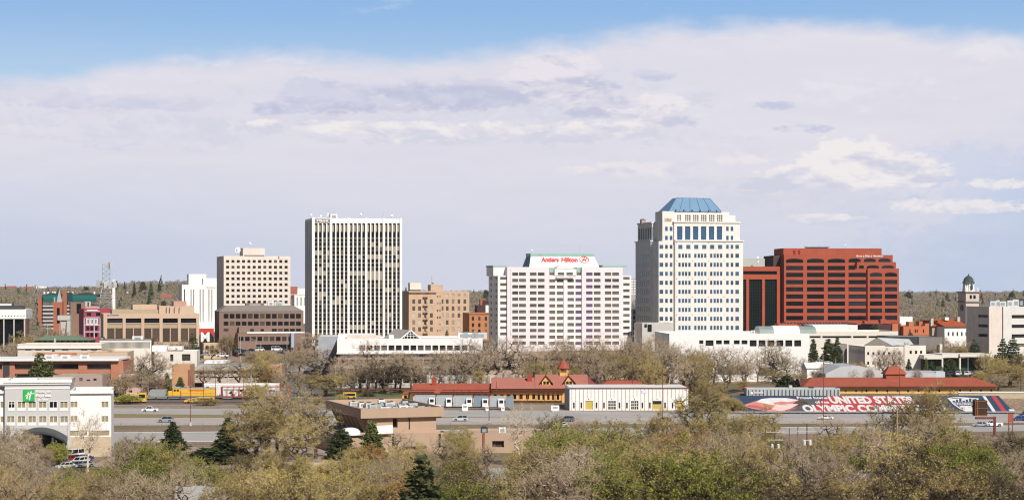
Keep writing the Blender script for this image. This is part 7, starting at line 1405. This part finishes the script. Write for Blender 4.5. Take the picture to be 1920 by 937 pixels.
tg = bark('twig_grey', (.45, .355, .24)); tb = bark('twig_brown', (.42, .31, .19)); tdk = bark('twig_dark', (.10, .072, .05)); tpk = bark('twig_pinkish', (.50, .385, .285)); trd = bark('twig_russet', (.38, .21, .115)); tpl = bark('twig_pale', (.66, .55, .43)); lb = bark('limb_bark', (.085, .062, .045))
l_ol = leafmat('leaf_olive', (.45, .375, .085), (.52, .41, .14)); l_gr = leafmat('leaf_spring_green', (.28, .325, .045), (.35, .35, .07)); l_ye = leafmat('leaf_yellow_bud', (.58, .48, .10), (.61, .48, .15)); l_tan = leafmat('bud_tan', (.50, .39, .24), (.47, .34, .20)); l_rs = leafmat('bud_russet', (.44, .25, .11), (.42, .28, .14)); l_lime = leafmat('leaf_lime', (.30, .38, .045), (.40, .40, .08)); l_or = leafmat('bud_orange', (.48, .26, .07), (.44, .29, .10))
cn1 = leafmat('needle_dark', (0.091, 0.117, 0.0455), (0.111, 0.124, 0.052)); cn2 = leafmat('needle_olive', (.19, .20, .065), (.165, .19, .07)); cn3 = leafmat('needle_blue', (0.0975, 0.124, 0.0715), (0.104, 0.13, 0.065))
PT = {}
def proto(k, fn, *a, **kw): PT[k] = fn(*a, **kw)
proto('bare_a', decid, 1, 12, 4.6, 2.6, tg, l_tan, 1190, ntw=9, twl=1.3); proto('bare_b', decid, 2, 12, 5.2, 3.2, tb, l_tan, 850, ntw=8, twl=1.4, up=.5); proto('bare_c', decid, 3, 12, 4.0, 2.4, tpk, l_tan, 1530, ntw=9, twl=1.2, stems=2)
proto('bare_d', decid, 41, 12, 4.8, 3.0, tpk, l_tan, 200, ntw=6, twl=1.4, N=230, up=.45); proto('bare_e', decid, 42, 12, 4.2, 3.6, tg, l_tan, 200, ntw=6, twl=1.5, N=220, up=.6)
proto('olive_a', decid, 4, 12, 5.0, 2.5, tg, l_ol, 7398, ntw=11, leaf=.085); proto('olive_b', decid, 5, 12, 4.6, 2.2, tb, l_ol, 5121, ntw=12, leaf=.085, stems=2)
proto('green_a', decid, 6, 12, 5.0, 2.2, tb, l_gr, 9248, ntw=10, leaf=.085); proto('green_b', decid, 7, 12, 5.4, 2.8, tdk, l_gr, 6544, ntw=10, leaf=.085)
proto('yellow_a', decid, 8, 12, 4.6, 2.2, tg, l_ye, 7967, ntw=11, leaf=.085); proto('yellow_b', decid, 9, 12, 4.2, 2.2, tpk, l_ye, 5121, ntw=12, leaf=.085, stems=2)
proto('russet', decid, 10, 12, 4.6, 2.0, trd, l_rs, 4420, ntw=11, leaf=.085, stems=2); proto('dark_bare', decid, 11, 12, 5.6, 3.0, tdk, l_ol, 2134, ntw=10, trunk_r=.36, N=260, leaf=.085); proto('pale_bare', decid, 12, 12, 3.8, 3.4, tpl, l_tan, 510, ntw=6, N=200, twl=1.5, up=.7, trunk_r=.2, stems=2)
proto('gnarled', decid, 13, 12, 6.4, 3.0, tdk, l_ol, 994, ntw=12, trunk_r=.55, N=340, flat=.12); proto('lime', decid, 14, 6, 3.4, .8, tb, l_lime, 8840, ntw=7, leaf=.085, N=220, trunk_r=.1, stems=3); proto('scrub', decid, 15, 5, 3.2, .6, tb, l_tan, 2720, ntw=10, leaf=.09, N=200, trunk_r=.09, stems=3); proto('olive_scrub', decid, 16, 5.5, 3.4, .6, tg, l_ol, 5121, ntw=10, leaf=.085, N=200, trunk_r=.09, stems=3); proto('orange', decid, 17, 8, 3.0, 1.6, tb, l_or, 5100, ntw=8, leaf=.085, N=220)
proto('big_olive', decid, 31, 20, 6.6, 2.2, tg, l_ye, 4050, ntw=7, leaf=.08, N=320, twl=2.0, up=.95, spread=.72, stems=4, trunk_r=.3)
proto('spruce', conifer, 21, 12, 3.0, cn1); proto('cone', conifer, 22, 10, 2.4, cn2, base=.2, dens=1.5, droop=-.15, power=.75, q=.17); proto('pine', conifer, 23, 12, 3.6, cn3, base=2.4, dens=1.1, droop=.05, power=.55, gap=.5, q=.21); proto('bushy_evergreen', conifer, 24, 9, 4.2, cn1, base=.3, dens=1.2, droop=.0, power=.42, gap=.3, q=.2)
for k, h in (('spruce', 12), ('cone', 10), ('pine', 12), ('bushy_evergreen', 9), ('lime', 6), ('scrub', 5), ('olive_scrub', 5.5), ('orange', 8)): pass
PH = {k: max(v.co.z for v in PT[k][1].vertices) for k in PT}
PW = {k: np.percentile([abs(v.co.x) for v in PT[k][1].vertices], 97) for k in PT}
NAME = {'spruce': 'spruce_tree', 'cone': 'juniper_tree', 'pine': 'pine_tree', 'bushy_evergreen': 'evergreen_tree', 'lime': 'leafy_shrub', 'scrub': 'bare_shrub', 'olive_scrub': 'budding_shrub'}
TREES = []
rngT = random.Random(77)
def tree(kind, px, py_top, Yb, label=None, wpx=None, rot=None, group=None):
    X = xpx(px, Yb); z0 = g(X, Yb); H = max(zpx(py_top, Yb) - z0, 1.5); s = H / PH[kind]
    sx_ = s if wpx is None else wpx / 2 / F * Yb / PW[kind]
    if wpx is None: sx_ = min(max(s * 1.12, .62), 1.6) if kind not in ('spruce', 'cone', 'pine') else s
    o = empty(NAME.get(kind, 'bare_tree' if 'bare' in kind or kind == 'gnarled' else 'budding_tree'), label, 'shrub' if 'shrub' in NAME.get(kind, '') else 'tree', (X, Yb, z0), 0, group)
    o.rotation_euler = (0, 0, rngT.uniform(0, 6.28) if rot is None else rot); o.scale = (sx_, sx_ * rngT.uniform(.92, 1.08), s)
    put('trunk', PT[kind][0], o); put('crown', PT[kind][1], o)
    TREES.append((o, kind, px, py_top, Yb)); return o
# --- single trees one can point at
for a in (('spruce', 324, 789, 428, 'conifer with pointed top below the silver hatchback', 54), ('spruce', 428, 781, 415, 'tall conifer standing clear over the gravel lot', 62), ('bushy_evergreen', 392, 838, 395, 'broad dark evergreen at the foot of the tall conifer', 90), ('cone', 697, 787, 404, 'narrow cone shaped evergreen in front of the brown office', 46), ('bushy_evergreen', 640, 803, 404, 'round dark evergreen at the left corner of the brown office', 50), ('spruce', 790, 850, 238, 'big dark conifer low in front of the brown office', 150),
          ('cone', 74, 660, 640, 'tall pointed evergreen before the red brick office', 46), ('cone', 93, 675, 642, 'rounder evergreen leaning on the tall pointed one', 30), ('cone', 313, 699, 648, 'slim pointed evergreen behind the hopper wagon', 20), ('cone', 338, 706, 650, 'shorter pointed evergreen right of the slim one by the locomotive', 22), ('pine', 362, 624, 790, 'dark pine at the right end of the tan five bay office', 28), ('spruce', 1525, 634, 695, 'dark conifer hard against the long white block corner', 34), ('spruce', 1553, 634, 705, 'broad dark conifer before the long cream block', 54), ('spruce', 1570, 631, 730, 'dark conifer behind the shaded cream office wing', 32), ('pine', 1880, 634, 735, 'pine in front of the courthouse, left of two', 32), ('pine', 1900, 631, 735, 'pine in front of the courthouse, right of two', 34), ('pine', 1828, 636, 745, 'green conifer left of the courthouse shaded flank', 34), ('spruce', 1704, 672, 712, 'small blue green evergreen by the cream office end block', 20), ('spruce', 816, 671, 676, 'small dark evergreen behind the depot left roof', 16), ('bushy_evergreen', 1476, 703, 596, 'round dark evergreen left of the freight depot gable', 40), ('bushy_evergreen', 1640, 606, 835, 'clipped dark evergreen below the red stepped office', 26), ('bushy_evergreen', 1707, 622, 820, 'small clipped shrub before the orange brick block', 18), ('cone', 1737, 670, 700, 'olive cypress left of the dark green shopfront', 14), ('bushy_evergreen', 1747, 676, 695, 'golden round shrub before the dark green shopfront', 16), ('bushy_evergreen', 1782, 672, 700, 'dark round shrub between the two low canopies', 34), ('cone', 690, 742, 640, 'small dark evergreen inside the red pipe frames', 24), ('olive_b', 858, 797, 404, 'dense olive tree right of the brown office under the silver white wagon', 62),
          ('gnarled', 728, 671, 655, 'large dark gnarled bare tree on the lawn left of the depot', 106), ('bare_a', 592, 643, 720, 'wide bare tree before the slate grey side wall', 92), ('olive_b', 610, 694, 640, 'yellow green tree left of the fluorescent warning sign', 70), ('bare_a', 282, 652, 655, 'large round bare tree between the red brick office and parking deck', 84), ('bare_c', 290, 698, 638, 'smaller grey bare tree in front of the large round one', 50), ('big_olive', 540, 700, 400, 'huge olive budding tree left of the brown office', 150), ('olive_b', 478, 752, 395, 'tall olive tree right of the conifer over the gravel lot', 85), ('dark_bare', 592, 748, 405, 'dark leafless tree overlapping the shaded side of the brown office', 92), ('olive_b', 492, 664, 655, 'thin olive tree in front of the parking deck right end', 62), ('orange', 503, 690, 650, 'orange tinged young tree before the salmon brick block', 34), ('bare_e', 447, 668, 668, 'bare street tree before the parking deck, middle of three', 48), ('bare_e', 412, 672, 664, 'bare street tree before the parking deck, left of three', 44), ('bare_e', 382, 684, 664, 'thin bare street tree before the orange stucco box', 36), ('bare_b', 400, 640, 795, 'dark bare tree by the arched shop', 34), ('dark_bare', 425, 622, 795, 'dark bare tree before the left end of the brown office', 46), ('bare_c', 590, 620, 830, 'pinkish bare tree at the foot of the striped tower shaded side', 60), ('olive_b', 48, 618, 780, 'olive tree before the black glass hall', 44), ('bare_a', 42, 640, 770, 'bare tree under the left olive one by the black glass hall', 34), ('bare_c', 196, 690, 600, 'pale bare tree right of the dusty pink building', 34),
          ('yellow_b', 560, 770, 380, 'slim yellow tree below the huge olive one', 60), ('olive_a', 858, 800, 380, 'leafy olive tree below the silver white wagon', 60), ('bare_d', 750, 800, 392, 'thin bare tree against the brown office terrace', 60), ('olive_a', 1620, 790, 372, 'olive tree below the mural wording right end', 80), ('olive_b', 1420, 756, 392, 'thin yellow olive tree rising to the mural swimmer', 70), ('bare_d', 1560, 770, 400, 'bare tree below the white sedan and mural', 80), ('yellow_b', 500, 735, 404, 'tall thin yellow tree behind the conifer over the gravel lot', 70), ('bare_d', 522, 716, 408, 'tall open bare tree rising behind the huge olive one', 90), ('olive_b', 40, 802, 378, 'olive tree hiding the left of the hotel canopy', 66), ('bare_a', 8, 784, 374, 'grey bare tree covering the lower left hotel windows', 72), ('bare_c', 62, 806, 372, 'bare tree in front of the hotel canopy left post', 44), ('pale_bare', 972, 748, 388, 'pale many stemmed bare tree right of the tan annex', 64), ('dark_bare', 1036, 765, 396, 'dark forked bare tree in front of the dark grey wagon', 70), ('bare_c', 1090, 778, 400, 'small rounded bare tree right of the forked one', 54), ('pale_bare', 165, 762, 372, 'pale spindly bare tree against the white hotel wing', 62), ('dark_bare', 1312, 722, 398, 'tall dark bare tree right of the white warehouse', 112), ('olive_a', 1383, 762, 385, 'yellow olive tree below the mural swimmer', 96), ('dark_bare', 1702, 730, 372, 'dark limbed tree crossing the mural between wording and shield', 134), ('olive_a', 1760, 772, 365, 'large olive tree below the painted shield', 120), ('green_b', 1246, 796, 380, 'leaning green tree below the black low car', 60), ('olive_b', 1745, 708, 398, 'slender tall olive tree crossing the right half of the freight depot', 66), ('olive_b', 1893, 676, 620, 'tall olive tree at the right end of the freight depot', 62), ('bare_a', 1872, 700, 600, 'grey tree right of the freight depot roof end', 40), ('bare_a', 1786, 630, 770, 'pale grey bare tree below the white villa', 62), ('bare_c', 1680, 648, 705, 'thin bare tree before the cream office windows, right', 34), ('bare_c', 1654, 648, 700, 'thin bare tree before the cream office windows, left', 34), ('olive_b', 1460, 690, 610, 'bright olive tree left of the round dark evergreen', 64), ('bare_b', 1455, 655, 690, 'bare spreading tree before the right of the long white block', 70), ('bare_b', 1230, 618, 700, 'high bare tree at the left end of the long white block', 80), ('lime', 240, 737, 597, 'bright olive bush in front of the long yellow track machine', 40), ('olive_scrub', 388, 745, 590, 'olive bush below the yellow locomotive', 46), ('pine', 838, 617, 900, 'small roof shrub at the foot of the tan block', 10)):
    kind, px, top, Y, lab = a[:5]; tree(kind, px, top, Y, lab, a[5] if len(a) > 5 and a[5] else None)
# --- rows of trees: thicket in front, belt between the depots and the town
ZONE = [(0, 100, 'under the hotel canopy side'), (100, 215, 'below the hotel car park'), (215, 330, 'left of the pointed conifer'), (330, 450, 'around the front sheds'), (450, 560, 'below the gravel lot'), (560, 660, 'below the fresh lawn patch'), (660, 760, 'below the brown office left half'), (760, 870, 'around the big front conifer'), (870, 980, 'below the tan annex'), (980, 1090, 'below the pale spindly trees'), (1090, 1200, 'below the warehouse mustard door'), (1200, 1310, 'below the black car on the highway'), (1310, 1420, 'below the painted swimmer'), (1420, 1530, 'around the crossarm poles'), (1530, 1640, 'below the mural wording'), (1640, 1740, 'around the tall pale pole'), (1740, 1830, 'below the painted shield'), (1830, 1925, 'below the billboard')]
MIX = [(0, 100, ['bare_c', 'bare_b', 'pale_bare', 'bare_a', 'bare_d']), (100, 215, ['olive_b', 'green_a', 'bare_b', 'olive_a', 'russet']), (215, 330, ['bare_a', 'olive_a', 'bare_d', 'green_b', 'dark_bare']), (330, 450, ['bare_c', 'bare_e', 'green_a', 'dark_bare', 'olive_b']), (450, 640, ['yellow_a', 'yellow_b', 'olive_b', 'yellow_a', 'bare_e', 'dark_bare']), (640, 800, ['yellow_b', 'pale_bare', 'olive_b', 'yellow_a', 'orange', 'bare_a']), (800, 960, ['olive_b', 'dark_bare', 'pale_bare', 'bare_e', 'green_b', 'bare_d']), (960, 1200, ['green_a', 'green_b', 'olive_a', 'green_a', 'olive_b', 'bare_c']), (1200, 1330, ['russet', 'olive_b', 'bare_b', 'olive_a', 'green_b']), (1330, 1540, ['olive_b', 'bare_e', 'dark_bare', 'yellow_b', 'green_b', 'bare_d', 'gnarled']), (1540, 1700, ['yellow_b', 'bare_d', 'olive_b', 'dark_bare', 'bare_c', 'green_b']), (1700, 1930, ['olive_b', 'green_b', 'bare_e', 'gnarled', 'bare_c', 'olive_a', 'dark_bare'])]
def mix(px):
    for a, b_, l in MIX:
        if a <= px < b_: return rngT.choice(l)
    return rngT.choice(['olive_b', 'bare_a'])
SKY = np.array([(-60, 795), (0, 786), (60, 808), (95, 852), (192, 856), (215, 796), (300, 800), (345, 838), (440, 846), (480, 826), (560, 848), (620, 846), (650, 828), (740, 816), (850, 812), (905, 830), (985, 836), (1012, 800), (1200, 790), (1260, 782), (1330, 776), (1395, 780), (1440, 820), (1530, 824), (1590, 806), (1640, 796), (1700, 780), (1800, 784), (1850, 806), (1980, 812)])
ADJ = {'bare_a': 'grey twiggy bare tree', 'bare_b': 'brown twiggy bare tree', 'bare_c': 'pinkish grey bare tree', 'bare_d': 'open pinkish bare tree', 'bare_e': 'open grey bare tree', 'olive_a': 'full olive budding tree', 'olive_b': 'thin olive budding tree', 'green_a': 'fresh green tree', 'green_b': 'green tree on dark limbs', 'yellow_a': 'full yellow budding tree', 'yellow_b': 'thin yellow budding tree', 'russet': 'russet brown tree', 'dark_bare': 'dark limbed tree', 'gnarled': 'gnarled spreading tree', 'big_olive': 'huge olive tree', 'pale_bare': 'pale stemmed bare tree', 'orange': 'orange tinged tree', 'lime': 'bright lime shrub', 'scrub': 'low bare shrub', 'olive_scrub': 'low olive shrub'}
auto = []
for row, (Y, dy, step, off) in enumerate(((256, 10, 52, 52), (290, 12, 48, 32), (326, 12, 44, 16), (366, 10, 40, 4))):
    px = -90 + rngT.uniform(0, 30)
    while px < 2025:
        s0 = float(np.interp(px, SKY[:, 0], SKY[:, 1])); top = s0 - (10 if px > 1000 else 0) + off * (1.0 if s0 < 835 else .5) + rngT.uniform(-12, 20) + (rngT.choice([0, 0, -14, 14]) if px > 1000 else 0); Yb = Y + rngT.uniform(-dy, dy)
        skip = (row >= 2 and 103 < px < 172) or (row == 3 and s0 > 838) or (row >= 2 and 375 < px < 425 and False) or (row == 0 and 350 < px < 425)
        if not skip:
            k = mix(px); o = tree(k, px, top, Yb); auto.append((o, k, px, row))
        px += step * rngT.uniform(.75, 1.3)
# undergrowth shrubs closing the thicket floor
for i in range(46):
    px = rngT.uniform(-30, 1950); Yb = rngT.choice([246, 275, 310, 345, 385]) + rngT.uniform(-8, 8)
    if 440 < px < 640 and Yb > 370 or (100 < px < 175 and Yb > 340): continue
    k = rngT.choice(['scrub', 'olive_scrub', 'olive_scrub', 'scrub', 'lime'] if rngT.random() < .5 else ['scrub', 'olive_scrub']); z = rngT.uniform(2.4, 4.4); top = HZ + (CZ - z) / Yb * F; o = tree(k, px, top, Yb); auto.append((o, k, px, 0 if Yb < 300 else 2))
for a in (('lime', 80, 918, 255), ('lime', 1690, 868, 320), ('lime', 1886, 895, 262), ('lime', 345, 872, 320)): o = tree(*a); auto.append((o, a[0], a[1], 1))
belt = []
BZ = [(620, 700, 'left of the gnarled lawn tree'), (700, 790, 'behind the gnarled lawn tree'), (790, 870, 'behind the depot low roof'), (870, 940, 'in front of the left end of the pink hotel'), (940, 1000, 'behind the faded depot roof'), (1000, 1060, 'behind the depot dormers'), (1060, 1120, 'right of the depot cupola'), (1120, 1190, 'behind the red rear roof'), (1190, 1260, 'behind the white warehouse right half'), (1260, 1330, 'right of the white warehouse'), (1330, 1400, 'before the long white block windows'), (1400, 1470, 'left of the round dark evergreen'), (1470, 1560, 'right of the round dark evergreen')]
for (a, b_, top, Y, step, kinds) in ((640, 905, 660, 668, 40, ['bare_d', 'bare_e', 'bare_d']), (850, 1010, 630, 686, 26, ['bare_b', 'bare_d', 'bare_c']), (1000, 1240, 642, 686, 26, ['bare_d', 'bare_b', 'bare_c']), (780, 1130, 676, 652, 36, ['bare_d', 'olive_b', 'bare_e', 'bare_c']), (1110, 1330, 660, 640, 28, ['olive_b', 'bare_a', 'olive_b', 'bare_e']), (1180, 1345, 636, 680, 30, ['bare_b', 'bare_e', 'bare_d']), (1260, 1510, 650, 668, 26, ['bare_b', 'bare_d', 'bare_e']), (1290, 1400, 672, 600, 34, ['bare_d', 'bare_a', 'olive_b']), (1225, 1400, 690, 588, 40, ['olive_scrub', 'olive_b']), (690, 905, 638, 678, 40, ['bare_e', 'bare_d', 'pale_bare'])):
    px = a
    while px < b_:
        k = rngT.choice(kinds); Yb = Y + rngT.uniform(-8, 8); o = tree(k, px, top + rngT.uniform(-12, 20) + (rngT.choice([0, 0, -14, 14]) if px > 1000 else 0), Yb); belt.append((o, k, px, 0 if Yb < 662 else 1)); px += step * rngT.uniform(.7, 1.3)
leftmid = []
for px, top, Y, k in ((152, 690, 612, 'scrub'), (236, 690, 650, 'bare_c'), (262, 690, 645, 'bare_b'), (222, 700, 632, 'scrub'), (205, 648, 735, 'bare_c'), (12, 640, 760, 'bare_c'), (28, 635, 765, 'bare_a'), (110, 612, 830, 'bare_c'), (88, 605, 880, 'bare_b'), (140, 618, 830, 'scrub'), (325, 644, 730, 'bare_c'), (345, 672, 690, 'bare_b'), (515, 660, 700, 'bare_b'), (540, 650, 715, 'bare_a'), (560, 645, 735, 'bare_b'), (528, 690, 645, 'bare_a'), (560, 690, 650, 'bare_a'), (585, 705, 640, 'bare_b'), (476, 650, 765, 'scrub'), (500, 652, 755, 'olive_scrub'), (300, 632, 785, 'scrub'), (325, 632, 785, 'scrub'), (345, 634, 785, 'bare_c'), (640, 660, 668, 'bare_c'), (655, 690, 650, 'bare_b'), (675, 668, 660, 'bare_c'), (1530, 690, 650, 'bare_a'), (1545, 680, 655, 'bare_c'), (1500, 690, 640, 'bare_b'), (1600, 690, 630, 'pale_bare'), (1630, 688, 630, 'bare_c'), (1720, 690, 640, 'bare_c'), (1840, 690, 640, 'olive_scrub'), (1860, 692, 640, 'scrub'), (1908, 690, 640, 'olive_b'), (1750, 640, 760, 'bare_a'), (1765, 625, 800, 'bare_a'), (1805, 640, 760, 'olive_b'), (1850, 655, 720, 'olive_scrub'), (1870, 660, 700, 'olive_scrub'), (1915, 655, 720, 'olive_b'), (1690, 640, 740, 'olive_b'), (1600, 672, 700, 'scrub'), (1612, 672, 700, 'scrub'), (20, 700, 600, 'bare_c'), (480, 712, 590, 'olive_scrub'), (595, 742, 592, 'olive_b'), (1366, 738, 557, 'olive_scrub'), (1376, 744, 556, 'olive_scrub'), (1386, 750, 555, 'olive_scrub'), (108, 824, 388, 'lime'), (86, 832, 387, 'olive_scrub'), (1350, 730, 572, 'olive_b'), (560, 772, 493, 'olive_scrub'), (640, 735, 592, 'olive_scrub')):
    o = tree(k, px, top, Y); leftmid.append((o, k, px, Y))
LM = [(-50, 60, 'by the black glass hall'), (60, 180, 'by the stone gateway and green roofed hall'), (180, 275, 'behind the small pink stucco building'), (275, 375, 'below the tan five bay office'), (375, 480, 'by the downtown car park'), (480, 540, 'by the parking deck right end'), (540, 620, 'before the slate grey side wall'), (620, 700, 'by the fluorescent warning sign'), (1330, 1420, 'at the left end of the painted slope'), (1490, 1560, 'left of the zinc hall'), (1560, 1660, 'before the zinc hall'), (1660, 1735, 'by the cream office end block'), (1735, 1815, 'below the white villa'), (1815, 1930, 'below the courthouse')]
ORD = ['leftmost', 'second from left', 'third from left', 'fourth from left', 'fifth from left', 'sixth from left', 'seventh from left', 'eighth from left']
def label_rows(items, zones, rows, grp):
    sets = {}
    for o, k, px, r_ in items:
        zn = next((n for a, b_, n in zones if a <= px < b_), zones[0][2] if px < zones[0][0] else zones[-1][2]); sets.setdefault((zn, k, rows(r_)), []).append((px, o))
    for (zn, k, rw), l in sets.items():
        l.sort(key=lambda q: q[0])
        for i, (px, o) in enumerate(l):
            lab = ADJ[k] + (', ' + rw if rw else '') + ', ' + zn.replace('under the hotel canopy side', 'by the hotel left end')
            if len(l) > 1: lab += ', ' + (['left', 'right'][i] if len(l) == 2 else ORD[min(i, 7)])
            lab = lab.replace('in front of the left end of the pink hotel', 'before the pink hotel left end').replace('before the long white block windows', 'before the long white block').replace(', farther, ', ', farther, ')
            o['label'] = lab; o['group'] = grp
label_rows(auto, ZONE, lambda r_: ['front row', 'second row', 'third row', 'back row'][r_], 'trees and shrubs of the creek thicket')
label_rows(belt, BZ, lambda r_: ['nearer', 'farther'][r_], 'bare trees between the depots and the town')
label_rows(leftmid, LM, lambda r_: 'nearer' if r_ < 660 else ('middle' if r_ < 750 else 'farther'), 'small trees and bushes among the low blocks')
# --- the far wooded slopes: a mass nobody would count
rng = np.random.default_rng(9)
def blob(n, w, h, q):
    d = rng.normal(size=(n, 3)); d /= np.linalg.norm(d, axis=1, keepdims=True); C = d * (rng.uniform(.2, 1, n) ** .4)[:, None] * np.array([w, w, h * .5]); C[:, 2] += h * .55; C[:, 2] = np.maximum(C[:, 2], .2); return quads_np(C, rng.uniform(.6, 1.3, n) * q, rng)[0]
protos = [blob(120, 4.6, 8.5, .5) for _ in range(6)]; pcon = []
for _ in range(3):
    n = 60; f = rng.uniform(0, 1, n); a = rng.uniform(0, 6.28, n); C = np.stack([np.cos(a) * 2.4 * (1 - f), np.sin(a) * 2.4 * (1 - f), .5 + f * 10], 1); pcon.append(quads_np(C, rng.uniform(.6, 1.2, n) * .7, rng)[0])
chunks = []
fm = [leafmat(n, c, c, .65) for n, c in (('far_twig_grey', (.52, .44, .36)), ('far_twig_brown', (.50, .41, .32)), ('far_twig_mauve', (.54, .455, .40)), ('far_olive', (.46, .42, .22)), ('far_evergreen', (.19, .20, .15)), ('far_green', (.32, .37, .16)))]
def scatter(px0, px1, Y0, Y1, n, small=1.0):
    for _ in range(n):
        Y = math.sqrt(rng.uniform(Y0 ** 2, Y1 ** 2)); px = rng.uniform(px0, px1); X = xpx(px, Y); r_ = rng.uniform(); cl = math.sin(X * .013 + 2) + math.sin(Y * .011 + X * .02)
        m = 4 if r_ < .035 + .05 * (cl > 1.2) else (3 if r_ < .24 + .10 * (cl < -.8) else (5 if r_ > .975 else int(rng.integers(0, 3)))); s = rng.uniform(.7, 1.25) * small
        P_ = (pcon[int(rng.integers(0, 3))] if m == 4 else protos[int(rng.integers(0, 6))]) * np.array([s, s, s * rng.uniform(.85, 1.2)]); a = rng.uniform(0, 6.28); c, q = math.cos(a), math.sin(a); V = np.stack([P_[:, 0] * c - P_[:, 1] * q + X, P_[:, 0] * q + P_[:, 1] * c + Y, P_[:, 2] + g(X, Y)], 1)
        chunks.append((V, np.arange(len(V)).reshape(-1, 4), m))
scatter(-25, 420, 1180, 2750, 2700); scatter(-260, -25, 1180, 2750, 900); scatter(1945, 2220, 1150, 2750, 1100); scatter(535, 600, 1250, 2700, 330); scatter(740, 930, 1200, 2750, 950); scatter(1150, 1260, 1300, 2700, 350); scatter(1640, 1945, 1150, 2750, 2000); scatter(930, 1200, 1300, 2700, 160); scatter(-20, 80, 900, 1180, 90, .8); scatter(120, 340, 1040, 1200, 120, .8); scatter(1690, 1830, 1080, 1180, 60, .8)
tag(put('far_woods', np_mesh('far_woods', chunks, fm)), 'bare brown and olive woods covering the far slopes', 'woods', kind='stuff')
fe_ = [(162, 537, 1900, 'round dark evergreen on the ridge left of the lattice mast'), (110, 540, 1900, 'dark evergreen on the ridge above the brick parking tower'), (252, 528, 1750, 'tall round evergreen on the hill right of the white shaft'), (268, 527, 1800, 'pointed evergreen at the crest of the hill'), (283, 530, 1700, 'twin evergreen right of the hill crest'), (299, 526, 1850, 'slim evergreen on the skyline left of the white slotted tower'), (307, 562, 1250, 'dark evergreen clump left of the white slotted tower'), (280, 548, 1500, 'lone evergreen half way down the hill'), (35, 546, 2100, 'pair like evergreen on the far left ridge'), (912, 543, 1900, 'evergreen on the ridge by the pink hotel edge'), (1776, 549, 1800, 'evergreen on the right ridge left of the clock tower'), (1840, 551, 1900, 'evergreen on the ridge just right of the clock tower'), (1897, 547, 1800, 'tall evergreen on the ridge near the right edge'), (1768, 560, 1400, 'dark evergreen half way down the right slope'), (761, 538, 1900, 'dark evergreen behind the tan block left corner'), (1703, 546, 1900, 'evergreen on the ridge beside the red stepped office')]
for i, (px, top, Y, lab) in enumerate(fe_): tree('bushy_evergreen' if i % 3 == 0 else ('pine' if i % 3 == 1 else 'spruce'), px, top, Y, lab, 16 if i % 3 == 0 else 11, group='evergreens on the far ridge')
